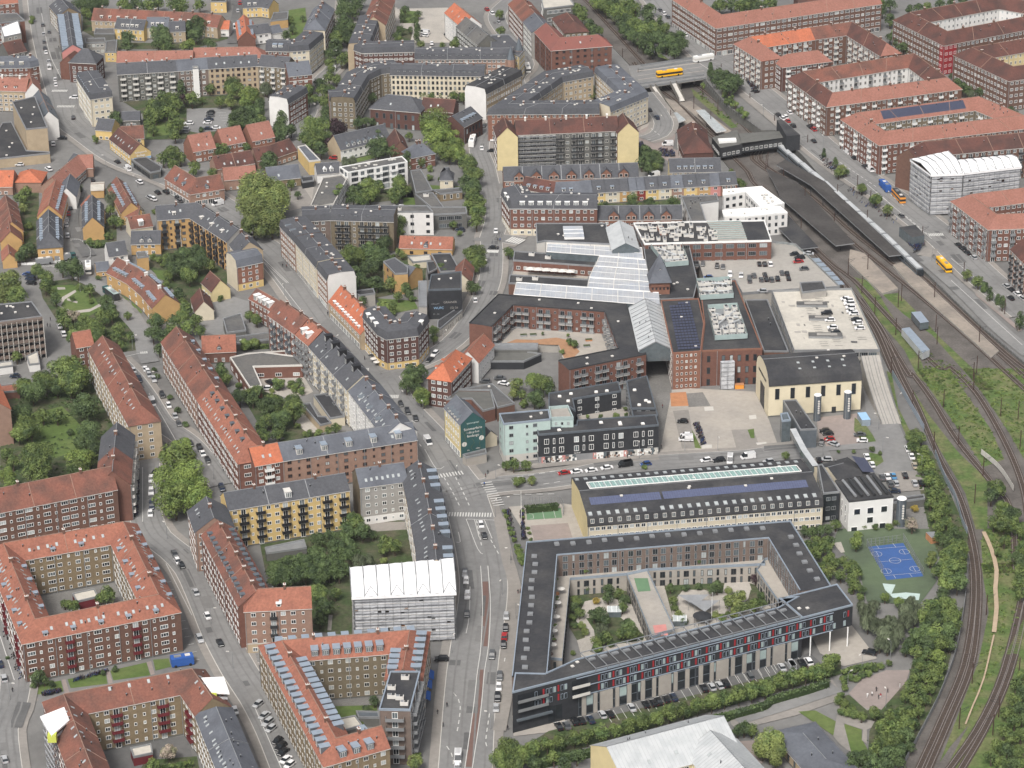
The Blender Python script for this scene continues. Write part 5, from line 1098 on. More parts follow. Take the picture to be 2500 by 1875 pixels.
for k in range(6):
 p=a+d*(L*(k+.55)/6.05);mb=MB();mb.box((0,0,0),2.0,.2,4.6,'render_cream');mb.box((0,-.05,.15),1.6,.2,4.3,'glass');inst('window',mb.mesh('window'),r,(p.x,p.y,7.0),(0,0,ang))
p=a+d*(L*.71);mb=MB();mb.box((0,0,0),1.6,.2,2.4,'metal_dark');inst('door',mb.mesh('door'),r,(p.x,p.y,.1),(0,0,ang))
g0,g1=Lo[0],Ro[0];gd=(g1-g0).normalized();gang=math.atan2(gd.y,gd.x)
p=g0 .lerp(g1,.52);mb=MB();mb.box((0,0,0),6.5,.25,9,'metal_dark');inst('door',mb.mesh('door'),r,(p.x,p.y,0.1),(0,0,gang))
for u in range(4):
 for v in(0.34,.6):
  p=(Ro[0].lerp(Ro[1],.35+u*.16)).lerp(ctr[0].lerp(ctr[1],.35+u*.16),v);inst('skylight',small_mesh('sky'),r,(p.x,p.y,13+(4.4 if v<.5 else 5.5)),(.12,0,ang),(1.3,1,1))
WARE=(r,g0,g1)
def silo(label,t,x,y,rad,h,mt='metal_grey'):
 p=G(src(t,x,y));r=empty('silo',label,'silo',p);mb=MB();mb.bar(p,p+Vector((0,0,h)),rad,'zinc_dark',20);mb.obj('tank',r)
 mb=MB();mb.bar(p+Vector((0,0,h)),p+Vector((0,0,h+.25)),rad*1.06,'white',20,rad*.9);mb.obj('lid',r);mb=MB()
 for k in range(6):q=p+Vector((0.25*rad,-rad*.98,h*.35+k*h*.09));mb.bar(q,q+Vector((0,-.12,0)),.38,'offwhite',10)
 mb.bar(p+Vector((-rad*.5,-rad*.9,0)),p+Vector((-rad*.5,-rad*.9,h)),.1,'metal_grey',5);mb.obj('porthole',r)
silo('left grey silo with white lid at the warehouse wall','23',614,398,1.35,10.3)
silo('right grey silo with white lid at the warehouse wall','23',845,384,1.35,10.8)
silo('thick grey silo beside the white cube building','23',1258,1212,1.65,10.5)
flat('grey clad annex with long black roof in front of the warehouse','23:352,250 455,245 613,470 485,476',7.6,wall='zinc_dark',roof='felt',st=1,pat=None,vents=3,vk='pipe')
flat('glass stair tower at the corner of the square','23:332,352 388,345 412,400 345,408',8.5,wall='glass_mid',roof='glass_mid',st=1,pat=None,par='zinc')
P=[G(src('23',430,458),9),G(src('23',515,620),9),G(src('23',605,740),9.3)];r=empty('footbridge','narrow white covered footbridge crossing above the road','footbridge',(P[1].x,P[1].y,0));mb=MB()
for a,b in zip(P,P[1:]):
 d=b-a;c=(a+b)/2;mb.box((c.x,c.y,6.3),d.length,2.2,2.5,'glass_mid',math.atan2(d.y,d.x),'steel_white')
mb.obj('tube',r);mb=MB();mb.bar((P[1].x,P[1].y,0),(P[1].x,P[1].y,6.3),.3,'metal_grey',8);mb.obj('post',r)
p=G(src('23',975,415));r=empty('container','light blue metal container near the warehouse corner','container',p);mb=MB();mb.box((p.x,p.y,0),3.2,6.5,2.6,'zinc',0.15,'lightblue_paint');mb.obj('body',r)
PROF['w']=[(0,0),(.05,2.8),(1,5.2)]
r,ctr,Lo,Ro=wing('very long cream factory with black roof, glass strip, solar strip and rows of roof lights','22:742,1210 23:660,1058',9,w=31,ref='e',wall='render_cream',roof='felt',prof='w',pat='w',sp=1.95,st=3,fr='white',name='factory',cat='factory',cornice='metal_dark',sill=.8,fire='render_paleyellow')
H=9
def rp(side,t,u):
 A=Ro if side>0 else Lo;e=A[0].lerp(A[1],t);c=ctr[0].lerp(ctr[1],t);z=2.8*u/.05 if u<.05 else 2.8+2.4*(u-.05)/.95;p=e.lerp(c,u);return Vector((p.x,p.y,H+z))
ang=math.atan2((Ro[1]-Ro[0]).y,(Ro[1]-Ro[0]).x)
for k in range(26):
 t=(k+.4)/26.2
 p=rp(1,t,.14);inst('skylight',small_mesh('sky'),r,p+Vector((0,0,.05)),(.15,0,ang),(1.6,1.7,2))if k not in(7,)else None
 p=rp(-1,t,.22);inst('skylight',small_mesh('sky'),r,p+Vector((0,0,.05)),(-.15,0,ang),(1.6,1.7,2))
 p=rp(1,t+.005,.0);inst('dormer',win_mesh('w','offwhite',2),r,(p.x,p.y-.15,9.7),(-.25,0,ang),(.85,1,1.1))
mb=MB()
for k in range(120):
 t0,t1=.05+.9*k/120,.05+.9*(k+.9)/120;a,b,c,d=rp(-1,t0,.97),rp(-1,t1,.97),rp(-1,t1,.57),rp(-1,t0,.57);up=Vector((0,0,.5));mb.face([c+up,d+up,a+up,b+up],'glass_teal' if k%4 else 'glass_green')
 if k%3==0:mb.bar(a+up*1.1,d+up*1.1,.07,'white',4)
a,b,c,d=rp(-1,.045,.985),rp(-1,.955,.985),rp(-1,.955,.555),rp(-1,.045,.555)
for p,q in((a,b),(b,c),(c,d),(d,a)):mb.bar(p+Vector((0,0,.5)),q+Vector((0,0,.5)),.2,'white',4)
mb.obj('roof_glazing',r);mb=MB()
for k in range(90):
 t0,t1=.03+.93*k/90,.03+.93*(k+.93)/90
 if k in(29,):continue
 mb.face([rp(1,t0,.45)+Vector((0,0,.12)),rp(1,t1,.45)+Vector((0,0,.12)),rp(1,t1,.72)+Vector((0,0,.12)),rp(1,t0,.72)+Vector((0,0,.12))],'solar_sky_tint')
mb.obj('solar_panels',r)
flat('dark glazed link building between the long factory and the white cube','23:622,748 655,742 790,955 662,968',11,wall='glass',roof='felt',st=3,pat='w',sp=2,fr='metal_grey')
r,P,ro=flat('white cube building with square windows and six dark ducts on its roof','23:755,868 1055,812 1205,992 862,1028',11.5,wall='render_white',roof='felt',st=1,pat=None,par='felt')
a,b=sorted(P,key=lambda p:p.y)[:2]
if a.x>b.x:a,b=b,a
d=(b-a);ang=math.atan2(d.y,d.x)
mbw=MB();mbw.box((0,0,0),2.4,.2,2.4,'white');mbw.box((0,-.06,.2),2.0,.2,2.0,'glass');mw=mbw.mesh('window')
for t,z in((.19,6.2),(.49,6.2),(.8,6.2),(.49,2.6),(.14,-.6),(.78,-.2)):p=a+d*t;inst('window',mw,r,(p.x,p.y,z),(0,0,ang))
c2=max(P,key=lambda p:-p.x);l0=P[(P.index(a)-1)%4];dd=a-l0;an2=math.atan2(dd.y,dd.x)
for t in(.3,.55,.8):
 for z in(2.5,6.2):p=l0+dd*t;inst('window',win_mesh('T','white',0),r,(p.x,p.y,z),(0,0,an2))
q=GP('23:790,880 1070,830 1180,975 890,1000',11.6)
for k in range(6):
 p0,p1=q[0].lerp(q[1],(k+.5)/6),q[3].lerp(q[2],(k+.5)/6);mb=MB();mb.bar(p0+Vector((0,0,.7)),p1+Vector((0,0,.7)),.5,'metal_grey' if k%2==0 else 'metal_dark',8);mb.obj('duct',r)
wing('dark roofed cream house with solar roof pane behind the white cube','23:700,760 960,690',8.5,3.4,17,wall='render_cream',roof='felt',ends='gh',pat='w',st=2,sky=(6,.3,'R'))
q=GP('23:880,672 985,690 1060,800 965,795',10.9);mb=MB();mb.poly([tuple(p)for p in q],'solar')
r=BCOUNT[-1];mb.obj('solar_panels',r)
flat('low dark roofed shed between silo and bushes','23:1180,1010 1440,975 1448,1005 1200,1040',3.2,wall='render_darkgrey',roof='felt',st=1,pat=None)
flat('mint green block with scattered square windows and dark roof','22:58,352 440,320 455,395 92,432',15.3,wall='mint',roof='felt',st=5,pat='w.s',sp=2.9,fr='metal_grey',par='zinc',base=(3,'concrete_pale'),vents=3)
flat('mint green right part with glass fenced roof terrace','22:442,312 590,300 632,392 457,397',14.6,wall='mint',roof='paving_pale',st=5,pat='s',sp=2.2,fr='metal_grey',par='glass_green',ph=1.1,base=(3,'concrete_pale'))
r,P,ro=flat('black clad front block with white framed windows above picture covered shop windows','22:362,515 1290,440 1270,360 660,402 656,440 350,470',11.5,wall='black_clad',roof='felt',st=4,pat=None,par='zinc_dark',domes=6,base=(2.9,'metal_grey'))
for i in range(len(P)):facade(r,P[i],P[(i+1)%len(P)],3.9,7.4,2,'FnF.',2.7,'white',sh=3.5)
a,b=[v2(p)for p in GP('22:362,515 1290,440',11.5)]
d=(b-a).normalized();nn=Vector((d.y,-d.x));L=(b-a).length;ang=math.atan2(d.y,d.x);rr=random.Random(9);mb=MB()
for k in range(34):
 if 10<=k<=14:continue
 t=(k+.5)/34*L*.97+1;p=a+d*t+nn*.12;w_=L/34*.94;mb.box((p.x,p.y,.3),w_,.1,2.5,rr.choice(('offwhite','metal_dark','concrete_pale','render_pink','glass_mid','white')),ang)
 for q in range(3):pp=p+nn*.07+d*rr.uniform(-.8,.8);mb.box((pp.x,pp.y,rr.uniform(.4,1.6)),rr.uniform(.3,.9),.06,rr.uniform(.4,1.1),rr.choice(('offwhite','brick_pink','glass','white')),ang)
mb.obj('shop_window',r)
SHOP=(r,a,b)
flat('black clad rear wing with long flat roof above the courtyard garden','22:440,195 978,105 1000,178 628,238 648,330 600,300 440,300',11.5,wall='black_clad',roof='felt',st=4,pat='w.',sp=3.4,fr='white',par='zinc_dark',domes=5)
flat('black clad side wing next to the paved passage','22:1040,100 1200,60 1268,310 1076,312',11.5,wall='black_clad',roof='felt',st=4,pat='w',sp=3.2,fr='metal_grey',par='zinc_dark',domes=4)
flat('lower black connecting roof with steel ladder at the passage corner','22:1080,322 1270,316 1285,362 1090,378',10.5,wall='black_clad',roof='felt',st=3,pat=None,par='zinc_dark')
flat('pale raised garden deck inside the black housing block','22:650,330 1000,290 1050,300 1075,378 670,408',4.5,wall='black_clad',roof='paving_pale',st=1,pat=None)
r,ctr,Lo,Ro=wing('modern brick block with black flat roof bent around a raised courtyard','11:1812,1085 2005,893 12:955,955 1085,1292 558,1398',12.6,w=9.6,wall='brick_red',roof='felt',prof='f',pat='BBs',sp=2.9,st=4,bal=(2.6,1.3,'metal_grey','offwhite'),fr='metal_grey',par='metal_dark',ends='ff',vents=8)
q=GP('12:60,1240 150,1120 200,1110 900,1155 975,1285 560,1372 515,1235 350,1232',3.5);mb=MB();mb.prism([(p.x,p.y)for p in ccw([v2(p)for p in q])],0,3.5,'concrete','paving_pale')
o=mb.obj('courtyard_deck');tag(o,'raised paved courtyard deck inside the modern brick block','deck')
q=GP('12:110,1225 190,1195 330,1200 500,1182 610,1205 680,1290 640,1330 560,1340 520,1240',3.53);mb=MB();mb.poly([tuple(p)for p in q],'soil');o=mb.obj('soil_bed');tag(o,'curved reddish soil bed on the raised brick courtyard','soil bed')
for k,(x,y)in enumerate(((248,1168),(322,1165),(750,1205),(735,1252))):
 p=G(src('12',x,y),3.5);mb=MB();mb.box((p.x,p.y,3.5),2.6,1.6,.6,'timber' if k==2 else 'metal_grey',.1,'garden');o=mb.obj('planter');tag(o,('left','second','wooden','lowest')[k]+' planter box on the raised brick courtyard','planter')
flat('grey metal roofed row of low sheds behind the orange roofed houses','11:1895,1232 2212,1230 12:360,1232 355,1275 11:1895,1275',4.5,wall='render_darkgrey',roof='metal_grey',st=1,pat=None,name='shed',cat='shed')
flat('dark walled yard sheds beside the car yard','11:1895,1290 2090,1285 12:385,1310 250,1370 11:1890,1370',3.2,wall='black_clad',roof='render_darkgrey',st=1,pat=None,name='shed',cat='shed')
# black housing complex with the red shutters
r,ctr,Lo,Ro=wing('long low black roofed wings framing a garden, west, north and east ranges','32:292,880 22:388,1392 23:325,1245 33:605,200',13.7,w=10.5,wallL='black_clad',wall='brick_greybrown',roof='felt',prof='f',pat='FnF',patR='Fw',sp=2.7,st=5,fr='metal_grey',par='zinc',ends='ff',name='housing_complex',cat='housing complex')
rr=random.Random(4);ro=[c for c in r.children if c.name.startswith('roof')][0]
for i in range(3):
 a,b=ctr[i],ctr[i+1];L=(b-a).length;n=int(L/5.2);d=(b-a)/L
 for k in range(1,n):
  p=a+d*(k*L/n)+Vector((-d.y,d.x))*rr.choice((1.6,2.2));inst('roof_light',small_mesh('hatch' if i else 'hatch'),ro,(p.x,p.y,13.73),(0,0,math.atan2(d.y,d.x)+(0 if i==0 else 0)),(1.6,.8,1.2))
A=v2(G(src('32',160,1000),14.2));B=v2(G(src('33',892,325),14.2));L=(B-A).length;d=(B-A)/L;nn=Vector((d.y,-d.x));ang=math.atan2(d.y,d.x)
def on(t,off=0,z=0):p=A+d*t+nn*off;return(p.x,p.y,z)
R3=v2(G(src('33',770,165),14.2));dep=abs((R3-A).dot(nn));CUT=.845
r2,P,ro2=flat('long black front range with red shutters, roof frames and pale stone bays',[on(0),on(L*CUT),on(L*CUT,-dep)]+GP('33:460,265 32:2212,345 655,745 412,855 182,850',14.2),14.2,world=True,wall='black_clad',roof='felt',st=1,pat=None,par='zinc',ph=.35,name='housing_complex',cat='housing complex')
flat('',[on(L*CUT+.02),on(L),R3,on(L*CUT+.02,-dep)],7.2,wall='black_clad',roof='felt',st=1,pat=None,par='zinc',ph=.35,z0=7,root=r2,part='overhang',world=True)
wA=MB();wA.box((0,-.05,0),.9,.12,1.9,'zinc');wA.face([(-.33,-.13,.12),(.33,-.13,.12),(.33,-.13,1.78),(-.33,-.13,1.78)],'glass');mA=wA.mesh('window')
wP=MB();wP.box((0,-.05,0),.9,.12,1.9,'zinc');wP.face([(-.33,-.13,.12),(.33,-.13,.12),(.33,-.13,1.78),(-.33,-.13,1.78)],'glass_green');mP=wP.mesh('window')
sR=MB();sR.box((0,-.08,0),.55,.14,2.1,'red_paint');mR=sR.mesh('shutter')
nb=int(L/1.25);rr=random.Random(8);nw=ns_=0
mbs=MB()
for lv,z in((0,7.6),(1,10.7)):
 for k in range(nb):
  t=1+(k+.5)*(L-2)/nb;f=t/L
  if f<.06 or.155<f<.235 or.885<f<.9 or.95<f<.97:continue
  c=(.1,.5,.8,.95,.1,.6,.5,.1,.8,.5,.95,.1,.5,.6,.8)[(k+lv*4)%15]
  if c<.27:
   if ns_<100:inst('shutter',mR,r2,on(t,0.02,z),(0,0,ang));ns_+=1
  elif c<.86:
   if nw<100:inst('window',mA if c<.7 else mP,r2,on(t,0.0,z),(0,0,ang));nw+=1
   else:
    me=mA if c<.7 else mP;b0=len(mbs.v);ca,sa=math.cos(ang),math.sin(ang);x0,y0,z0=on(t,0,z)
    mbs.v+=[(x0+ca*q.co.x-sa*q.co.y,y0+sa*q.co.x+ca*q.co.y,z0+q.co.z)for q in me.vertices]
    for pl in me.polygons:mbs.f.append(tuple(b0+i for i in pl.vertices));mbs.m.append(mbs.mi(me.materials[pl.material_index].name))
o=mbs.obj('windows',r2)
if o:o['kind']='stuff'
mb=MB()
for z in(10.15,7.05,13.3):p=on(L*.56,.15,z);mb.box(p,L*.76,.3,.18,'zinc',ang)
mb.obj('ledge',r2)
pat=[('g',1.2),('s',1.3),('g',2.6),('s',1.2),('g',1.0),('S',4.2),('g',1.0),('s',1.2),('g',2.8),('s',1.3),('g',2.2)]
t=L*.185;i=0;k1=0
while t<L*.835:
 c,w_=pat[i%len(pat)];i+=1
 if c=='g':
  mb=MB();mb.box(on(t+w_/2,.08,.25),w_-.25,.14,6.4,'zinc_dark',ang);x0,y0,z0=on(t+.25,.17);x1,y1,_=on(t+w_-.25,.17)
  for za,zb,g in((.5,3.1,'glass'),(3.4,6.4,'glass' if i%3 else 'glass_green')):mb.face([(x0,y0,za),(x1,y1,za),(x1,y1,zb),(x0,y0,zb)],g)
  mb.obj('window',r2)
 else:
  mb=MB();mb.box(on(t+w_/2,.2,.1),w_,.4,6.7,'paving_pale',ang);mb.obj('stone_panel',r2)
 t+=w_
for f in(.055,.19):
 for z in(7.4,10.5):
  mb=MB();mb.box(on(L*f,.5,z-.2),L*(.085 if f<.1 else.05),1.2,.2,'metal_dark',ang);mb.box(on(L*f,1.05,z),L*(.085 if f<.1 else.05),.08,1.0,'offwhite' if f>.1 else 'metal_grey',ang)
  mb.box(on(L*f,.02,z),L*(.08 if f<.1 else.045),.1,2.3,'glass',ang);mb.obj('balcony',r2)
mb=MB();mb.box(on(L*.06,-.3,4.2),L*.1,2.6,.5,'zinc_dark',ang);mb.obj('porch_canopy',r2)
for f in(.11,.13):mb=MB();mb.box(on(L*f,.05,.2),2.2,.1,5.8,'glass',ang);mb.obj('window',r2)
for f in(.87,.93,.985):mb=MB();x,y,_=on(L*f,.5);mb.bar((x,y,0),(x,y,7),.22,'white',8);mb.obj('column',r2)
for k in range(19):
 t=L*(.235+.6*k/18);mb=MB();mb.bar(on(t,.1,15.3),on(t,-10.2,15.3),.16,'metal_grey',4);mb.bar(on(t,.1,14.2),on(t,.1,15.3),.14,'metal_grey',4);mb.bar(on(t,-10.2,14.2),on(t,-10.2,15.3),.14,'metal_grey',4);mb.obj('roof_frame',r2)
 if k<18:x,y,_=on(t+L*.017,-6.5);inst('roof_light',small_mesh('hatch'),ro2,(x,y,14.3),(0,0,ang),(2.2,.5,1))
mb=MB();mb.bar(on(L*.235,-10.2,15.3),on(L*.84,-10.2,15.3),.16,'metal_grey',4);mb.bar(on(L*.235,.1,15.3),on(L*.84,.1,15.3),.16,'metal_grey',4);mb.obj('roof_frame',r2)
for t,o in((L*.19,-5),(L*.21,-6.5),(L*.86,-5),(L*.88,-4)):x,y,_=on(t,o);inst('roof_vent',small_mesh('vent'),ro2,(x,y,14.3),(0,0,ang))
def deck(label,pts,z,wall='paving_pale',top='paving_pale',rail=True):
 P=ccw([v2(p)for p in GP(pts,z)]);mb=MB();c=sum(P,Vector((0,0)))/len(P);r=empty('terrace',label,'terrace',(c.x,c.y,0));mb.prism([(p.x,p.y)for p in P],0,z,wall,top);mb.obj('deck',r)
 for i in range(len(P)):facade(r,P[i],P[(i+1)%len(P)],0,z,2,'nFn',2.6,'metal_dark')
 if rail:
  mb=MB()
  for a,b in zip(P,P[1:]+P[:1]):d_=(b-a);c=(a+b)/2;mb.box((c.x,c.y,z+.05),d_.length,.08,.95,'zinc',math.atan2(d_.y,d_.x))
  mb.obj('railing',r)
 return r
deck('raised terrace along the north and west ranges inside the black complex','22:490,1555 1300,1500 2090,1440 2110,1520 32:1200,60 1040,95 605,132 545,755 432,745 480,60',6)
deck('raised garden bridge with green and pink play surfaces across the courtyard','32:1042,95 1200,62 1412,520 1240,582',6)
deck('narrow terrace along the east range inside the black complex','23:215,1480 250,1475 33:430,290 330,320 150,60',6)
for nm,pts,mt,lb in(('play_surface','32:1100,115 1205,115 1228,212 1130,218','court_green','green turf patch on the raised garden bridge'),('play_surface','32:1245,480 1345,470 1362,555 1265,560','render_pink','pink rubber patch on the raised garden bridge')):
 mb=MB();mb.prism([(p.x,p.y)for p in ccw([v2(p)for p in GP(pts,6.1)])],6.02,6.1,mt);o=mb.obj(nm);tag(o,lb,'play surface')
rr=random.Random(2)
for k in range(26):
 if k<14:p=G(src('32',480+rr.uniform(-20,30)-k*2.5,240+k*36),6.05);where='west terrace of the black complex'
 else:p=G(src('22',560+(k-14)*120+rr.uniform(-20,20),1545-(k-14)*8),6.05);where='north terrace of the black complex'
 mb=MB();c=rr.choice(('timber','metal_grey','offwhite','brick_greybrown'));mb.box((p.x,p.y,6.05),rr.uniform(1,2.2),rr.uniform(.8,1.4),.7,c,rr.random(),rr.choice(('garden','lawn',c)))
 if k%3==0:mb.bar((p.x+1.2,p.y,6.05),(p.x+1.2,p.y,8.2),.05,'metal_grey',4);mb.bar((p.x+1.2,p.y,8.2),(p.x+1.2,p.y,8.6),1.3,'offwhite',8,.1)
 o=mb.obj('planter');tag(o,'planter box on the '+where+', '+['first','second','third','fourth','fifth','sixth','seventh','eighth','ninth','tenth','eleventh','twelfth','thirteenth','fourteenth'][k%14]+' along it','planter','planters on the terraces')
for lb,x,y in(('small greenhouse in the left garden of the black complex',945,400),('small greenhouse in the right garden of the black complex',1450,470)):
 p=G(src('32',x,y));r=empty('greenhouse',lb,'greenhouse',p);mb=MB()
 q=[p+Vector(v)for v in((-2.2,-2,0),(2.2,-2,0),(2.2,2,0),(-2.2,2,0))];mb.walls([(v.x,v.y)for v in q],0,2.2,'glass_mid');a,b=p+Vector((-2.2,0,3.4)),p+Vector((2.2,0,3.4));up=Vector((0,0,2.2))
 mb.face([q[0]+up,q[1]+up,b,a],'glass_pale');mb.face([q[2]+up,q[3]+up,a,b],'glass_pale');mb.face([q[1]+up,q[2]+up,b],'glass_mid');mb.face([q[3]+up,q[0]+up,a],'glass_mid');mb.obj('glazing',r);mb=MB()
 for t in(0,.33,.66,1):mb.bar((q[0]+up).lerp(q[1]+up,t),a.lerp(b,t),.07,'white',4)
 mb.obj('frame',r)
for lb,x,y,sz,cl in(('grey pointed sail canopy in the right garden',1560,275,6,1),('low grey sail canopy next to the round black pavilion',1640,320,7,1)):
 p=G(src('32',x,y),3);r=empty('sail_canopy',lb,'sail canopy',(p.x,p.y,0));mb=MB();q=[p+Vector(v)for v in((-5,1,1),(0,-3.5,-.6),(5,1,1),(0,3,-.3))];mb.face(q[:3],'metal_grey');mb.face([q[0],q[2],q[3]],'metal_grey');mb.obj('sail',r)
 mb=MB();[mb.bar((v.x,v.y,0),v,.07,'metal_grey',5)for v in q[:3]];mb.obj('post',r)
p=G(src('32',1625,405),2.8);r=empty('pavilion','round black roofed pavilion in the right garden','pavilion',(p.x,p.y,0));mb=MB();mb.bar(p,p+Vector((0,0,.9)),3.0,'black_clad',18,.6);mb.obj('roof',r);mb=MB()
for k in range(6):q=Vector((2.5*math.cos(k*1.05),2.5*math.sin(k*1.05),0));mb.bar((p.x+q.x,p.y+q.y,0),(p.x+q.x,p.y+q.y,2.8),.08,'metal_dark',5)
mb.obj('post',r)
r,ctr,Lo,Ro=wing('yellow school building with large white sheet metal roof cut by the bottom edge','32:890,1415 1790,1178',9,5.6,21,wall='render_paleyellow',roof='steel_white',pat='w',sp=2.6,st=3,name='school_building',cat='school',sky=(9,.35,'R'))
seams(r,ctr,Lo,Ro,9,5.6)
r,ctr,Lo,Ro=wing('crossing wing of the white roofed yellow school','32:1690,1290 2010,1640',9.3,5.0,17,wall='render_paleyellow',roof='steel_white',pat='w',sp=2.6,st=3,name='school_building',cat='school',sky=(10,.5,'R'))
seams(r,ctr,Lo,Ro,9.3,5.0)
wing('low pavilion with smooth dark grey hipped roof at the bottom edge','33:430,1225 765,1600',3.8,1.6,14.5,wall='render_tan',roof='slate_light',ends='hh',pat='D',sp=4,st=1,name='pavilion',cat='pavilion',fr='metal_dark')
# north-east blocks
wb=dict(fr='white',sp=2.9)
wing('long salmon roofed brown brick block with bays along the avenue, topmost right','02:1470,-85 1775,112 03:1075,-62',15,4.8,11.5,wall='brick_brown',roof='tile_salmon',pat='Ww',sp=3.1,st=5,fr='white',chim=40,shop=True,bal=None)
wing('linked brick block with orange, brown and dark roof sections','03:270,390 95,283 560,212 885,168 1190,352',15.2,4.6,11.5,wall='brick_brown',wallL='brick_brown',roof=['tile_salmon','tile_bright','tile_old','tile_dark'],pat='wB',ends='hh',sp=2.9,bal=(2.2,1.2,'offwhite','white'),chim=14,fr='white')
wing('orange hip roofed lower brick annex with white window frames','03:345,520 728,472',13,4.6,11,ref='e',wall='brick_dark',roof='tile_salmon',ends='hh',pat='BWw',sp=2.9,bal=(2.2,1.2,'white','white'))
wing('brick block with white courtyard walls and red roofs, white balconies outside','03:505,550 1365,412 1620,598 735,714',15,4.6,11,closed=True,wall='render_white',wallL='brick_brown',roof=['tile_old','tile_dark','tile_salmon','tile_dark'],pat='aBa',patR='wBsBw',bal=(1.8,1.1,'metal_grey','offwhite'),balL=(2.0,1.1,'white','white'),sp=2.7,chim=18,fr='offwhite')
r,ctr,Lo,Ro=wing('orange roofed brick block with a long dark solar strip and white balconies','03:928,868 1865,744 2210,888 1142,1010',14.6,4.4,11,closed=True,wall='brick_olive',wallL='brick_red',roof='tile_salmon',pat='wBw',patR='Bswsw',sp=2.7,bal=(2.3,1.1,'white','white'),fr='white',chim=40,vents=10)
q=[ctr[0].lerp(ctr[1],.18),ctr[0].lerp(ctr[1],.86)];d=(q[1]-q[0]).normalized();nn=Vector((d.y,-d.x));mb=MB()
z0,z1=14.6+4.4*.88+.12,14.6+4.4*.22+.12
a,b=q[0]+nn*.66,q[1]+nn*.66;c,e=q[1]+nn*4.3,q[0]+nn*4.3;mb.face([(*e,z1),(*c,z1),(*b,z0),(*a,z0)],'solar');mb.obj('solar_panels',r)
r,ctr,Lo,Ro=wing('big dark roofed brick block with white courtyard and one red painted corner','03:1330,95 2010,-32 2560,62 1622,240',15.6,4.8,12,closed=True,wall='render_white',wallL='brick_brown',roof='tile_dark',pat='a',patR='w',sp=2.7,fr='white',chim=16)
a,b,c=Lo[2],Lo[3],Lo[0];mb=MB()
for p,q,ln in((b,a,8.0),(b,c,3.4)):
 d=(q-p).normalized();n_=Vector((-d.y,d.x))if(q-p).dot(a-b)>0 and q is a else Vector((d.y,-d.x));n_=n_ if n_.dot(-p)>0 else-n_;p0,p1=p+n_*.05,p+d*ln+n_*.05;mb.face([(*p0,.3),(*p1,.3),(*p1,15.3),(*p0,15.3)],'red_paint')
mb.obj('red_panel',r)
r,ctr,Lo,Ro=wing('dark roofed brick block with yellow courtyard walls at the right edge','03:1808,365 2420,262 2800,420 2128,512',15.6,4.8,12,closed=True,wall='render_paleyellow',wallL='brick_brown',roof='tile_dark',pat='a',patR='w',sp=2.7,fr='white',chim=16)
wing('brown tiled block behind the white tarpaulin roofs','03:1320,1150 1440,1093 2400,1005',15,4.8,12,wall='brick_brown',roof='tile_dark',pat='wB',bal=(2.2,1.1,'metal_dark','metal_grey'),ends='gg',fr='white')
scaffold('netted block under two white tarpaulin roofs by the station street, left part','03:1345,1238 1500,1352 1738,1342 1620,1178',19,9,bays=5,lip=.6,drop=1.6,core='brick_brown')
scaffold('netted block under the long white tarpaulin roof, right part','03:1745,1340 2182,1290 2110,1205 1700,1245',19,9,bays=7,lip=.6,drop=1.6,core='brick_brown')
wing('orange roofed red brick block with green balconies near the yellow bus','13:1795,78 2500,-10 2900,200 2000,230',15,4.4,11.5,closed=True,wall='brick_red',wallL='brick_red',roof='tile_salmon',pat='w',patR='Bww',sp=2.6,bal=(2.2,1.1,'metal_grey','metal_grey'),fr='white')
wing('brown roofed block with dark balconies cut by the right edge','13:2108,500 2400,800',14.5,4.6,12,ref='e',wall='brick_pink',roof='tile_dark',pat='Bw',bal=(2.4,1.2,'metal_dark','metal_grey'),fr='white')
for i_,(t,x,y)in enumerate((('V',1245,2),('V',1330,-6))):pass
wing('dark roofed block row half hidden behind the top trees','02:2350,-60 03:900,-80',10,4,11,wall='brick_dark',roof='tile_dark',pat='w')
# roads, pavements, greens
def A(name,pts,mt):return area(name,pts,mt)
A('pavement','30:0,440 60,440 210,920 300,1060 60,1150 0,1000','paving')
A('courtyard','30:330,250 940,170 1000,270 380,400','cobble')
A('courtyard','30:780,1420 1440,1330 1520,1600 800,1600','asphalt_dark')
A('grass','30:215,955 470,905 490,990 240,1020','lawn');A('grass','30:520,895 815,845 830,930 545,965','lawn');A('grass','30:850,830 1130,765 1160,865 875,905','lawn');A('grass','30:1180,745 1300,735 1320,800 1200,830','lawn')
A('path','30:475,900 505,895 535,1000 500,1005','paving_pink');A('path','30:818,840 845,832 870,925 838,930','paving_pink');A('path','30:1130,765 1165,755 1195,855 1165,865','paving_pink')
A('grass','30:1120,1520 1520,1490 1540,1600 1080,1600','garden')
A('garden','20:0,130 820,90 1000,420 780,800 0,930','garden');A('grass','20:240,350 480,290 700,520 580,640 430,690 150,560','lawn')
A('garden','21:60,1100 800,1120 1260,1180 1330,1560 150,1560','garden');A('courtyard','21:930,1190 1260,1180 1270,1240 950,1260','paving')
A('garden','31:150,60 820,60 820,560 480,520','garden');A('path','31:640,400 670,400 660,520 630,520','paving')
A('grass','31:690,1105 1010,1095 1020,1200 720,1210','lawn');A('courtyard','31:640,1020 1040,1010 1020,1090 660,1100','cobble')
A('garden','10:1300,460 1760,560 1740,960 1380,980 1340,820 1120,620','garden');A('grass','10:1180,660 1320,670 1340,760 1220,730','lawn')
A('garden','10:160,60 300,60 300,400 480,440 300,560 110,600 100,440 150,350','garden');A('garden','10:780,260 900,260 900,440 1000,520 640,470','garden')
A('park','10:300,760 620,720 800,860 1000,1040 1060,1280 760,1320 640,1160 560,1240 330,880','garden');A('grass','10:370,780 560,780 700,830 780,960 620,1060 420,930','lawn')
A('path','10:440,930 480,870 580,815 590,830 500,890 470,940 560,980 700,960 770,920 780,940 690,985 540,1000','gravel')
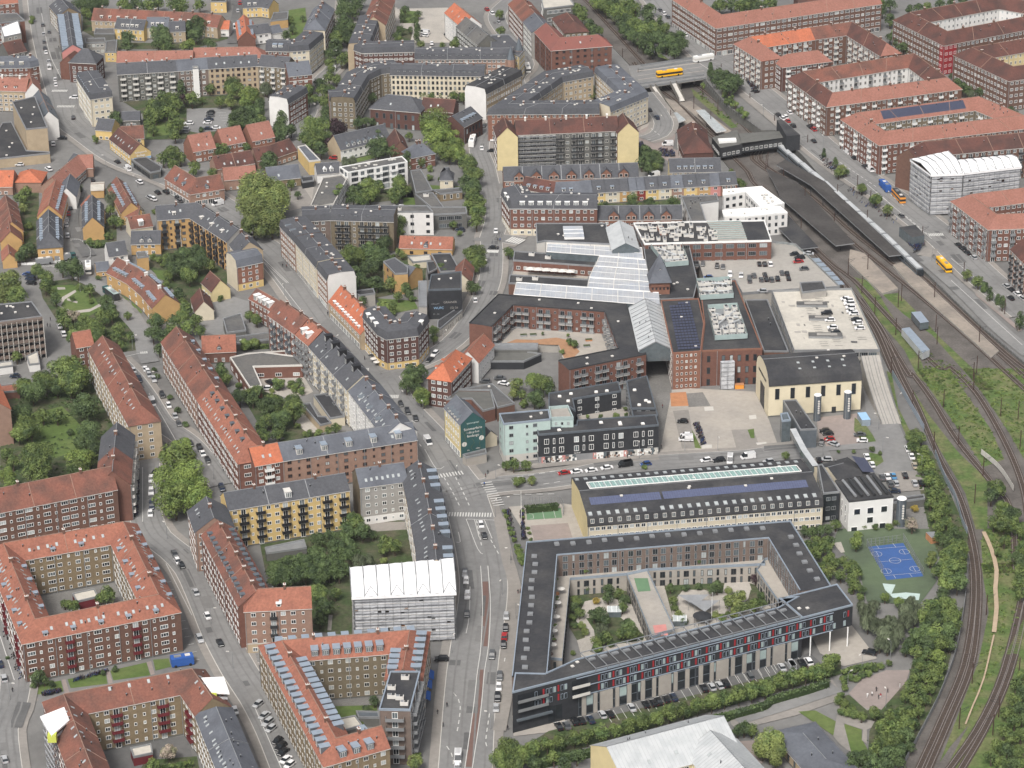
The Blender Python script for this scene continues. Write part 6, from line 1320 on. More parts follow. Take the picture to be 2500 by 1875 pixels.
A('path','10:440,795 500,795 505,812 445,815','gravel');A('path','10:520,880 600,905 595,920 515,895','gravel')
A('grass','10:900,840 990,880 1000,900 940,880','lawn');A('grass','10:1010,900 1100,985 1090,1000 1020,940','lawn')
A('garden','20:1990,60 21:-20,60 130,120 260,220 560,440 600,600 250,560 20:2200,540 1990,420 1860,200','garden')
A('yard','11:60,1480 420,1440 21:520,180 480,200 330,230 150,180 11:40,1560','gravel');A('yard','21:440,340 600,480 480,500 380,420','gravel')
A('yard','10:1420,980 1780,860 2212,1000 2140,1160 1700,1180 1560,1130','asphalt')
A('garden','11:700,560 1400,540 1380,800 1000,880 800,800','garden');A('grass','11:1000,880 1300,900 1330,960 1120,1000','lawn')
A('park','01:120,1450 500,1430 500,1580 100,1580','garden');A('square','01:320,1460 430,1430 560,1450 500,1600 11:480,170 330,210 320,0','paving');A('playground','01:440,1440 530,1420 510,1540','paving_pale')
A('grass','01:700,1200 1000,1170 1080,1200 760,1280','lawn');A('grass','01:1420,1430 1680,1440 1660,1460 1450,1520','lawn')
A('grass','01:820,1500 1320,1470 1340,1580 11:860,0 1340,0 1330,110 880,150','garden');A('grass','11:1215,105 1320,105 1325,160 1215,160','lawn')
A('courtyard','01:1120,60 1170,60 1080,320 1120,330','gravel');A('courtyard','01:1160,70 1560,60 1600,330 1100,340','gravel');A('grass','01:1190,80 1340,90 1330,180 1190,180','lawn');A('grass','01:1170,200 1290,240 1270,320 1150,310','garden')
A('garden','00:940,780 2040,700 2040,1060 1120,1080 1100,880','garden');A('grass','00:1150,940 1320,950 1330,1040 1130,1060','lawn');A('car_park_ground','00:1440,840 1790,830 1760,1000 1540,1030 1440,1010','asphalt')
A('garden','00:640,100 720,110 900,200 880,300 1000,330 1480,340 1780,200 1600,140 1760,300 1480,380 900,380 640,240','garden')
A('grass','01:330,80 460,60 470,160 420,300 340,300','lawn');A('car_park_ground','00:640,380 800,380 820,500 700,470','asphalt')
A('garden','02:330,700 800,660 800,760 280,780','garden');A('verge','02:760,-20 1000,-30 1160,180 1290,440 1380,470 1150,290 960,90','wildgrass')
A('garden','02:1100,1080 1340,1180 1320,1320 1140,1300','garden');A('square','02:1130,860 1420,1040 1400,1150 1660,1230 1380,1260 1130,1080','paving_pink')
A('island','02:1200,890 1240,920 1200,980 1140,1010','paving_pale');A('island','02:1210,985 1270,975 1260,1030 1150,1080 1135,1060','paving_pink')
A('garden','12:820,150 1450,90 1480,200 830,205','garden')
A('square','22:1260,140 2030,180 23:245,400 330,640 22:1300,700','paving_pale');A('passage','12:1180,1250 1390,1250 22:1390,180 1290,690 1210,100','cobble')
A('court_patch','22:1500,195 1630,185 1690,290 1520,300','cobble');A('sand_pit','22:1378,190 1500,182 1520,290 1385,295','timber')
A('court_patch','22:1850,475 2020,470 2070,610 1890,620','paving');A('grass','22:1525,440 1540,460 1620,620 1570,615','lawn');A('grass','22:1975,475 2025,465 2030,540 2000,540','lawn')
for p in('22:1640,300 1710,295 1715,325 1645,330','22:1620,590 1700,590 1700,615 1625,620','22:1985,365 2040,360 2045,390 1990,395','22:2040,575 2120,570 2125,605 2060,610'):A('slab',p,'concrete_pale')
A('car_park_ground','22:1400,330 1520,320 1570,620 1470,620','paving');A('car_park_ground','23:610,380 920,350 1080,570 640,620','paving_pink')
A('verge','23:905,380 1000,450 1080,570 980,590 900,480','wildgrass');A('verge','23:1150,20 1190,40 1240,300 1330,480 1400,620 1320,560 1260,420','wildgrass')
A('yard','23:1040,180 1180,420','asphalt')if 0 else None
A('road','23:960,20 1000,200 1130,420 1240,420 1330,620 1420,780 1440,880 1150,860 1050,800 1100,700 1000,620 640,640 300,690 300,640 620,610 1070,565 1000,420','asphalt')
A('verge','23:1020,650 1110,670 1130,720 1070,760 1010,720','wildgrass')
A('playground','23:780,1240 1200,1230 1450,1080 1600,1330 1500,1580 33:1540,140 1400,330 1000,300 940,60 23:740,1340','sport_green')
A('play_court','23:1212,1010 1480,1010 1500,1240 1210,1240','cobble')
A('sports_court','P:2118.5,1336.5 2205,1327 2254.5,1408 2165,1417.5','court_blue')
A('path','23:740,1350 800,1340 830,1420 800,1425','gravel');A('play_patch','33:1120,160 1220,170 1190,240 1300,230 1410,240 1400,290 1200,270 1140,210','mint')
A('yard','22:130,1070 250,1060 560,1045 625,1055 735,1310 300,1342','paving_pale');A('sports_court','22:265,1085 535,1080 545,1155 275,1172','court_green');A('play_court','22:300,1215 590,1195 625,1310 330,1335','paving_pink')
A('car_park_ground','32:480,1255 2212,775 33:560,695 640,770 33:100,950 32:600,1300','asphalt_dark');A('square','33:570,560 880,480 1080,740 820,800 640,700','paving_pale');A('square','32:160,1180 560,1200 600,1290 170,1340','paving_pale')
A('garden','32:440,1300 33:640,780 800,760 800,860 32:250,1560 20,1570','garden');A('lane','32:1830,1180 33:0,1180 730,900 800,1000 790,1060 450,1180 0,1290 32:1850,1250','paving')
A('play_court','33:860,1010 960,900 1150,830 1330,830 1310,900 1240,1080 1100,1150 960,1110','paving_pink');A('grass','33:470,1150 600,1140 790,1240 750,1340','lawn');A('grass','33:830,1245 960,1290 960,1360 1010,1450 880,1470 790,1340','lawn')
A('path','33:790,1060 1100,1150 1090,1250 1000,1290 1000,1400 960,1370 970,1290 820,1240 880,1470 790,1400 740,1340','paving');A('garden','33:760,1040 860,1020 1000,1140 1100,1130 1140,1170 1090,1230 900,1190 790,1120','garden')
A('wood_floor','33:1100,1150 1320,900 1350,780 1750,330 1560,1040 1280,1570 850,1580 860,1500 1010,1440 1020,1300','garden')
A('wood_floor','23:1320,600 1500,640 1780,1280 1770,1580 1600,1580 1480,1240 1400,900','garden')
A('yard','32:1880,1380 33:0,1380 150,1370 280,1480 150,1580 32:2000,1580','paving_pink');A('car_park_ground','23:1140,800 1440,790 1440,940 1200,960','paving')
A('courtyard','32:560,230 1150,180 2080,120 33:330,330 32:700,750','gravel')
for p in('32:600,240 1180,200 1100,330 1010,300 900,260 720,300 650,450 720,520 720,580 660,600 600,500','32:730,430 960,400 1180,560 1170,600 900,640 830,700 760,690 800,600 790,520','32:1330,170 1800,150 1780,240 1700,230 1640,210 1480,210 1380,330 1400,430','32:1500,430 1560,420 1700,440 2100,330 2080,230 2000,210 1980,280 1860,400 1700,390','32:1990,160 2120,200 33:280,330 150,330'):A('planting_bed',p,'garden')
road('road','31:1690,1640 1747,837 1828,300 1826,60 21:1765,1250 1670,950 1550,780 1400,540 1180,300 960,0 11:850,1400 560,1010 330,690 120,480 -60,380 10:1960,330 1700,170 1450,20 00:1330,1380 950,1230 700,1060 540,930 500,780 460,640 420,500 370,300 340,120 320,-40',15.5,walk=3)
for p_,w_ in(('20:880,-60 1000,60 1120,220 1250,420 1450,570 1600,740 1720,900',9),('20:1110,740 1110,960 1130,1160 1200,1300 1350,1420 30:1480,60 1600,320 1700,560 1850,840 1990,1050 2120,1300 2250,1620',11),('30:-20,300 60,600 120,900 80,1140 20,1300 60,1700',9),('10:960,990 1090,1140 1120,1290 1160,1380',7),('10:620,720 760,790 900,900 1020,1020 1090,1140',7),('30:1975,725 2060,715 2160,700',8),('11:1890,400 1900,560 1880,760 1800,940 1660,1160 1440,1330 1180,1440 21:1050,60',9),('02:20,1560 01:1890,1480 1850,1300 1800,1150 1850,1020 2010,900 2160,780 02:180,620 260,500 160,330 40,130 01:2080,-30',9),('11:1895,420 1940,250 1920,0',10),('11:1890,415 2000,425 2130,445',9),('01:790,-40 760,200 730,380 680,520 580,620 520,740 480,880 420,1000 380,1080',8),('21:1560,1000 1900,905 22:300,880 620,840 1000,760 1500,720 2000,690 23:300,660 700,630',12),('02:1240,-60 1330,60 1480,250 1650,420 1720,480 03:40,620 300,830 480,980 640,1130 900,1330 1180,1520 13:1300,190 1600,430 1900,720 2260,1010',16),('02:1090,600 1400,560 1700,500 2000,430 2212,400',14)if 0 else('02:1680,500 1900,440 2212,395',10),('02:1170,720 1280,860 1330,960 1290,1040 1180,1080',9),('10:520,-20 620,80 560,200 560,330 620,450 690,560',6),('00:540,930 620,1000',8),('00:1850,-20 1810,200 1790,340',5),('03:1200,1200 1180,1180',5)if 0 else('33:-20,1210 400,1080 760,960',7),('13:1420,560 1700,800 2000,1100 2260,1320',7)):
 road('road',p_,w_,'asphalt_dark' if w_<7 else 'asphalt',walk=0 if w_<8 else 2.6)
for p_,w_ in(('32:60,1300 190,600 200,300 150,60 22:130,1500 60,1150',4),('03:20,700 240,900 470,1090',4),('21:1850,850 22:0,840 100,790 600,730 1290,690',4),('13:1440,560 1500,500',6)):road('pavement',p_,w_,'paving')
road('central_strip','31:1848,150 1856,380 1843,650',1.9,'brown_lane');road('central_strip','31:1812,830 1788,1100 1722,1580',1.9,'brown_lane')
road('sand_path','23:1900,1265 1960,1400 2000,1560 33:1990,200 2000,350 1980,540',1.4,'sand_path');road('sand_path','33:1980,560 1900,900 1820,1100 1760,1250',.5,'sand_path')
for p_ in('21:1820,950 1980,930 22:200,915 400,910 480,925 380,940 100,965 21:1850,965','22:40,835 260,800 520,770 540,780 300,820 60,842','21:1830,830 2212,780 2212,815 1860,835'):A('verge',p_,'wildgrass')
for p_ in('13:1820,800 1860,830 2200,1130 2170,1140 1840,860',):A('verge',p_,'paving_pink')
flush_roads()
MZ=0.02+LZ[0]+0.02
MKN=[0]
def lines(pts,w=0.15,dash=None,z=None,sm=True):
 z=MZ if z is None else z
 P=[Vector((p.x,p.y,0))for p in GP(pts,z)];P=smooth(P,4)if sm and len(P)>2 else P;mb=MB()
 if not dash:ribbon(mb,P,w,z,'mark')
 else:
  Q=resample(P,dash[0])
  for a,b in zip(Q,Q[1:]):c=a.lerp(b,dash[1]/dash[0]);ribbon(mb,[a,c],w,z,'mark')
 return mb
MK=MB()
def addm(mb):
 b=len(MK.v);MK.v+=mb.v;MK.f+=[tuple(b+i for i in f)for f in mb.f];MK.m+=[MK.mi(mb.mats[i])for i in mb.m]
for p_ in('31:1812,20 1826,300 1814,640 1788,830 1755,1120 1690,1580','31:1868,20 1888,320 1872,640 1842,830 1812,1150 1748,1580','31:1730,180 1725,400 1700,540','11:130,590 520,1080 21:860,0','11:60,500 330,760','10:2040,600 2212,760','30:1280,0 1480,400','30:1960,1100 2170,1580','20:1150,190 1360,560','20:1100,760 1100,1180','10:960,1330 1130,1290','21:1700,1160 1920,1168','21:1700,1160 1790,1390 1830,1430','21:1765,1165 1800,1300','21:1840,1165 1900,1310','21:1640,1260 1655,1335 1625,1338','00:320,100 380,400 470,600','03:40,700 300,900','03:1000,1420 1180,1570','13:1000,0 1500,420','13:1650,570 2030,880','13:1650,740 2200,1240','30:0,560 110,900','31:1600,1000 1615,1010','21:1380,620 1470,770 1530,755'):addm(lines(p_,.22))
for p_ in('21:1530,840 1600,960 1670,1100','21:1600,800 1680,960 1740,1090','21:1340,580 1390,650','21:1280,400 1350,440','31:1605,1000 1655,1080 1640,1250 1620,1340','31:1550,1410 1600,1490 1600,1580','31:1880,1160 1850,1400 1900,1470','31:2000,730 1990,790','21:1780,1170 1830,1420','21:1890,1320 1980,1480','22:200,835 620,770','22:400,890 600,860','22:170,970 600,965','03:760,1230 1100,1460','03:1180,1500 1300,1600','13:1270,220 1500,410','02:1230,990 1320,1060','02:1200,1080 1290,1060'):addm(lines(p_,.3,(4,2.2)))
def zebra(pts,n,l=3.0,w=.5):
 a,b=GP(pts,MZ);d=(b-a).normalized();nn=Vector((-d.y,d.x,0))
 mb=MB()
 for k in range(n):
  p=a.lerp(b,(k+.5)/n);ribbon(mb,[p-nn*l/2,p+nn*l/2],w,.0,'mark')
 for i,v in enumerate(mb.v):mb.v[i]=(v[0],v[1],MZ)
 addm(mb)
zebra('21:1540,1122 1900,1128',17);zebra('21:1475,830 1680,800',9);zebra('21:1850,870 1960,1060',11,4);zebra('21:1090,215 1180,215',7,3);zebra('11:890,1430 950,1430',5);zebra('11:1860,515 1950,518',9);zebra('12:130,420 240,445',6,6,.9)
zebra('00:400,700 520,700',11);zebra('00:440,820 575,820',12);zebra('10:1080,1300 1140,1295',4,2);zebra('13:1475,390 1590,385',9);zebra('11:1060,1470 1130,1560',3,6,2)if 0 else None
for k in range(26):
 x=880+k*58.0;y=1150-k*16.5-(k*k*.08);
 if x<2212:p=f'32:{x:.0f},{y:.0f} {x+48:.0f},{y+78:.0f}';addm(lines(p,.14,sm=False))
for k in range(10):p=f'33:{k*52:.0f},{870-k*16:.0f} {k*52+48:.0f},{870-k*16+75:.0f}';addm(lines(p,.14,sm=False))
for k in range(12):addm(lines(f'13:{885+k*12},{1130+k*12} {960+k*12},{1132+k*12}',.14,z=9.6,sm=False))if 0 else None
for k in range(11):addm(lines(f'30:{1270+k*22},{150+k*60} {1320+k*22},{140+k*60}',.12,sm=False))
for k in range(9):x=1660+k*13;addm(lines(f'00:{x},{850+k*20} {x+70},{848+k*20}',.15,sm=False))
def circ(c,r,a0=0,a1=2*math.pi,z=None,w=.12):
 P=[Vector((c[0]+r*math.cos(a0+(a1-a0)*i/24),c[1]+r*math.sin(a0+(a1-a0)*i/24),0))for i in range(25)];mb=MB();ribbon(mb,P,w,MZ,'mark');addm(mb)
q=[G((2100+x/12.29,1310+y/12.29))for x,y in((250,300),(1260,215),(1890,1220),(790,1310))]
fq=lambda u,v:q[0].lerp(q[1],u).lerp(q[3].lerp(q[2],u),v)
for a,b in(((.0,.12),(1,.12)),((0,.5),(1,.5)),((0,.9),(1,.9)),((.23,0),(.25,.12)),((.72,0),(.74,.12)),((.25,1),(.24,.9)),((.7,1),(.68,.9)),((.88,.2),(.88,.35)),((.88,.7),(.88,.85)),((.12,.2),(.12,.35)),((.12,.7),(.12,.85))):
 mb=MB();ribbon(mb,[fq(*a),fq(*b)],.12,MZ,'mark');addm(mb)
circ(fq(.5,.5),1.9)
ang=math.atan2((q[3]-q[0]).y,(q[3]-q[0]).x)
for v in(.27,.78):circ(fq(1,v),2.6,ang+math.pi,ang+2*math.pi)if 0 else circ(fq(.9,v),1.7);circ(fq(.1,v),1.7)
for p_ in('22:390,1085 408,1165','22:290,1115 320,1125 325,1155 295,1160','22:480,1095 495,1150'):addm(lines(p_,.12,sm=False))
struct('road_markings',MK)
# tracks
def track(pts,z=None):
 P=[GR(p)for p in PX(pts)];P=smooth([Vector((p.x,p.y,0))for p in P],7);
 for p in P:p.z=rz(p.y)
 mb=MB();ribbon(mb,P,2.6,.16,'rail_bed');o=struct('track_bed',mb)
 mb=MB()
 for s_ in(.75,-.75):
  A=offset(P,s_);A=[Vector((a.x,a.y,p.z))for a,p in zip(A,P)];ribbon(mb,A,.2,.34,'rail_steel')
 struct('rails',mb)
 mb=MB()
 for a,b in zip(*(lambda Q:(Q,Q[1:]))(resample(P,1.3))):
  d=b-a;mb.box((a.x,a.y,rz(a.y)+.17),.3,2.4,.08,'bark',math.atan2(d.y,d.x))
 struct('sleepers',mb)
T_=['33:1450,1640 1640,1200 1800,800 1855,400 1855,60 23:1800,1260 1700,960 1560,700 1400,320 1250,20 13:1110,1120 940,900 760,690 600,530 380,260 200,20 02:2090,1560 1900,1380','33:1380,1640 1580,1200 1745,800 1815,400 1820,60 23:1765,1260 1660,960 1510,700 1350,320 1200,20 13:1060,1120 900,900 720,690','33:1700,1640 1900,1300 2060,960 2160,640 2230,300','33:1600,1640 1840,1300 2010,960 2110,640 2190,300','23:2150,1560 2110,1100 1960,880 1700,560 1500,240 1350,40 13:1330,1480 1100,1100 950,880','23:2250,1200 2200,900 2060,560 1850,200 1640,-10 13:1560,1420 1200,1060 900,740 760,640 560,450 330,180 120,-20 02:1980,1330 1780,1130','13:2300,1560 1850,1160 1500,860 1180,600 900,380 700,200 480,20 03:180,1240 02:2090,1050 1700,680 1450,540 1300,440 1150,300 900,80 800,-60','13:2280,1640 1800,1200 1450,900 1130,640 860,420 650,230 430,20 03:120,1230 02:2050,1080 1640,700 1400,560 1240,420 1090,280 850,70 750,-60','13:2400,1560 2100,1330 1800,1060 1500,780 1260,560 980,300 700,30 03:440,1240 370,1180','02:1960,1200 1700,1010 1500,800 1330,640 1180,500 1000,300 760,40 680,-40','02:1900,1210 1640,1000 1420,780 1200,620 1100,480']
for p_ in T_:track(p_)
for p_ in('13:870,710 1000,740 1100,860 1260,1120 1420,1370 1480,1540 1400,1500 1290,1280 1100,1060 960,860','23:1380,0 1630,0 1950,460 2060,700 1900,760 1700,460 1480,150','13:1120,850 1240,840 1400,1000 1560,1180 1880,1480 1980,1590 1880,1590 1500,1160 1280,1000','23:1740,0 2212,0 2212,700 2100,500 1900,200','23:1330,130 1480,360 1700,640 1930,860 1930,1240 1840,1240 1760,960 1560,620 1400,330','23:1900,1240 2212,1180 2212,1580 1900,1580 1880,1360','33:1880,0 2212,0 2160,420 2100,600 1990,860 1840,1180 1640,1420 1560,1540 1700,1180 1860,760 1940,380','02:1540,680 1700,800 1900,980 1850,990 1560,740'):
 P=[GR(p)for p in PX(p_)];mb=MB();LZ[0]+=.003;mb.poly([(p.x,p.y,rz(p.y)+.05)for p in P],'wildgrass');struct('verge',mb)
for lb,p_ in(('pale platform between the tracks with a cracked surface','13:870,500 980,530 1240,800 1120,840 860,600'),('long platform beside the outer track','13:1200,620 1270,600 1420,720 2020,1280 1960,1330 1320,760'),('platform under the middle canopies by the station','02:1330,750 1420,780 1600,960 1500,970'),('platform below the right glass canopy','02:1450,790 1540,780 1850,1000 1770,1040')):
 P=[GR(p,.9)for p in PX(p_)];mb=MB();z=rz(P[0].y)+.9;mb.prism([(p.x,p.y)for p in ccw([v2(p)for p in P])],z-1.2,z,'concrete','paving_tan');o=mb.obj('platform');tag(o,lb,'platform')
def canopy(label,pts,mt,h=4.2,lip='metal_grey'):
 P=[GR(p,h)for p in PX(pts)];c=sum(P,Vector((0,0,0)))/len(P);r=empty('platform_canopy',label,'platform canopy',(c.x,c.y,c.z-h));mb=MB()
 n=len(P);mb.face(P if area2(P)>0 else P[::-1],mt);L=ccw(P)
 for i in range(n):a,b=L[i],L[(i+1)%n];mb.face([a-Vector((0,0,.5)),b-Vector((0,0,.5)),b,a],lip)
 mb.obj('roof',r);mb=MB();a,b=(P[0]+P[1])/2,(P[2]+P[3])/2
 for k in range(8):p=a.lerp(b,(k+.5)/8);mb.bar(p-Vector((0,0,h)),p,.15,'metal_dark',5)
 mb.obj('post',r)
canopy('left dark platform canopy ending beside the roof car park','13:165,130 330,350 480,500 625,482 360,200','felt')
canopy('middle long dark platform canopy between the tracks','02:2212,1475 13:330,100 760,472 905,452 460,-20 02:2120,1300','tar')
canopy('right long dark platform canopy next to the standing train','03:300,1270 13:560,0 1170,552 1265,542 680,-20 03:370,1230','tar')
canopy('left small glass canopy beside the station house','02:1378,870 1440,945 1497,922 1432,866','glass_pale',3.5,'white')
canopy('long glass canopy right of the station house roof','02:1578,850 1735,1020 1812,1004 1642,845','glass_pale',3.5,'white')
def gbox(label,pts,z0,z1,wall,roof,name,cat,win=None,wm='white'):
 P=ccw([v2(p)for p in GP(pts,z1)]);c=sum(P,Vector((0,0)))/len(P);r=empty(name,label,cat,(c.x,c.y,z0));mb=MB();mb.prism([(p.x,p.y)for p in P],z0,z1,wall,roof);mb.poly([(p.x,p.y,z0)for p in P],wall,up=False);mb.obj('wall',r)
 if win:
  for i in range(len(P)):facade(r,P[i],P[(i+1)%len(P)],z0,z1-z0,1,win,2.4,wm,sill=1.0)
 return r,P
wing('station house with steep brown hipped roofs beside the tracks','02:1548,900 1560,990 1600,1075',6.5,6.5,13.5,wall='brick_dark',roof='tile_dark',ends='hh',pat='T',sp=3.2,st=1,fr='offwhite',name='station_house',cat='station',chim=14)
gbox('dark covered station footbridge, left part beside the station house','02:1700,1060 1895,1000 1935,1110 1765,1142',-1,4.2,'metal_dark','render_darkgrey','station_footbridge','footbridge','w')
gbox('white rounded roof lantern on the station footbridge','02:1745,1068 1885,1062 1890,1082 1755,1092',4.2,5.2,'white','white','roof_lantern','roof lantern')
gbox('dark covered station footbridge with a row of white windows over the tracks','02:1900,1030 03:375,1008 370,1060 0,1110 02:1935,1112',-0.6,4.2,'metal_dark','render_darkgrey','station_footbridge','footbridge','w')
gbox('black boxy stair tower beside the station street','03:305,925 345,920 485,1040 380,1050',0,7.5,'black_clad','felt','stair_tower','stair tower')
gbox('small dark glazed kiosk by the cycle racks','13:1250,330 1375,312 1445,392 1350,410',0,4.2,'glass_mid','felt','kiosk','kiosk')
gbox('small grey relay hut between the tracks','13:1342,985 1415,980 1478,1060 1412,1070',0,3.0,'glass_mid','zinc','relay_hut','hut')
gbox('long grey container hut on the grass between the tracks','13:1268,1112 1330,1102 1485,1275 1430,1300',0,3.0,'steel_white','zinc','long_hut','hut')
gbox('small grey play hut beside the blue sports court','23:1455,1262 1520,1255 1560,1292 1498,1305',0,2.6,'timber','metal_grey','play_hut','hut')
DZ=0.35
P=ccw([v2(p)for p in GP('02:1050,510 1150,498 1560,438 1690,545 1655,595 1150,668 1080,590',DZ)]);c=sum(P,Vector((0,0)))/len(P);r=empty('road_bridge','wide concrete road bridge carrying two buses over the railway','bridge',(c.x,c.y,0));mb=MB();mb.prism([(p.x,p.y)for p in P],DZ-1.3,DZ,'concrete','asphalt');mb.poly([(p.x,p.y,DZ-1.3)for p in P],'concrete',up=False);mb.obj('deck',r)
mb=MB()
for a,b in(('02:1150,668','02:1655,595'),('02:1150,498','02:1560,438'),('02:1130,530','02:1580,460'),('02:1140,640','02:1640,570')):
 a,b=GP(a,DZ+1)[0],GP(b,DZ+1)[0];c=(a+b)/2;d=b-a;mb.box((c.x,c.y,DZ),d.length,.15,1.0,'metal_grey',math.atan2(d.y,d.x))
mb.obj('railing',r);mb=MB()
for a,b,w_ in(('02:1120,555','02:1600,490',1.2),('02:1130,620','02:1640,550',.8),('02:1130,590','02:1620,520',.5)):
 ribbon(mb,GP(a+' '+b.split(':')[1],0),w_,DZ+.02,'paving_pale')
mb.obj('pavement',r);mb=MB()
for x,y in((1300,600),(1450,590),(1560,560),(1280,520)):p=G(src('02',x,y));mb.box((p.x,p.y,-6),1.2,6,6.0-.95+0,'concrete',.1)
mb.obj('pier',r)
for lb,a,b in(('left covered concrete stair from the bridge to the platforms','02:1240,655','02:1320,770'),('right covered concrete stair from the bridge to the platforms','02:1400,630','02:1470,765')):
 a,b=G(PX(a)[0],1.5),GR(PX(b)[0],1.5);r=empty('stair',lb,'stair',(a.x,a.y,0));mb=MB();d=b-a;n_=Vector((-d.y,d.x,0)).normalized()*1.5
 for s_ in(1,-1):p,q=a+n_*s_,b+n_*s_;mb.face([p-Vector((0,0,1.5)),q-Vector((0,0,1.5)),q+Vector((0,0,1)),p+Vector((0,0,1))],'concrete');mb.face([q-Vector((0,0,1.5)),p-Vector((0,0,1.5)),p+Vector((0,0,1)),q+Vector((0,0,1))],'concrete')
 mb.face([a-n_-Vector((0,0,1)),b-n_-Vector((0,0,1)),b+n_-Vector((0,0,1)),a+n_-Vector((0,0,1))],'concrete_pale');mb.obj('flight',r)
MAST=MB();MAST.bar((0,0,0),(0,0,7.5),.16,'rust_pole',4);
MA2=MB();MA2 .bar((0,0,6.6),(-3.2,0,6.9),.06,'metal_dark',4);MA2 .bar((0,0,5.4),(-3.2,0,6.6),.05,'metal_dark',4)
mm,ma=MAST.mesh('mast'),MA2 .mesh('arm')
ML='02:1010,480 1130,640 1125,400 1560,850 1625,770 1690,970 1745,880 1880,920 2130,1290 2180,1000 1380,960 1770,600 13:520,150 770,120 745,350 490,390 1000,320 855,700 1005,670 960,840 1060,1000 1240,950 1265,900 1222,1165 1530,1140 1540,1235 1520,885 1865,1230 1185,1470 1395,1420 1845,1460 1820,1590 23:1350,310 1515,630 1590,300 1705,590 1895,830 1830,1040 2030,370 2165,390 2180,620 1820,90 33:1920,400 1810,930 1710,1280 2170,890 1970,1330 2015,1190 03:95,830 540,1155 220,1315 355,1420 925,1470 1025,1590 13:1745,730 2060,1020 1425,450'.replace('02:',' 02:')
TH_=['%d'%i for i in range(80)]
ORD=['first','second','third','fourth','fifth','sixth','seventh','eighth','ninth','tenth','eleventh','twelfth','thirteenth','fourteenth','fifteenth','sixteenth','seventeenth','eighteenth','nineteenth','twentieth','twenty-first','twenty-second','twenty-third','twenty-fourth','twenty-fifth','twenty-sixth','twenty-seventh','twenty-eighth','twenty-ninth','thirtieth','thirty-first','thirty-second','thirty-third','thirty-fourth','thirty-fifth','thirty-sixth','thirty-seventh','thirty-eighth','thirty-ninth','fortieth']
def order(i):
 return ORD[i]if i<len(ORD)else('forty-'+ORD[i-40]if i<49 else('fiftieth' if i==49 else 'fifty-'+ORD[i-50]if i<59 else 'sixty-'+ORD[(i-60)%9]if i<69 else 'seventy-'+ORD[(i-70)%9]))
pts=sorted([GR(p)for p in PX(ML)],key=lambda p:-p.y)
for i,p in enumerate(pts):
 r=empty('catenary_mast','rust brown catenary mast along the railway, '+order(i)+' counted from the top of the picture','mast',p,'catenary masts along the railway');inst('mast',mm,r,p,(0,0,.5));inst('arm',ma,r,p,(0,0,.5+(math.pi if i%2 else 0)))
mb=MB()
for k,p_ in enumerate(T_[:9]):
 P=[GR(p)for p in PX(p_)]
 for a,b in zip(P,P[1:]):mb.bar(a+Vector((0,0,5.6)),b+Vector((0,0,5.6)),.02,'metal_dark',3)
o=mb.obj('overhead_wires');tag(o,'thin overhead wires strung above the railway tracks','wires',kind='stuff')
def fence(label,pts,h,mt,name='fence',cat='fence',rail=False,step=3.0,z=None,t=.12):
 P=[G(p,0)if z is None else G(p,z)for p in PX(pts)];P=resample(smooth([Vector((p.x,p.y,0))for p in P],4),step);r=empty(name,label,cat,(P[0].x,P[0].y,z or 0));z=z or 0;mb=MB();m2=MB()
 for a,b in zip(P,P[1:]):
  d=b-a;c=(a+b)/2;m2 .box((a.x,a.y,z),.12,.12,h,'metal_grey',math.atan2(d.y,d.x))
  if rail:
   for hh in(.3,.6,.98):m2 .bar((a.x,a.y,z+h*hh),(b.x,b.y,z+h*hh),.03,mt,4)
  else:mb.box((c.x,c.y,z+.1),d.length-.1,t,h-.15,mt,math.atan2(d.y,d.x))
 mb.obj('panel',r);m2 .obj('post',r);return r
fence('pale blue grey noise barrier curving along the inner track','23:1195,60 1330,290 1450,500',2.6,'zinc','noise_barrier','noise barrier');fence('long pale noise barrier between wood and railway, lower right','23:1525,670 1600,860 1680,1010 1730,1190 1780,1290',2.4,'zinc','noise_barrier','noise barrier')
fence('grey barrier at the foot of the big trees by the lower track','33:1770,140 1750,340 1690,680 1570,1010 1420,1310 1280,1570',2.0,'metal_grey','noise_barrier','noise barrier');fence('graffiti covered wall on the railway bank','23:1880,660 2020,780 2140,960',2.2,'concrete_pale','wall','wall')
fence('thin metal fence between street and tracks','13:1460,690 1860,1080 2212,1380',1.2,'metal_grey',rail=True);fence('iron railing along the street verge by the long hedge','02:1640,640 1830,840 2080,1010',1.3,'metal_dark',rail=True)
fence('dark railing along the railway below the top trees','02:900,120 1150,340 1340,460',1.6,'metal_dark',rail=True)
for k,p_ in enumerate(('23:1000,1380 1135,1600','23:1280,1330 1440,1610','23:1000,1375 1280,1340')):fence(('left','right','back')[k]+' mesh fence of the blue sports court',p_,3.0,'metal_grey','court_fence','fence',rail=True,step=1.5)
fence('mesh fence around the small green ball court','22:255,1085 250,1060 535,1045 550,1155',3.0,'metal_grey','court_fence','fence',rail=True,step=1.2)
fence('railing around the lower parking deck edge','13:300,470 450,485 780,790',1.1,'glass_green',z=6,rail=True);fence('green railing along the upper parking deck','13:880,812 1098,1288',1.1,'glass_green',z=9.6,rail=True)
fence('white road works fencing around the dug up junction','10:540,440 620,440 690,500 700,560 660,600 500,640 250,640',1.1,'white','site_fence','fence',rail=True,step=2)
fence('white site fence along the roadworks','10:40,630 300,620 480,605 560,640',1.2,'white','site_fence','fence')
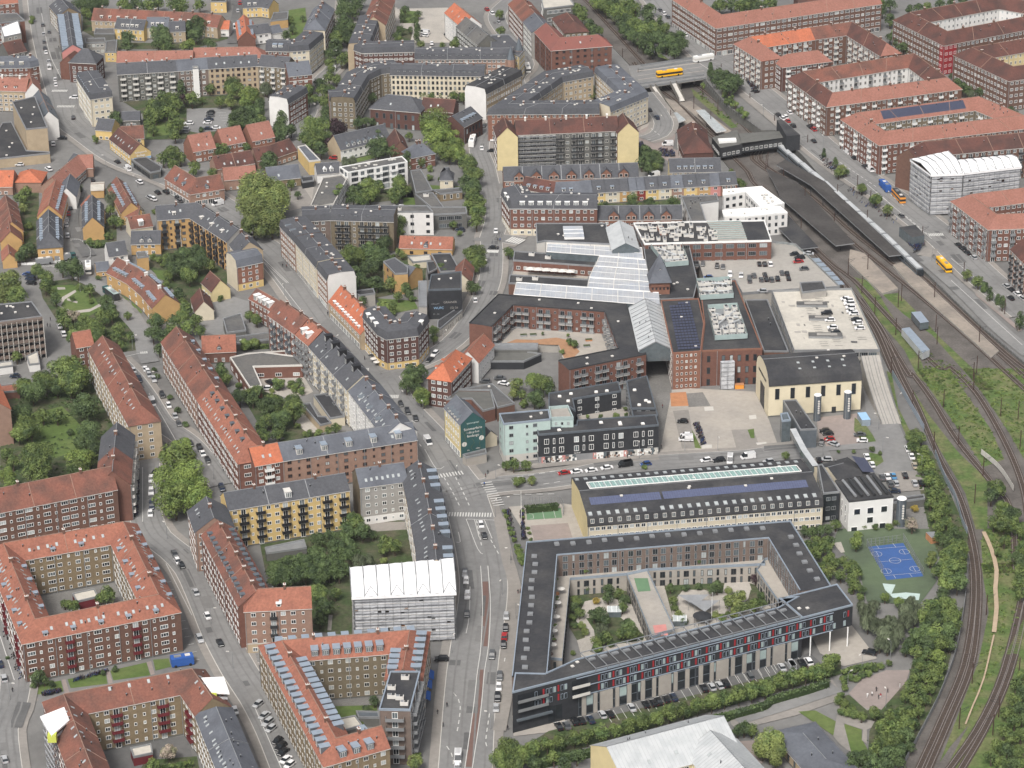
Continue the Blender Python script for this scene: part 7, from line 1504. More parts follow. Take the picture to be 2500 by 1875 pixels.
# trees
def crown_mesh(seed,mt,n=1500,kind='round',ls=.075):
 """unit crown (radius 1, centre at 0): leaf sized faces gathered in clumps, gaps between them"""
 rr=random.Random(seed);mb=MB();cl=[]
 N={'round':15,'cone':14,'willow':16,'bush':8,'box':9}[kind]
 for i in range(N):
  while True:
   x,y,z=rr.uniform(-1,1),rr.uniform(-1,1),rr.uniform(-.8,1)
   r2=x*x+y*y+z*z
   if.12<r2<1:break
  k=.62/math.sqrt(r2)*rr.uniform(.8,1.12);x,y,z=x*k,y*k,z*k*.9
  if kind=='cone':s_=1-.45*(z+.6);x*=s_;y*=s_;z*=1.5
  cl.append((x,y,z,rr.uniform(.3,.52)))
 cl.append((0,0,0,.62))
 for i in range(n):
  cx,cy,cz,cr=cl[int(rr.random()**1.0*len(cl))]
  u,v=rr.uniform(-1,1),rr.uniform(0,2*math.pi);s_=math.sqrt(1-u*u);d=Vector((s_*math.cos(v),s_*math.sin(v),u))
  if d.z<-.2 and rr.random()<.6:d.z=-d.z
  p=Vector((cx,cy,cz))+d*cr*rr.uniform(.82,1.1)
  if kind=='willow':p.z-=.0
  nrm=(d+Vector((rr.uniform(-.7,.7),rr.uniform(-.7,.7),rr.uniform(-.2,.7)))).normalized();t=nrm.orthogonal().normalized();t=(t*math.cos(v*3)+nrm.cross(t)*math.sin(v*3));b=nrm.cross(t)
  a=ls*rr.uniform(.7,1.5);c=a*rr.uniform(.5,.9)
  if kind=='willow':t=Vector((rr.uniform(-.25,.25),rr.uniform(-.25,.25),-1));b=t.cross(d).normalized();a*=1.9;c*=.6
  mb.face([p-t*a,p+b*c,p+t*a,p-b*c],mt)
 return mb.mesh('crown')
TK={'m':('leaf','round'),'d':('leaf_dark','round'),'b':('leaf_bright','round'),'o':('leaf_olive','willow'),'y':('leaf_yellow','round'),'p':('leaf_purple','round'),'k':('leaf_pinkish','round'),'g':('leaf_gold','round'),'s':('leaf','bush'),'c':('leaf_dark','cone')}
TDESC={'m':'mid green','d':'dark green','b':'bright green','o':'grey green drooping','y':'yellow green','p':'dark purple leaved','k':'pale blossoming','g':'golden leaved','s':'low green','c':'narrow dark green'}
def tproto(k,v,big):
 key=('crown',k,v,big)
 if key not in CACHE:mt,kd=TK[k];CACHE[key]=crown_mesh(100+v*7+ord(k)+(50 if big else 0),mt,7000 if big==2 else 4200 if big else 2000,kd,.036 if big==2 else.05 if big else.075)
 return CACHE[key]
def trunk_mesh():
 if 'trunk' not in CACHE:
  mb=MB();mb.bar((0,0,0),(0,0,.62),.05,'bark',7,.035)
  for i in range(5):a=i*1.3;mb.bar((0,0,.45),(.3*math.cos(a),.3*math.sin(a),.8),.025,'bark',5,.01)
  CACHE['trunk']=mb.mesh('trunk')
 return CACHE['trunk']
TN=[0]
def T(where,s,group=None,z=0.0,hs=1.0,grow=1.0,rail=False):
 """trees given by crown centre and crown radius as seen; label = look + size + place + order"""
 items=[];t=None
 for k in s.split():
  if ':' in k:t,k=k.split(':')
  x,y,r=k.split(',');kind=r[-1]if r[-1].isalpha()else 'm';r=float(r.rstrip('abcdefghijklmnopqrstuvwxyz'));items.append((src(t,float(x),float(y)),r/TS,kind))
 items.sort(key=lambda q:(q[0][0]))
 TREES.append((where,items,group,z,hs,grow))
def flush_trees():
 import numpy as np
 allr=[]
 for w_,items,*_ in TREES:
  for p,r,kind in items:
   if not(kind=='s' or r*mpp(p)<1.6)and 0<=p[0]<=2500 and-10<=p[1]<=1880:allr.append(r)
 allr.sort(reverse=True);cut=allr[288]if len(allr)>288 else 0
 co={};nf=0;rest=[]
 for where,items,group,z,hs,grow in TREES:
  cnt={};spec=[]
  for p,r,kind in items:
   low=kind=='s' or r*mpp(p)<1.6;big=low or r>cut;spec.append((p,r,kind,low,big))
   if big:cnt[(kind,low)]=cnt.get((kind,low),0)+1
  seen={}
  for p,r,kind,low,big in spec:
   rm=r*mpp(p)*grow;rz_=rm*(.95 if kind!='c' else 1.5)*hs;tr=.2 if low else min(2.2,rm*.6)
   cz=z+tr+rz_*.9;q=G(p,cz)
   if 1120<q.y and inpoly(q.x,q.y,CUTP):q=GR(p,tr+rz_*.9);cz=q.z
   base=cz-tr-rz_*.9;TN[0]+=1
   if not big:rest.append((q,rm,rz_,kind,cz,base,tr));continue
   k=(kind,low);lab=TDESC[kind]+(' shrub ' if low else ' tree ')+where;seen[k]=seen.get(k,0)+1
   if cnt[k]>1:lab+=', '+order(seen[k]-1)+' from left'
   r0=empty('shrub' if low else 'tree',lab,'shrub' if low else 'tree',(q.x,q.y,base),group)
   inst('crown',tproto(kind,TN[0]%3,2 if rm>7 else 1 if rm>3.4 else 0),r0,(q.x,q.y,cz),(0,0,TN[0]*2.4),(rm,rm,rz_))
   inst('trunk',trunk_mesh(),r0,(q.x,q.y,base),(0,0,TN[0]),(rm*1.2,rm*1.2,(tr+rz_)*1.0))
 kinds=sorted(set(t[3]for t in rest));P={}
 for k in kinds:
  for v in range(2):
   me=crown_mesh(300+v+ord(k),TK[k][0],900,TK[k][1],.095);c=np.empty(len(me.vertices)*3);me.vertices.foreach_get('co',c);P[k,v]=c.reshape(-1,3)
 V=[];MI=[]
 for i,(q,rm,rz_,kind,cz,base,tr)in enumerate(rest):
  c=P[kind,i%2];a=i*1.7;R=np.array([[math.cos(a),-math.sin(a),0],[math.sin(a),math.cos(a),0],[0,0,1]])
  V.append(c@R.T*np.array([rm,rm,rz_])+np.array([q.x,q.y,cz]));MI+=[kinds.index(kind)]*(len(c)//4)
  w_=.15+rm*.03;t=[(q.x+dx*w_,q.y+dy*w_,zz)for dx,dy,ex,ey in((-1,-1,1,-1),(1,-1,1,1),(1,1,-1,1),(-1,1,-1,-1))for dx,dy,zz in((dx,dy,base),(ex,ey,base),(ex,ey,cz),(dx,dy,cz))]
  V.append(np.array(t));MI+=[len(kinds)]*4
 V=np.concatenate(V);n=len(V)//4;me=bpy.data.meshes.new('trees');me.vertices.add(len(V));me.vertices.foreach_set('co',V.ravel());me.loops.add(n*4);me.loops.foreach_set('vertex_index',np.arange(n*4));me.polygons.add(n);me.polygons.foreach_set('loop_start',np.arange(n)*4);me.polygons.foreach_set('loop_total',np.full(n,4))
 for k in kinds:me.materials.append(M[TK[k][0]])
 me.materials.append(M['bark']);me.polygons.foreach_set('material_index',np.array(MI));me.update(calc_edges=True)
 o=bpy.data.objects.new('trees',me);C.objects.link(o);tag(o,'the many smaller garden and street trees scattered between the buildings','trees',kind='stuff')
 print('trees',len(allr),'rest',len(rest))
TREES=[]
CUTP=[(p.x,p.y)for p in LE]+[(p.x,p.y)for p in reversed(RE)]
T('of the great plane group on the square','01:90,1480,180y 230,1500,140y 60,1570,150y 11:110,60,170y 90,200,150y 200,290,130y 60,330,110y 200,130,150y','plane trees on the square')
T('of the group in the street fork','20:1370,700,150b 1330,860,160b 1470,860,170b 1350,1010,150b 1500,1000,130b 1400,600,90b','pale trees in the street fork')
T('in the large left edge garden','20:660,280,125d 250,170,100d 350,110,90m 170,140,70m 560,100,120m 620,70,100m 170,330,80d 200,440,100m 140,500,70m 240,480,90m 330,360,60m 440,360,60m 700,470,100d 660,560,90d 740,600,80d 300,700,150m 290,800,120m 610,700,110b 600,780,90m 60,830,80b 90,900,60b 100,720,55m 50,650,50m 540,490,32d 700,700,60m 10:480,1430,110m 560,1400,90m 540,1540,110m 440,1560,70d 320,1500,80m 200,1560,70m','garden trees')
T('beside the grey office slab','10:60,760,120y 120,860,90m 20,850,100y 130,1330,45m 30,1400,30s')
T('in the dark clump at the foot of the crescent','10:1200,1060,75d 1180,1140,70d 1260,1180,60d 1230,1270,50d 1400,1040,70m 1450,1100,65m 1500,1050,60m 1340,1060,60d 1330,1130,60m 1540,1130,50m')
T('in the little round park','10:550,640,85d 480,640,60d 600,670,60d 290,660,55m 330,690,50m 360,720,55m 350,780,60m 430,880,50d 480,1000,60m 560,1010,60k 620,1130,90m 720,1120,90m 570,1180,70m 820,900,55d 840,960,60d 860,1000,55m 780,1000,50m 920,1110,55m 900,1170,50m 1000,1170,42m 980,1010,35m 690,810,50m 800,1040,50m 500,1060,60m 640,1060,60s 730,1180,70m 940,1240,40m 400,830,30s 700,900,26s 610,790,30s 820,1150,40m 560,880,24s','park trees')
T('behind the ochre court block','10:1420,540,75d 1500,530,85d 1530,600,80d 1350,580,70d 1330,650,70d 1420,640,90d 1460,700,70m 1300,570,45m 1620,620,50y 1220,580,32s 1180,560,32s 1260,620,30s 1280,780,40s 1380,850,60d 1440,960,60m 1520,910,40s 1400,920,50m 1700,880,30s 1300,700,45m','garden trees')
T('in the yellow row gardens','10:160,110,60m 200,60,50m 180,180,40y 220,320,40s 180,380,30m 190,520,60d 240,500,55d 150,560,50d 860,120,60o 870,40,55o 850,200,45m 880,280,50m 930,300,40m 840,400,36s 700,450,40s 760,460,36s 600,30,40m 420,-30,40m 760,720,24s 1190,210,24m 1090,230,28y','garden trees')
T('along the narrow street of parked cars','20:1310,220,26d 1370,320,28d 1430,430,28d 1200,60,24d 10:1190,1430,24m 1215,1480,24d','small street trees')
T('in the allotment yard','20:1840,130,30m 1720,60,60m 1700,20,55m 1850,210,70d 1950,230,60d 1900,200,50m 2080,290,90d 2160,380,80d 2060,400,60m 2150,470,60d 2010,450,50m 2100,240,60m 1990,170,50d 10:1700,1430,60d 1740,1500,50m 1660,1540,40d 1900,1240,60s 1960,1230,50s 21:370,320,95m 360,250,70m 410,110,40d 380,150,40s 430,170,35s 350,120,40s 200,170,24y 60,180,50m 50,230,40m 150,280,50m 250,250,50m 230,330,55m 190,400,55o 120,440,50d 270,420,50d 140,510,60m 240,510,50m 400,440,28m 690,455,45m 640,480,36m 480,500,40s 560,500,36s 20:2150,120,60s 10:1980,1040,50m 11:30,1010,42m','yard trees')
T('in the court behind the yellow block','21:830,1190,90m 900,1250,75d 780,1260,70d 560,1320,70d 640,1290,50d 550,1420,85d 700,1380,80d 790,1350,70d 820,1420,80d 450,1480,80d 350,1500,75d 600,1500,90d 700,1480,80d 270,1520,60d 1080,1330,60m 1150,1370,60m 1060,1390,50m 980,1280,40d 1060,1480,32y 870,1490,60o 950,1480,50o 31:250,60,90d 350,110,90d 460,60,90d 560,100,80d 640,50,80d 560,240,90m 600,340,80d 570,430,60d 720,80,60d 770,40,50d 220,120,70d 690,230,50m','courtyard trees')
T('inside the horseshoe block yard','31:990,1060,45d 930,1130,42d 970,1150,38m 890,1240,24s');T('at the bottom kerb of the tower','31:1300,1530,65y 1330,1480,30m');T('in the closed orange courtyard','30:820,240,75m 560,330,62m 500,310,40m 780,270,50m');T('in the bottom courtyard','30:1300,1460,66k 1180,1560,60m 1400,1560,40s');T('on the small lawns below the orange block','30:290,880,62d 340,900,40d 400,930,32d 795,845,24d 885,815,28d 260,940,30d 60,730,20d','lawn shrubs')
T('at the shopping street corner','21:1270,60,75d 1240,130,60d 1310,150,50d 1350,200,75b 1370,250,50b 1350,30,55d 11:1440,1130,48m 1450,1190,38m 1270,1440,60d 1310,1500,60d 1350,1440,55d')
T('behind the mural house','22:190,120,60y 170,190,45y 330,100,75m 400,120,80m 440,150,60d 330,220,70d 370,260,50d 250,270,40s 230,200,40m 220,100,24m 11:1700,520,30m','yard trees')
T('in front of the mint facade','22:170,740,52m 265,740,45m 110,745,40m 195,870,42m 235,860,34m 310,860,38y 1180,760,26m 21:2050,730,30m','small trees at the mint facade')
T('on the hedge walk beside the road','22:100,1100,22s 115,1140,24s 130,1190,24s 145,1230,24s 160,1270,26s 175,1320,26s 195,1370,30s 210,1410,36m 225,1450,36m 230,1490,34m 240,1100,18s 245,1150,18s 280,1230,18s 290,1270,18s 305,1320,18s','hedge walk shrubs')
T('in gardens below the balconied flats','11:800,540,80m 880,560,70m 760,590,60m 960,500,80d 1000,560,90d 1060,450,70d 1040,540,70d 960,640,80d 1090,600,60d 850,680,60d 880,740,60d 960,760,50d 1010,760,60d 1040,400,40d 1210,540,34y 1120,660,70y 1120,760,60y 1180,300,70m 1170,370,60m 1200,250,50m 1240,800,50m 1180,860,40m 1260,850,36d 1290,880,30s 1060,950,60s 1120,960,60s 1050,990,50m 1500,640,40m 1530,680,34m 1320,640,30s 900,900,40d 1130,560,30s 1180,520,30m 20:1980,20,20m','garden trees')
T('by the zebra crossing','11:1780,530,75m 1800,600,65m 1750,560,60m 1770,650,40m 1740,790,50d 1770,800,45d 12:130,520,44m 170,540,34m');T('at the grey office corner','11:1740,110,60m 1790,130,60m 1720,170,50b 1790,220,65m 1780,290,60m 1600,310,34m 1650,380,26s 1760,70,60d 1700,40,50d 1800,180,50m')
T('between white block and office bar','01:950,1400,60m 1030,1430,50m 870,1480,60d 830,1540,55d 1180,1430,65m 1150,1500,60m 900,1540,60m 960,1500,60b 1180,1390,50m 1240,1460,40m 11:900,100,60m 990,60,50m 1180,60,60m 820,60,55d 880,140,30s 1150,120,40m 920,30,70m','courtyard trees')
T('around the white mansion and the round tree','01:1480,960,130b 1450,1030,110b 1560,1040,80b 1420,980,80b 1030,1060,75d 1020,1140,85d 1000,1180,60d 1050,1120,60d 1150,1170,60d 1250,1220,60d 1230,1280,50d 1570,1160,90b 1500,1150,70b 1630,1180,70b 1730,1300,90m 1760,1360,80m 1700,1250,70m 1750,1440,80d 1700,1400,60d 1760,1520,70m 1800,1560,50m 1350,1250,40m 1420,1370,30s 1500,1380,24s 820,1240,40o 770,1250,40o 560,1000,100m 500,980,90m 520,1080,80m 600,1060,70m 700,1000,80p 660,1090,60p 580,1150,60d 520,1120,60m 460,1060,60m 860,950,40d 930,940,40d 980,940,34d 11:1760,20,50d 01:1620,1120,70b','trees around the mansion')
T('along the tree lined avenue','01:770,60,70d 820,90,60d 730,110,55d 760,170,75d 740,240,75d 810,220,60d 700,300,65m 780,290,65d 690,350,60d 820,320,40d 640,420,50d 740,460,55m 650,480,45m 660,540,40m 780,440,50m 580,650,48d 700,610,45m 640,700,60m 600,780,50m 560,640,40d 620,860,55d 540,760,40m 470,720,45m 490,780,40d 850,40,60d 770,10,60d 880,0,50d 610,930,50d 590,700,50m 640,600,50m 700,400,50d','avenue trees')
T('in the upper left yards','00:980,290,60d 980,350,50d 1230,250,80d 1260,310,75d 1220,330,60d 1290,360,50m 1500,190,85d 1510,260,70d 1450,230,60d 1550,180,50d 1400,600,50c 1400,690,45c 1610,620,50m 1620,680,45m 1790,630,75m 1790,700,65m 1760,670,50m 1830,660,50m 1320,770,70m 1260,760,60m 1360,800,60m 1180,820,60m 1230,830,80d 1160,880,60m 1290,860,60m 1200,900,50m 1340,890,50m 1330,980,60m 1370,960,60m 1350,1040,50m 1150,960,50m 1180,1000,40m 890,900,50d 880,960,45d 910,940,40d 1780,780,50y 1700,780,45m 1480,760,60m 1430,760,50p 1920,730,85b 1900,790,60b 2060,690,45o 2030,650,40o 1850,900,90d 1950,880,80d 1800,930,60d 1900,940,60d 1990,860,60d 2010,930,50m 1550,1000,24d 1740,1150,50m 1680,1150,50d 1660,1180,36m 1900,1130,40m 2130,1020,50d 2160,960,50d 2180,900,60d 1320,1190,80m 1260,1220,60m 1390,1220,50m 1330,1270,50m 1500,1280,50m 1490,1330,36m 1640,1330,40m 2080,1240,60d 2110,1290,50d 2060,1280,50d 740,1080,28m 730,1060,24m 770,480,34m 1560,770,30m 1900,860,50d 2000,800,50d 2110,660,30d 1460,340,50b 1420,350,40y 1600,330,40d 1640,350,34d 01:20,900,60d 60,960,50d 150,680,50o 200,640,36d 480,690,50m 300,1020,60d 350,1000,50d 250,1060,50d 180,1220,60d 150,1260,50d 30,860,60d 260,960,40d','yard trees')
T('along the top left edge','00:640,20,80d 720,40,70d 780,20,70d 950,30,50m 1050,40,60d 1150,40,60m 1220,30,50m 1340,30,60m 1400,50,60m 1540,40,50m 980,60,50m 250,140,26m 240,170,22m 1380,0,50m 660,90,40m 690,120,30m','yard trees')
T('in the upper centre courts','01:1230,80,40d 1330,110,34m 1210,130,34d 1300,160,34d 1190,230,36d 1170,280,42d 1180,310,40m 1270,230,26d 1320,230,34c 1320,280,34c 1700,290,60m 1650,320,55m 1720,330,55m 1600,340,40m 1350,340,34y 1520,350,28m 1160,360,30s 340,150,34m 360,220,36d 310,270,40d 440,140,24d 1060,690,34m 940,760,45d 980,750,40d 900,830,30d 1370,730,36m 1430,740,34m 1510,730,36m 1600,740,44m 1680,750,40m 1150,720,30m 880,790,30c 860,700,30d','courtyard trees')
T('in yards below the curved block','01:860,920,36d 900,940,34d 700,960,60p 1260,1050,34m 1310,1200,40m 1290,1180,40d 1420,1300,30s 400,1500,30d 350,1420,40m 260,1430,40d 290,1470,30d 20,1310,30s')
T('on the wooded railway bank','02:820,20,70m 880,60,70m 930,20,70d 960,100,75m 1000,60,60m 1020,160,75d 1060,110,70m 1040,220,70d 1100,200,75m 1090,270,65d 1140,290,70d 1180,240,75m 1170,340,65d 1210,160,60d 1190,110,55d 1220,70,50d 1250,230,70m 1240,310,75d 1230,380,60d 1290,290,70d 1310,240,50m 1350,330,75d 1330,390,65d 1400,300,80d 1440,340,75d 1410,390,60d 1450,280,50d 1300,180,36c 1340,210,40m 850,-20,60m 960,-20,60d 1060,30,60m 1110,60,50m','trees on the railway bank')
T('beside the tracks near the brown roofed houses','02:680,80,60m 700,130,50m 760,190,50d 790,230,45d 830,240,40m 740,220,40m 60,110,40m 70,240,40m 650,60,40d 780,280,30d')
T('along the station verge','02:1690,510,24c 1690,560,36c 1750,580,60d 1800,600,70d 1860,640,75d 1830,680,60d 1740,620,50d 1780,660,50d 1890,620,50d 1640,660,30s 1710,700,34s 1770,740,36s 1820,780,36s 1870,810,36s 1920,850,36s 1960,890,36s 2010,930,36s 2050,960,34s 1680,660,30m 1850,760,30s 1800,730,30s','verge trees')
T('beside the station square','02:1180,1170,60d 1220,1220,65d 1260,1200,50d 1280,1270,45d 1160,1250,55d 1210,1290,50d 1310,1240,30d 1140,1200,40d 1260,1290,40m','trees at the station square')
T('in the triangular courtyard','02:660,720,50d 710,710,55m 740,700,45m 640,740,45m 760,730,40m');T('in front of the painted terrace','12:840,170,34m 880,160,34d 1090,110,50m 1080,150,40d 1200,140,34d 1230,130,34d 1270,160,34m 1400,130,45m 1430,150,30d 1000,180,30s 950,180,30s 1150,170,30s 1330,180,26s 1660,170,48m 1650,220,30m 02:1940,1420,34m 1910,1400,30m 320,1420,36m 1850,1320,24m','front garden trees')
T('near the upper right blocks','02:1760,40,60m 1850,30,60d 1950,40,60m 2050,60,50d 2150,30,60m 1720,60,40d 03:20,50,60m 90,30,60d 150,30,50m 820,440,30d 1180,290,40d 1240,330,45d 1280,370,50d 1340,370,45d 1380,400,40d 1210,260,34m 1180,150,50d 1100,30,50m 1120,90,40d 1180,40,50d 1330,70,36d 1400,60,40d 1470,50,40m 1560,30,40d 1650,20,40d 1740,10,40d 1700,650,50d 1740,680,50d 1780,700,45d 1800,730,34o 1870,710,40d 1660,590,30d 2110,850,34d 2150,880,30d 1200,180,34m 0,640,50d','yard trees')
T('along the station street','03:670,1185,24c 755,1260,28c 800,1310,45y 780,1330,40m 840,1330,30m 960,1450,40m 1070,1540,50m 13:960,20,36m 1070,110,50y 1160,190,45y 1775,695,44y 1860,750,50m 1900,800,30c 1950,845,34c 1920,790,26c 2010,895,30c 2045,920,36c 2180,1050,44c 130,800,20s','young trees on the station street')
T('left of the noise barrier','23:1340,520,50m 1370,560,60m 1420,530,50m 1350,600,45m 1430,640,60m 1440,700,55b 1480,760,55b 1500,820,60m 1540,900,60m 1480,860,50b 1560,980,60m 1500,960,60m 1560,1060,60m 1490,1040,50m 1600,1100,50m 1530,1140,55m 1620,1180,50m 1560,1220,50m 1680,1260,50d 1640,1330,80d 1700,1390,90m 1640,1440,90m 1720,1480,80m 1600,1520,70m 1420,780,40m 1560,1300,50m 1460,700,40b 1370,500,45m 1600,1020,40m 1660,1230,45m','trees on the noise barrier side')
T('around playground and white cube','23:520,1250,45d 580,1260,50d 640,1250,50d 700,1240,45d 760,1200,45m 560,1370,60m 620,1340,60m 680,1390,60m 600,1430,60m 700,1330,55m 920,1340,58b 930,1290,40b 980,1210,30m 1065,1220,30m 1170,1220,32y 1230,1190,32y 700,1480,50m 760,1500,50m 820,1480,40m 890,1520,50m 650,1530,50m 720,1450,40m 1370,1080,34g 1350,1200,60k 1490,1480,50y 1500,1430,36y 900,640,18y 1040,620,28m 780,640,16m 370,670,36m 1100,650,20m 480,1180,30d 850,1180,30d','playground trees')
T('below the playground','33:640,60,50m 720,60,55y 800,90,50m 880,120,55m 920,60,60m 900,170,55m 960,200,40m 860,30,50m 950,260,36m 1140,260,40b 1250,300,45b 690,130,30m 880,210,30s','playground trees')
T('in the willow like silvery clump','33:1000,380,70o 1050,340,60o 1010,460,70o 1090,480,80o 1170,470,80o 1130,560,80o 1230,540,70o 1160,640,60o 1300,380,70o 1370,350,60o 1290,460,70o 1100,620,60o 1370,420,60o 960,340,50o 1210,620,50o 1340,300,50o','silvery trees')
T('of the wood beside the lower track','33:1660,60,100m 1700,150,80d 1620,150,80m 1560,60,60m 1500,330,75m 1560,300,60d 1620,330,80m 1450,420,75m 1540,420,85d 1640,430,85m 1680,380,60m 1450,520,75d 1530,530,80m 1630,530,80d 1680,480,60m 1380,560,70d 1460,620,80d 1560,620,80m 1640,620,60d 1330,620,60d 1300,660,50d 1380,690,60m 1470,710,60m 1550,720,60b 1400,780,60m 1480,800,60m 1560,800,60m 1380,860,60m 1460,880,60m 1530,880,60m 1340,950,60m 1420,970,60m 1490,970,50m 1300,1020,50m 1380,1050,60m 1450,1050,50m 1180,1170,60m 1260,1160,70m 1340,1150,60m 1400,1140,50m 1130,1260,75m 1220,1280,85m 1310,1240,70m 1370,1240,50d 1120,1360,75m 1210,1370,75m 1300,1330,70d 1080,1430,60m 1160,1470,70d 1250,1450,70d 1330,1420,50d 900,1500,60d 980,1500,70d 880,1560,60d 1060,1530,70d 1150,1560,70d 1250,1540,50d 1010,1570,50d 1530,360,60m 1590,230,50d 1480,660,50m','trees of the lower wood')
T('around the round fenced yard','33:870,880,34m 920,890,34m 960,860,36m 1010,850,34m 1060,810,34m 1110,790,34m 1170,770,30m 820,900,40s 830,960,34s 900,830,30s 960,810,30s 1010,790,30s 780,1060,40m 830,1080,40m 810,1140,40m 860,1160,40m 910,1170,40m 960,1180,45m 1060,1150,55m 880,1120,40m 1100,1180,30s 800,1020,34m','shrubs around the round yard')
T('right of the lower tracks','23:2010,920,70m 1960,980,60d 2040,1090,80m 2110,1110,80d 2060,1200,75m 2130,1200,70m 1980,1180,60m 1960,900,45m 2190,1260,50m 2200,1400,60m 2150,1460,60d 2190,1520,50d 2060,1330,45m 2010,1420,40s 33:2190,60,60m 2180,150,60m 2190,230,50m 2150,930,60m 2200,1000,60d 2130,1050,60m 2180,1120,60d 2080,1150,60m 2140,1220,60m 2200,1200,50d 2060,1290,60m 2120,1350,60m 2190,1320,60m 2010,1400,60m 2080,1440,60d 2160,1450,60m 1960,1490,60m 2040,1540,60m 2130,1550,60d 2200,1550,60m 2190,870,40m','trees right of the tracks')
T('in the left garden of the black complex','32:650,290,50m 640,340,45d 680,380,45m 620,420,36m 810,290,34g 740,180,40d 900,200,45d 900,260,50d 980,230,45y 1020,280,45d 950,160,40y 1010,340,45m 840,390,60d 790,400,55d 870,440,50d 700,480,36y 720,530,36y 850,520,60o 870,570,60m 810,600,50m 1050,480,65d 1080,530,65m 1010,540,50m 820,660,45s 920,620,36s 640,480,30s 520,110,24m 640,60,20m 730,90,30d 630,690,24m','garden trees of the black complex')
T('in the right garden of the black complex','32:1380,190,40d 1400,290,40m 1410,340,36m 1500,190,36d 1600,180,34d 1740,180,55d 1700,200,45d 1830,210,34y 2040,120,45p 1860,290,75y 1920,330,60y 1880,380,50y 1730,400,36y 2040,310,55m 2010,350,40m 1450,400,45y 1480,450,36d 1420,430,36m 1780,420,36m 1830,400,36m 2110,210,24s 2130,250,24s 2150,290,24s 2180,320,24s 2080,250,34d 2090,310,30d 33:200,190,24s 225,220,24s 245,250,24s 270,290,24s 290,320,24s 30,250,50y 130,310,40m','garden trees of the black complex')
T('of the clipped row below the car park','32:320,1430,75 430,1400,68 540,1370,68 640,1350,68 740,1330,70 850,1300,72 960,1290,66 1060,1250,72 1160,1220,72 1270,1200,70 1370,1150,74 1480,1130,72 1590,1100,72 1700,1070,72 1800,1040,72 1910,1010,74 2010,990,72 2110,960,74 33:130,970,70 235,960,68 340,900,74 430,880,72 530,860,74 620,840,72 730,760,85 690,830,60','clipped trees below the car park',hs=1.15,grow=.93)
T('beside the white roofed school','32:120,1450,110m 230,1490,90m 60,1520,90m 180,1540,90m 330,1540,70d 480,1500,60m 560,1540,60d 660,1490,60d 1950,1270,60d 1900,1290,50d 2010,1280,50m 33:60,1270,50d 110,1290,50m 270,1370,120y 250,1430,100y 300,1480,90y 200,1420,90y','trees at the bottom edge')
T('roof garden greenery on the office terrace','11:700,60,30s 720,20,30s',z=9);T('on the raised brick court','12:395,1150,14s 590,1165,16s 640,1230,36s 600,1215,30s 545,1290,24s',z=3.6);T('on the black complex terraces','32:500,120,18s 500,270,20s 470,380,16s 470,560,16s 22:640,1560,20s 730,1560,22s 1270,1500,20s 1600,1490,20s 1900,1460,18s',z=6.1)
T('in the planted strip of the black block courtyard','22:740,370,20s 840,370,24s 960,360,30s 1040,355,20s 1030,310,20s',z=4.6)
flush_trees()
def scrub(name,label,polys,n,mt,sc=(.5,1.3),rail=True,seed=1):
 rr=random.Random(seed);mb=MB()
 for p_ in polys:
  P=[GR(p)for p in PX(p_)]if rail else GP(p_);xs=[p.x for p in P];ys=[p.y for p in P];ar=abs(area2(P))/2;k=int(n*ar/1000)
  while k>0:
   x,y=rr.uniform(min(xs),max(xs)),rr.uniform(min(ys),max(ys));k-=1
   if not inpoly(x,y,P):continue
   s_=rr.uniform(*sc);z=rz(y)if rail else.3
   for q in range(3):
    a=rr.uniform(0,6.28);d=Vector((math.cos(a),math.sin(a),0))*s_*.5;h=Vector((rr.uniform(-.3,.3),rr.uniform(-.3,.3),rr.uniform(.5,1)))*s_*.6;c=Vector((x+rr.uniform(-.5,.5),y+rr.uniform(-.5,.5),z+.05))
    mb.face([c-d,c+d,c+d*.4+h,c-d*.6+h],mt)
 o=mb.obj(name);tag(o,label,'undergrowth',kind='stuff')
scrub('undergrowth','rough green undergrowth on the banks between the railway tracks',('23:1380,0 1630,0 1950,460 2060,700 1900,760 1700,460 1480,150','13:1480,1300 1640,1380 1900,1590 1500,1590 1400,1500','23:1900,1240 2212,1180 2212,1580 1900,1580 1880,1360','33:1880,0 2212,0 2160,420 2100,600 1990,860 1840,1180 1760,1200 1860,760 1940,380','23:1740,0 2212,0 2212,700 2100,500 1900,200'),700,'leaf')
scrub('ivy','long green hedge strip of creepers along the station verge fence',('02:1640,640 1720,640 2150,1020 2060,1020 1830,850','02:1500,640 1560,660 1900,960 1850,980'),900,'leaf',rail=True,seed=3)
scrub('undergrowth','low undergrowth beneath the trees of the lower wood',('33:1100,1150 1320,900 1350,780 1750,330 1560,1040 1280,1570 850,1580 860,1500 1010,1440 1020,1300','23:1320,600 1500,640 1780,1280 1770,1580 1600,1580 1480,1240 1400,900','20:0,130 780,100 900,420 780,800 0,930','31:150,60 820,60 820,300 480,520'),160,'leaf_dark',rail=False,seed=5)
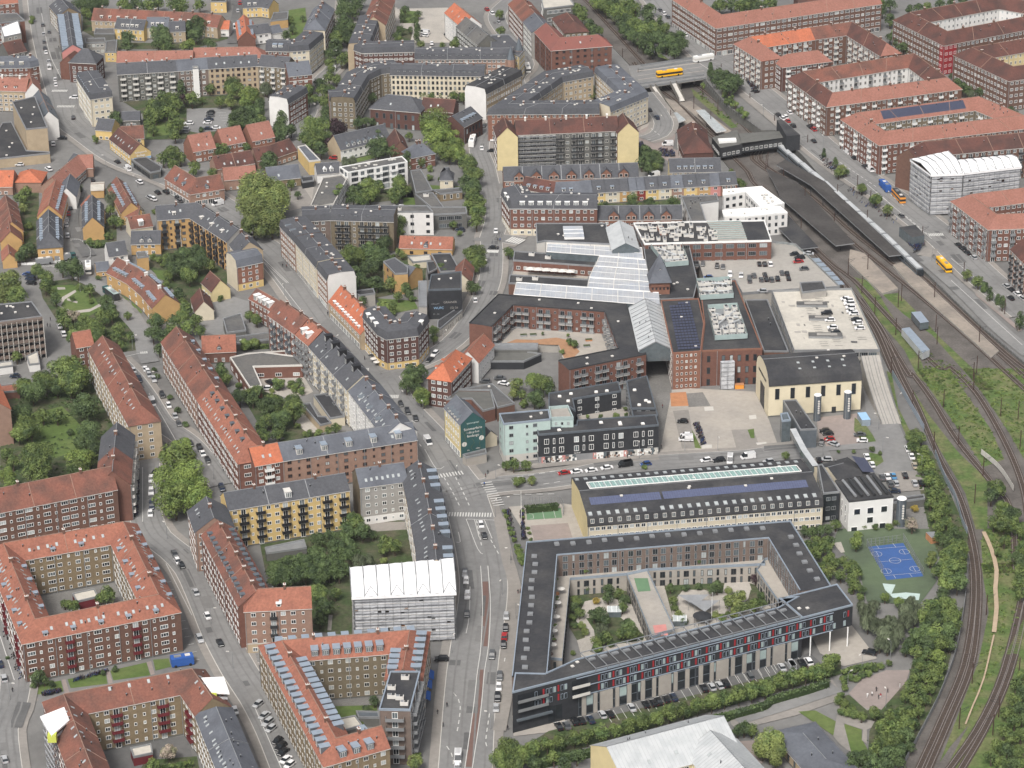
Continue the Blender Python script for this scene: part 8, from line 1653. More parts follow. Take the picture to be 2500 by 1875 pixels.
def hedge(label,pts,w_,h_,z=0.0,mt='leaf'):
 P=resample(smooth([Vector((p.x,p.y,0))for p in GP(pts,z+h_)],3),1.2);rr=random.Random(len(pts));r=empty('hedge',label,'hedge',(P[0].x,P[0].y,z));mb=MB()
 m2=MB();
 for a,b in zip(P,P[1:]):d=b-a;c=(a+b)/2;m2 .box((c.x,c.y,z),d.length+.1,w_*.8,h_*.9,'hedge_core',math.atan2(d.y,d.x))
 for a in P:
  for q in range(34):
   c=Vector((a.x+rr.uniform(-.8,.8),a.y,0));u=rr.uniform(-1,1);v=rr.random();c+=Vector((0,u*w_/2,z+v*h_))
   if abs(u)<.8:c.z=z+h_*rr.uniform(.88,1.03)
   t=Vector((rr.uniform(-1,1),rr.uniform(-1,1),rr.uniform(-1,1))).normalized();b2=t.orthogonal().normalized();mb.face([c-t*.35,c+b2*.25,c+t*.35,c-b2*.25],mt)
 mb.obj('foliage',r);m2 .obj('stem',r)
hedge('dark hedge below the small row of lawns, park house side','11:-10,1240 300,1230',1.5,1.8);hedge('long clipped hedge under the round tree row by the lane','32:330,1530 900,1400 1500,1240 2100,1080 33:250,1040 560,950 700,900',2.5,2.4,mt='leaf_dark')
hedge('hedge along the lane under the plaza of the black complex','33:820,830 940,790 1060,775',2,1.6);hedge('hedge behind the small green ball court','22:270,1062 520,1040',2.2,2.6,mt='leaf_dark');hedge('hedge of the bottom courtyard','30:1220,1570 1380,1550 1500,1525',2,1.6)
hedge('curved hedge around the yellow gable house','10:660,440 740,470 830,450',1.6,1.4,mt='leaf_dark');hedge('hedge in front of the painted terrace end','02:1770,1460 1900,1450',2,1.6)
# vehicles
def car_meshes(c,kind):
 key=('car',c,kind)
 if key in CACHE:return CACHE[key]
 pm='car_'+c
 L,W,H,hb,roof0,roof1={'sedan':(4.5,1.8,1.42,.82,-.28,.22),'hatch':(4.1,1.75,1.5,.85,-.2,.38),'suv':(4.6,1.86,1.68,.98,-.18,.42),'van':(5.4,2.0,2.3,1.1,-.33,.485)}[kind]
 b=MB();x=L/2;w_=W/2
 prof=[(-x,.3),(-x,.62),(-x+.15,hb*.86),(-x*.5,hb),(x*.6,hb),(x-.06,hb*.95),(x,.55),(x,.3)]
 def ext(pts,ww,mt,mb,taper=0):
  n=len(pts);A=[(px,-ww+(taper if pz>.7 else 0),pz)for px,pz in pts];B=[(px,ww-(taper if pz>.7 else 0),pz)for px,pz in pts]
  for i in range(n):j=(i+1)%n;mb.face([A[j],A[i],B[i],B[j]],mt)
  mb.face(A,mt);mb.face(B[::-1],mt)
 ext(prof[::-1],w_,pm,b);r0,r1=roof0*L/2*1.0,roof1*L
 r0=-L*abs(roof0)*.62 if kind!='van' else-L*.27;r1=L*roof1*.9 if kind!='van' else L*.475;wt=w_-.2
 b.face([(r0,-wt,H),(r1,-wt,H),(r1,wt,H),(r0,wt,H)],pm)
 if kind=='van':
  b.walls([(r0+.9,-w_),(r1,-w_),(r1,w_),(r0+.9,w_)],hb*.8,H-.01,pm);b.face([(r0+.9,-w_,H),(r1,-w_,H),(r1,w_,H),(r0+.9,w_,H)],pm)
 g=MB();f0,f1=(r0-.62,r1+(.5 if kind=='sedan' else.28))if kind!='van' else(-L*.43,r1)
 q=lambda px,py,pz:(px,py,pz);zt,zb=H-.015,hb-.01
 g.face([q(f0,-w_+.06,zb),q(r0,-wt,zt),q(r0,wt,zt),q(f0,w_-.06,zb)][::-1],'glass');g.face([q(f1,-w_+.06,zb),q(r1,-wt,zt),q(r1,wt,zt),q(f1,w_-.06,zb)],'glass')
 g.face([q(f0,-w_+.06,zb),q(f1,-w_+.06,zb),q(r1,-wt,zt),q(r0,-wt,zt)],'glass');g.face([q(f0,w_-.06,zb),q(f1,w_-.06,zb),q(r1,wt,zt),q(r0,wt,zt)][::-1],'glass')
 wh=MB();wh.bar((0,-.1,.32),(0,.1,.32),.33,'rubber',10);wh.bar((0,-.11,.32),(0,.11,.32),.19,'metal_grey',8)
 lt=MB();lt.box((-x-.0,0,.6),.06,W*.8,.12,'white');lt.box((x,-W*.38,.65),.05,.2,.12,'red_paint');lt.box((x,W*.38,.65),.05,.2,.12,'red_paint')
 CACHE[key]=(b.mesh('body'),g.mesh('windows'),wh.mesh('wheel'),lt.mesh('lights'),L,W);return CACHE[key]
KN={'s':'sedan','h':'hatch','u':'suv','v':'van'};KL={'sedan':'saloon car','hatch':'hatchback','suv':'estate car','van':'van'}
CN=[0]
def cars(where,t,hd,s,z=.35,group=None,by='top'):
 items=[]
 for k in s.split():
  if ':' in k:t,k=k.split(':')
  f=k.split(',');x,y=float(f[0]),float(f[1]);c=f[2][0];kd=KN.get(f[2][1:2],None);h=hd
  if len(f)>4:h=(float(f[3]),float(f[4]))
  items.append((src(t,x,y),src(t,x+h[0],y+h[1]),c,kd))
 items.sort(key=(lambda q:q[0][1])if by=='top' else(lambda q:q[0][0]));tot=len(items);cnt={}
 rr=random.Random(len(s));rows=[]
 for p,p2,c,kd in items:
  kd=kd or rr.choice(('sedan','hatch','hatch','suv'));rows.append((p,p2,c,kd));cnt[c,kd]=cnt.get((c,kd),0)+1
 seen={}
 for p,p2,c,kd in rows:
  a,b=G(p,z+.7),G(p2,z+.7);ang=math.atan2((b-a).y,(b-a).x);CN[0]+=1
  lab=CNAME[c]+' '+KL[kd]+' '+where;seen[c,kd]=seen.get((c,kd),0)+1
  if cnt[c,kd]>1:lab+=', '+order(seen[c,kd]-1)+' from the '+('top' if by=='top' else 'left')
  bm,gm,wm,lm,L,W=car_meshes(c,kd);r=empty('van' if kd=='van' else 'car',lab,'van' if kd=='van' else 'car',(a.x,a.y,z-.0),group or 'cars and vans',ang)
  for nm,me in(('body',bm),('windows',gm),('lights',lm)):o=bpy.data.objects.new(nm,me);C.objects.link(o);o.parent=r
  for sx in(-.31,.3):
   for sy in(-.45,.45):o=bpy.data.objects.new('wheel',wm);C.objects.link(o);o.parent=r;o.location=(sx*L,sy*W,0)
cars('on the main road beside the horseshoe block','31',(5,-100),'1690,75,s 1700,130,w 1710,245,w 1705,385,g 1900,705,g,10,-100 2010,405,s 2005,495,k 1995,560,r,-10,100 1988,625,k 1960,870,g 1952,950,w 1943,1030,k 1932,1110,s 1637,1495,wv 1632,1570,w 1510,735,k,100,0')
cars('queueing at the road junction','21',(-30,-100),'1815,1200,w 1840,1285,k 1405,560,wv,-40,-60 1195,270,k 1248,328,k 1310,378,k 1690,1560,g,5,-100')
cars('in the bays of the narrow street','20',(-45,-110),'1140,20,w 1150,45,s 1185,80,s 1075,80,n 1250,200,k 1175,260,wv,-30,-60 1300,280,w 1350,360,s 1380,420,g 1470,575,k 1540,610,k 1563,650,w 1600,700,k 1710,915,n 10:1030,1435,w 1120,1420,w',group='cars in the narrow street')
cars('parked in the street fork','20',(2,-100),'1200,800,k,60,-40 1168,850,w 1166,945,w 1168,1000,g 1170,1055,n 1160,1115,w',group='cars in the street fork')
cars('on the lower street left of the horseshoe block','30',(-55,-110),'1400,10,k 1345,-80,g 1370,-20,w 1510,220,s 1600,405,w 1540,580,s 1697,610,k 2030,810,k',group='cars on the lower left street')
cars('parked at an angle below the horseshoe block','31',(70,-55),'130,810,k,5,-40 95,1083,s 145,1170,s 170,1225,s 195,1272,s 245,1365,k 270,1410,k 290,1450,k 310,1510,w 340,1550,w',group='cars parked at an angle')
cars('parked at an angle left of the horseshoe block','30',(70,-55),'2195,1410,k 2160,1400,k 2130,1365,k')if 0 else None
cars('in the bottom left streets','30',(30,90),'30,885,s 0,775,n 35,1510,s 1810,1130,w,-20,-60')
cars('in the bays under the red shutters','32',(40,62),'520,1255,k 580,1248,g 640,1215,k 695,1210,k 765,1203,n 855,1165,s 915,1160,k 1080,1110,s 1190,1085,k 1250,1075,k 1290,1060,k 1350,1045,k 1405,1030,n 1640,960,k 1700,950,s 1760,940,s 1805,925,k 1995,870,g',by='left',group='cars in the bays of the black complex')
cars('at the far right end under the shutters','33',(40,62),'100,870,n 345,800,s 415,790,sv 500,770,k 550,755,w 1020,685,k,60,10',by='left',group='cars in the bays of the black complex')
cars('on the road behind the mint facade','22',(100,-14),'560,800,r 655,790,w 770,780,w 890,760,w 1030,740,kv 1190,732,b 1655,702,w 1755,703,k 1840,700,wv,10,-100 1980,678,wv 2140,712,s',by='left')
cars('on the parking lane of the big square','22',(90,0),'1475,402,k 1500,540,wv 1500,508,w',by='left')
cars('in the pinkish car park by the warehouse','23',(95,-5),'675,475,k 700,495,k 710,540,r 745,575,s,90,30 650,570,k,15,-60 945,503,g 965,550,w,95,5',group='cars by the warehouse')
cars('along the access road near the noise barrier','23',(25,60),'1000,675,w 1040,735,w 1315,615,w 1345,672,w 1370,745,t 1205,825,c 1160,828,w 1120,835,g 1295,820,k 1420,880,k 1225,880,s 1180,885,g 1370,880,s 630,700,k 690,695,s,90,0 1210,940,n,90,0',group='cars on the access road')
cars('on the roof car park','13',(25,90),'170,612,k 212,612,k 255,612,w 30,695,w,0,60 213,695,k 225,730,k 185,732,g 310,725,k 265,732,g 345,680,g 385,685,k 395,722,k 95,740,g 130,700,g 440,535,k,90,-10 480,563,k,90,-10 470,592,r,90,-10 515,648,g,90,-5 550,530,s,90,5',z=6.05,group='cars on the roof car park')
cars('on the mall roof by the white office','12',(5,-90),'1585,620,k 1740,628,k 1785,632,g 1840,692,w 1925,700,w 1672,715,b,90,0 1990,715,g 1630,610,g 2090,820,s,90,0 1760,850,w,90,0',z=6.05,group='cars on the roof car park')
cars('on the upper parking deck','13',(95,-3),'835,880,w 860,890,w 865,915,w 875,945,w 885,975,w 900,993,w 920,1038,k 930,1065,w 945,1105,w 690,990,k 715,1042,w 735,1100,w 760,1140,k',z=9.55,group='cars on the upper deck')
cars('in the upper left yard car park','00',(80,0),'1625,862,k 1620,885,g 1610,915,n 1600,942,w 1600,988,n 1665,982,w 1455,948,w 1430,990,s 1420,1015,g 570,750,w 565,905,k,0,40 410,1105,w,10,50 480,1060,k 410,1050,k 150,1265,w 375,1300,w,30,20',by='left')
cars('along the top left street','00',(12,100),'330,190,g 335,260,s 340,320,g 350,375,k 355,400,w 375,470,s 378,245,g 380,520,wv 425,610,w 430,650,w 345,370,k 1815,205,wv 1850,20,r 1835,80,s',by='top')
cars('on the square by the angled shopping building','00',(70,45),'985,1300,wv,30,30 1075,1400,w 1155,1520,s 1180,1530,w 1215,1480,k 1280,1475,k 1370,1520,k 1385,1545,g 905,1245,k 1680,1570,wv,80,-20 620,1460,k,10,-40 600,1520,g,10,-40 715,1385,k,10,40',by='left')
cars('in the lane between the yellow rows','10',(8,90),'527,222,r 515,270,s 513,308,s 520,390,s 545,180,k 570,130,k 600,80,g 620,40,k',group='cars in the yellow lane')
cars('beside the small round park','10',(22,70),'683,650,w 460,1090,w 490,1150,w 230,700,n,60,5 235,725,n,60,5 240,755,k,60,5 345,735,s,60,10 115,1475,n,80,0 210,690,b,60,5')
cars('in the back yards of the diagonal street','11',(60,40),'185,1525,k 245,1520,s 160,1570,w,80,0 1460,1305,w,50,-45 1420,1350,k,50,-45 1850,1515,g,80,5 1990,1530,w,80,15 1960,1490,g,80,0 1655,347,n,80,5 1145,175,w,80,10 1190,175,w,80,10',by='left')
cars('at the crossing by the brick corner block','11',(5,-80),'1930,355,w 1910,485,k,80,0 1770,890,w,5,30')if 1 else None
cars('at the street corner by the round tree','01',(30,-60),'1785,1030,w 1800,1010,k 1840,965,k 1890,985,k 1820,1140,w,5,40 1895,1160,k,60,0 1905,1070,w 680,1215,r,60,0 680,530,wv,6,60 700,480,k,6,60 725,410,g,6,60 735,350,k,6,60 575,790,w,5,40 620,610,w,60,0 1860,70,r,30,30 1900,100,w,30,30 1950,170,s,30,30 1380,250,wv,80,10 1380,270,w,80,10 1435,330,w,0,50 1560,260,k,60,0')
cars('on the station street and square','02',(60,60),'1218,845,k 1275,905,n 1360,1110,wv,80,0 1255,1350,wv,80,-20 1300,75,g 1330,100,w 1360,130,g 1400,180,k 1460,225,k 1500,265,w 2035,700,k,80,10 1250,1375,w,80,-20',by='left')
cars('along the avenue past the white balconied blocks','03',(60,55),'135,700,k 405,865,w 315,885,k 350,910,w 390,930,r 430,968,k 590,1085,k 560,975,k 590,995,r 850,1170,wv 900,1215,k 985,1280,k 1025,1305,wv 370,900,w',by='left')
cars('along the street past the yellow bus','13',(60,45),'1265,240,g 1705,465,k 1740,495,k 1775,525,k 1825,560,s 2075,780,s 2115,810,k 2160,840,w 2110,875,k 2200,875,s 2195,840,g',by='left')
cars('along the upper right avenue','03',(-60,-50),'-50,640,k')if 0 else None
def bigv(name,label,cat,t,x,y,hx,hy,L,W,H,body,roofm,z=.4,split=1,stripe='glass',cabcol=None):
 a,b=G(src(t,x,y),z+H/2),G(src(t,x+hx,y+hy),z+H/2);ang=math.atan2((b-a).y,(b-a).x);r=empty(name,label,cat,(a.x,a.y,z),None,ang);r['_o']=(0,0,0)
 def put(nm,mb):o=mb.obj(nm);o.parent=r;o.location=(0,0,0)
 mb=MB();mb.box((0,0,.35),L,W,H-.35,body,0,roofm);mb.box((0,0,H),L*.9,W*.75,.12,roofm);put('body',mb)
 mb=MB();mb.box((0,0,1.2),L+.04,W+.06,H*.32,stripe);put('window',mb)
 mb=MB();mb.box((-L*.2,0,H+.1),2.2,1.3,.25,'metal_grey' if roofm!='metal_grey' else 'offwhite');mb.box((L*.25,0,H+.1),1.6,1.3,.22,'offwhite');put('roof_unit',mb)
 if cabcol:mb=MB();mb.box((L/2+1.1,0,.4),2.0,W,H*.8,cabcol);mb.box((L/2+1.3,0,1.5),1.75,W+.05,.9,'glass');put('cab',mb)
 for sx in(-.33,.33):
  for sy in(-.46,.46):mb=MB();mb.bar((sx*L,sy*W-.15,.45),(sx*L,sy*W+.15,.45),.48,'rubber',10);put('wheel',mb)
 return r
bigv('bus','yellow city bus on the bus lane of the station street','bus','13',1595,618,-60,-62,12,2.55,3.1,'yellow_paint','yellow_paint')
bigv('bus','yellow city bus crossing the railway on the road bridge','bus','02',1372,562,90,-12,13.5,2.55,3.1,'yellow_paint','yellow_paint',z=.5)
bigv('bus','orange and black bus parked beside the netted block','bus','03',1245,1512,50,55,12,2.5,3.1,'orange_paint','metal_dark')
bigv('truck','dark blue truck just behind the orange and black bus','truck','03',1145,1438,-50,-55,8,2.5,3.2,'blue_paint','blue_paint',stripe='blue_paint',cabcol='blue_paint')
bigv('tanker_truck','long white tanker truck at the far end of the road bridge','truck','02',1635,447,90,-15,11,2.5,3.2,'white','white',z=.5,stripe='offwhite')
bigv('bus','white bus in the street past the twin spires','bus','02',278,522,-20,-60,9,2.4,2.9,'white','white')
bigv('truck','white box truck rounding the bend near the round green tree','truck','01',1745,1090,18,-60,9,2.5,3.3,'white','white',stripe='white',cabcol='white')
bigv('truck','dark green refuse truck on the curved park lane','truck','10',865,845,-60,-45,9,2.5,3.2,'metal_dark','glass_green',stripe='metal_dark',cabcol='green_mural')
bigv('truck','white truck standing at the roadworks fence','truck','10',680,635,2,60,7.5,2.4,3.0,'white','white',stripe='white',cabcol='offwhite')
bigv('trailer','grey tipper trailer behind the roadworks fence','trailer','10',340,590,90,-12,7,2.4,2.6,'metal_grey','metal_grey',stripe='metal_grey')
bigv('trailer','second grey trailer beside the yellow dark roofed end house','trailer','10',480,562,90,-15,7,2.4,2.6,'metal_grey','metal_grey',stripe='metal_grey',cabcol='green_mural')
bigv('container_wagon','blue tarpaulin covered container at the corner lawn','container','30',1405,748,90,-14,7,3.2,3.0,'blue_paint','blue_paint',z=.1,stripe='blue_paint')
P=[GR(p,3.2)for p in PX('03:330,1125 600,1350 13:690,0 860,150 1100,360 1280,530 1445,690')];P=smooth([Vector((p.x,p.y,0))for p in P],3);Q=resample(P,13.6)
r=empty('train','long grey suburban train standing at the outer platform','train',(Q[0].x,Q[0].y,rz(Q[0].y)))
for i,(a,b)in enumerate(zip(Q,Q[1:])):
 d=b-a;c=(a+b)/2;zz=rz(c.y)+.5;mb=MB();an=math.atan2(d.y,d.x);mb.box((c.x,c.y,zz),d.length-.5,3.0,3.0,'zinc_dark',an,'metal_grey');mb.box((c.x,c.y,zz+3.0),d.length-2,2.0,.35,'steel_white',an);mb.box((c.x,c.y,zz+1.2),d.length-.9,3.06,.9,'glass',an);mb.obj('carriage',r)
 if i==len(Q)-2:mb=MB();mb.box((b.x+d.x*.0,b.y,zz),1.6,2.6,2.4,'glass',an);mb.obj('cab_nose',r)
rr=random.Random(12);mb=MB()
for poly in('03:640,1200 780,1290 830,1400 640,1260','13:860,20 960,60 1240,280 1200,320 1050,230 850,60','13:1290,440 1450,470 1400,530 1330,480','02:1290,1150 1400,1170 1420,1220 1300,1210','02:1130,1120 1160,1100 1180,1160 1150,1180','30:1900,400 1930,420 1720,180 1560,-20 1540,10 1680,240','30:330,1010 460,985 470,1005 345,1035','30:30,540 70,520 190,900 160,920','20:1040,880 1070,870 1060,1150 1030,1150','20:1600,560 1630,560 1830,900 1800,910','30:560,905 830,830 840,850 570,925','11:370,590 400,600 640,880 610,890','22:110,1100 135,1095 190,1330 165,1335','22:225,1090 240,1085 260,1330 240,1330','22:1560,430 1600,430 1650,590 1620,600','31:640,1020 900,1010 905,1030 650,1045','03:60,620 100,610 160,690 120,700','13:1380,440 1420,430 1400,520 1360,540'):
 P=GP(poly);xs=[p.x for p in P];ys=[p.y for p in P]
 for k in range(260):
  x,y=rr.uniform(min(xs),max(xs)),rr.uniform(min(ys),max(ys))
  if not inpoly(x,y,P):continue
  a=.9+rr.uniform(-.3,.3);d=Vector((math.cos(a),math.sin(a),0))*.5;c=Vector((x,y,.35));cl=rr.choice(('black_paint','metal_dark','metal_dark','metal_grey','maroon_paint','blue_paint'))
  mb.bar(c-d+Vector((0,0,.32)),c+d+Vector((0,0,.35)),.05,cl,3);mb.bar(c+d,c+d+Vector((0,0,1)),.05,cl,3);mb.bar(c-d*.4+Vector((0,0,.3)),c-d*.3+Vector((0,0,.9)),.04,cl,3)
  for s_ in(-1,1):w_=c+d*s_;u=d.normalized()*.33;mb.face([w_-u+Vector((0,0,.33)),w_+Vector((0,0,0)),w_+u+Vector((0,0,.33)),w_+Vector((0,0,.66))],'rubber')
o=mb.obj('bicycles');tag(o,'crowded bicycles parked in racks around the station','bicycles',kind='stuff')
def person(label,t,x,y,top,leg,z=.35,a=0.0):
 p=G(src(t,x,y),z);key=('per',top,leg)
 if key not in CACHE:
  V=[(0,0,.95),(0,0,1.2),(0,0,1.45),(0,.01,1.56),(0,.02,1.68),(.1,0,.9),(.11,.1,.5),(.11,.16,.06),(-.1,0,.9),(-.11,-.08,.5),(-.11,-.16,.08),(.2,0,1.42),(.27,-.08,1.15),(.26,.02,.88),(-.2,0,1.42),(-.27,.08,1.15),(-.26,.16,.9)]
  R=[.15,.15,.14,.06,.11,.09,.07,.05,.09,.07,.05,.07,.05,.04,.07,.05,.04]
  E_=[(0,1),(1,2),(2,3),(3,4),(0,5),(5,6),(6,7),(0,8),(8,9),(9,10),(2,11),(11,12),(12,13),(2,14),(14,15),(15,16)]
  mb=MB()
  for i,j in E_:mb.bar(V[i],V[j],R[i],leg if max(i,j)<=10 and min(V[i][2],V[j][2])<.93 else(top if j!=4 else 'render_pink'),6,R[j])
  mb.bar((0,.02,1.6),(0,.02,1.82),.105,'bark',7,.06);CACHE[key]=mb.mesh('person')
 o=bpy.data.objects.new('person',CACHE[key]);C.objects.link(o);o.location=p;o.rotation_euler[2]=a;tag(o,label,'person','people out walking')
for i,(t,x,y,tp,lg,lb)in enumerate((('33',1072,990,'black_paint','black_paint','person in black standing on the round fenced yard, topmost'),('33',1160,1000,'black_paint','metal_dark','person in dark clothes at the right on the round yard'),('33',1105,1040,'red_paint','white','person with a red top in the middle of the round yard'),('33',1090,1048,'metal_dark','black_paint','person in dark grey beside the one in red'),('33',1038,1025,'white','black_paint','person in white left of the group on the round yard'),('33',1003,1035,'white','white','person all in white furthest left on the round yard'),('33',1253,960,'offwhite','white','person in pale clothes by the edge bushes of the round yard'),('31',1553,1110,'black_paint','black_paint','person in black on the left pavement of the main road, upper'),('31',1480,1165,'metal_dark','black_paint','person in dark grey on the left pavement of the main road'),('31',1523,1265,'black_paint','metal_dark','person walking alone on the cycle path by the horseshoe block'),('32',205,235,'black_paint','maroon_paint','person with maroon trousers beside the black west wing'),('32',222,230,'maroon_paint','black_paint','person with maroon top beside the black west wing'),('32',125,1285,'black_paint','black_paint','person at the porch corner of the black complex'),('22',1318,305,'maroon_paint','metal_dark','person in maroon on the paved passage by the square'),('22',1310,620,'black_paint','metal_dark','person walking at the lower end of the paved passage'),('22',1048,690,'black_paint','black_paint','person passing the picture covered shop windows'),('22',150,1480,'black_paint','black_paint','person on the hedge walk pavement'),('21',1868,815,'black_paint','metal_dark','person waiting at the plaza corner, right one'),('21',1850,840,'maroon_paint','black_paint','person waiting at the plaza corner, left one'),('21',1840,905,'blue_paint','black_paint','person crossing the wide zebra crossing'),('11',285,640,'black_paint','metal_dark','person in front of the turret house, left one'),('11',315,645,'maroon_paint','black_paint','person in front of the turret house, right one'),('11',633,1010,'black_paint','black_paint','person walking past the orange roofed street house'),('11',918,1355,'metal_dark','black_paint','person at the cafe of the dark corner block'),('11',1945,440,'black_paint','black_paint','person between the two crossings, left one'),('11',1962,442,'blue_paint','black_paint','person between the two crossings, right one'),('10',390,1055,'black_paint','black_paint','person on the park edge pavement, upper one'),('10',367,1100,'metal_dark','black_paint','person on the park edge pavement, lower left one'),('10',388,1103,'black_paint','metal_dark','person on the park edge pavement, lower right one'),('12',1265,1355,'metal_dark','black_paint','person deep in the shaded passage'),('12',1238,1432,'black_paint','black_paint','person halfway along the paved passage'),('00',455,375,'black_paint','metal_dark','person on the pavement of the top left street'),('30',98,995,'black_paint','black_paint','person by the bike stands of the small lawns'))):
 person(lb,t,x,y,tp,lg,a=i*1.3)
LM=MB();LM.bar((0,0,0),(0,0,6.2),.09,'metal_grey',6,.06);LM.bar((0,0,6.1),(1.2,0,6.4),.05,'metal_grey',5);LH=MB();LH.box((1.5,0,6.32),.9,.35,.18,'offwhite');lm,lh=LM.mesh('pole'),LH.mesh('lamp_head')
LP=sorted([G(p)for p in PX('21:1370,380 1200,280 1995,1120 1925,1150 2045,1510 1930,860 1635,860 31:1980,250 1590,700 2085,440 1890,1290 30:1290,990 1630,480 1800,820 80,1060 20:1560,300 1220,140 1650,860 1290,1320 10:1025,1280 630,440 620,830 11:1105,1420 300,870 700,1290 1530,1230 1880,700 1950,200 22:1490,640 1745,640 1140,700 1180,200 23:1420,790 1120,650 1240,320 1090,470 660,680 33:1180,740 850,980 960,830 1145,1120 02:1380,1000 1300,980 03:200,900 660,1150 600,1100 13:1160,150 1500,600 00:820,1300 1060,1450 560,860 440,640 01:560,900 680,480')],key=lambda p:-p.y)
for i,p in enumerate(LP):
 r=empty('street_lamp','slim grey street lamp, '+order(i)+' counted from the top of the picture','street lamp',p,'street lamps');inst('pole',lm,r,p,(0,0,i));inst('lamp_head',lh,r,p,(0,0,i))
for lb,t,x,y,h in(('tall white flagpole by the green ball court','22',230,1190,12),('white flagpole in the right garden of the black complex','32',1698,440,10),('white flagpole in the ochre block courtyard','10',1403,520,11)):
 p=G(src(t,x,y));r=empty('flagpole',lb,'flagpole',p);mb=MB();mb.bar(p,p+Vector((0,0,h)),.1,'white',6,.06);mb.obj('pole',r);mb=MB();mb.bar(p+Vector((0,0,h)),p+Vector((0,0,h+.2)),.14,'offwhite',6,.05);mb.obj('finial',r)
for lb,t,x,y,c1 in(('blue shop awnings on the horseshoe block, upper one','31',1430,860,'blue_paint'),('blue shop awnings on the horseshoe block, middle one','31',1415,930,'blue_paint'),('blue shop awnings on the horseshoe block, lowest one','31',1403,1020,'blue_paint')):
 p=G(src(t,x,y),3);mb=MB();mb.face([p+Vector((-.9,-2.6,.7)),p+Vector((.9,-2.6,-.3)),p+Vector((.9,2.6,-.3)),p+Vector((-.9,2.6,.7))],c1);mb.box((p.x-.9,p.y,p.z+.6),.1,5.2,.15,'white');o=mb.obj('awning');tag(o,lb,'awning','blue shop awnings')
for i,(x,y)in enumerate(((970,1345),(985,1370),(1010,1395),(1095,1400),(1140,1398),(1180,1392),(1210,1385))):
 p=G(src('11',x,y+12));mb=MB();mb.bar((p.x,p.y,0),(p.x,p.y,2.5),.05,'metal_grey',4);mb.bar((p.x,p.y,2.1),(p.x,p.y,2.7),1.3,'metal_dark' if i%3==0 else 'offwhite',8,.05);o=mb.obj('parasol');tag(o,'cafe parasol at the dark brick corner block, '+ORD[i]+' along the pavement','parasol','cafe parasols')
 # lettering
def text(body,label,org,xdir,size,mt,root=None,name='lettering',ext=.03):
 TXT.append((body,org,xdir,size,mt,root,name))
def text_curve(body,size,mt,name,ext=.03):
 cu=bpy.data.curves.new(name,'FONT');cu.body=body;cu.size=size;cu.extrude=ext;cu.align_x='CENTER';cu.align_y='CENTER';cu.materials.append(M[mt]);o=bpy.data.objects.new(name,cu);C.objects.link(o);return o
TXT=[]
def flush_text():
 cs=[text_curve(t[0],t[3],t[4],t[6])for t in TXT];bpy.context.view_layer.update()
 for c_,(body,org,xdir,size,mt,root,name)in zip(cs,TXT):
  me=bpy.data.meshes.new_from_object(c_);cu=c_.data;bpy.data.objects.remove(c_);bpy.data.curves.remove(cu);o=bpy.data.objects.new(name,me);C.objects.link(o)
  x=Vector((xdir[0],xdir[1],0)).normalized();n_=Vector((x.y,-x.x,0));mtx=Matrix.Identity(4)
  for i in range(3):mtx[i][0],mtx[i][1],mtx[i][2]=x[i],(0,0,1)[i],n_[i]
  oo=Vector(root.get('_o',(0,0,0)))if root else Vector((0,0,0));p=Vector(org)+n_*.12-oo
  for i in range(3):mtx[i][3]=p[i]
  o.matrix_world=mtx
  if root:o.parent=root;o.matrix_local=mtx
def wall_pts(a,b):
 a,b=v2(a),v2(b)
 d=b-a;n_=Vector((d.y,-d.x))
 if n_.dot(-(a+b))<0:a,b=b,a
 return a,b
r,a,b=MUR;a,b=wall_pts(a,b);d=(b-a);f=lambda t,z:((a+d*t).x,(a+d*t).y,z)
text('sommeren','',f(.5,13.6),d,1.1,'mint',r);text('Sommerferie','',f(.5,11.3),d,1.35,'offwhite',r);text('i dit p-hus','',f(.5,9.9),d,1.2,'offwhite',r);text('fandango','',f(.5,8.5),d,1.3,'offwhite',r);text('valby','',f(.68,3.2),d,.8,'offwhite',r);text('bio','',f(.3,3.0),d,.7,'offwhite',r)
for t,z,rr_ in((.14,5.6,.95),(.84,7.0,.95)):
 mb=MB();c=Vector(f(t,z));n_=Vector((d.y,-d.x,0)).normalized();u=Vector((d.x,d.y,0)).normalized();P=[c+n_*.1+u*rr_*math.cos(k*.3927)+Vector((0,0,rr_*math.sin(k*.3927)))for k in range(16)];mb.face(P,'offwhite');mb.obj('emblem',r)
mb=MB();n_=Vector((d.y,-d.x,0)).normalized()
for pts_ in([(.2,14.5),(.3,12),(.15,9),(.25,6)],[(.8,14),(.7,12.4),(.9,9),(.75,5),(.85,2)],[(.45,7.4),(.55,5.5),(.4,4),(.55,2)],[(.05,11),(.2,8),(.1,4)]):
 Q=[Vector(f(t,z))+n_*.08 for t,z in pts_];Q=smooth(Q,1.2)
 for p,q in zip(Q,Q[1:]):mb.bar(p,q,.07,'sport_green',4)
mb.obj('mural_lines',r)
r,(a,b)=GRAF;a,b=wall_pts(a,b);d=b-a;f=lambda t,z:((a+d*t).x,(a+d*t).y,z)
text('ORILLY*','',f(.2,6.6),d,.9,'metal_grey',r,'graffiti');text('GRAINER','',f(.65,7.2),d,1.3,'render_grey',r,'graffiti');text('WUFC','',f(.3,4.8),d,1.4,'lightblue_paint',r,'graffiti');text('(G) 26','',f(.76,4.8),d,1.2,'render_grey',r,'graffiti');text('H . H','',f(.22,2.2),d,1.1,'metal_grey',r,'graffiti')
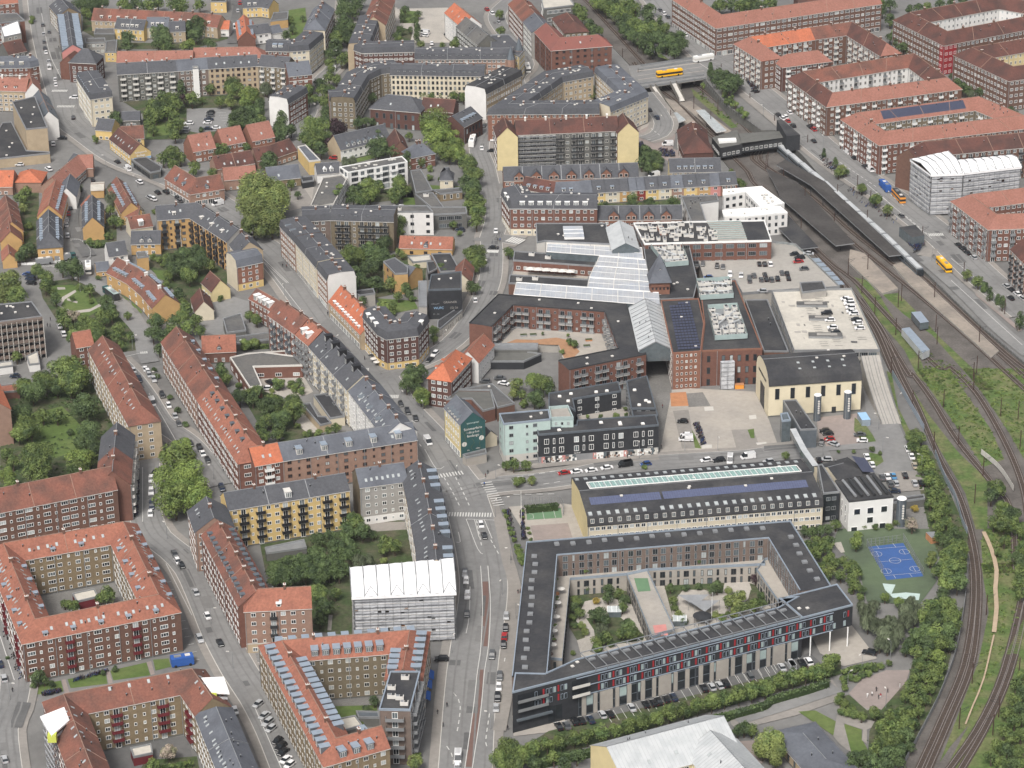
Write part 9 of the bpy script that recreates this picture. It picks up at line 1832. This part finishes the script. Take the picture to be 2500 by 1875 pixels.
r,a,b,h,rs=INN;a,b=wall_pts(a,b);d=b-a;m=(a+b)/2
text('Toftegaards','',(m.x,m.y,6.2),d,1.25,'white',r);text('Bodega','',(m.x,m.y,4.7),d,1.45,'white',r)
mb=MB();n_=Vector((d.y,-d.x)).normalized()*.3;mb.box((m.x+n_.x,m.y+n_.y,2.6),d.length*.95,.3,1.1,'lightblue_paint',math.atan2(d.y,d.x));mb.obj('shop_sign',r)
r,a,b=WARE;a,b=wall_pts(a,b);d=b-a
text('SPINDERIHALLEN','',((a+d*.5).x,(a+d*.5).y,12.6),d,1.6,'metal_dark',r)
r,a,b=SHOP;a,b=wall_pts(a,b);d=b-a
for t,s_ in((.02+.3,'normal'),(.93,'norlys')):p=a+d*t;text(s_,'',(p.x,p.y,3.4),d,.8,'white',r)
flush_text()
mb=MB();q=[(-1500,300),(1500,300),(1500,4200),(-1500,4200)];q=[(-2500,-600),(2500,-600),(2500,5200),(-2500,5200)]
mb.prism(q,-7.0,445,'concrete');mb.poly([(x,y,-7.0)for x,y in q],'concrete',up=False);hz=mb.obj('haze');hz['kind']='stuff';hm=bpy.data.materials.new('haze');hm.use_nodes=True;n=hm.node_tree.nodes;n.remove(n['Principled BSDF'])
pv=n.new('ShaderNodeVolumePrincipled');pv.inputs['Density'].default_value=0.00004;pv.inputs['Color'].default_value=(.9,.93,1,1);pv.inputs['Anisotropy'].default_value=.2;hm.node_tree.links.new(pv.outputs[0],n['Material Output'].inputs['Volume']);hz.data.materials.clear();hz.data.materials.append(hm);hz['label']='thin pale haze filling the air over the whole city';hz['category']='haze'
flush_rest();clean()
print('windows',NWIN[0],'objects',len(bpy.data.objects),'buildings',len(BCOUNT))
for o in bpy.data.objects:
 if 'label' in o and not(4<=len(o['label'].split())<=16):print('LONG',len(o['label'].split()),o['label'])
L_={}
for o in bpy.data.objects:
 if 'label' in o and not o.parent:L_.setdefault(o['label'],[]).append(o.name)
for k,v in L_.items():
 if len(v)>1:print('DUP',k,v[:4])
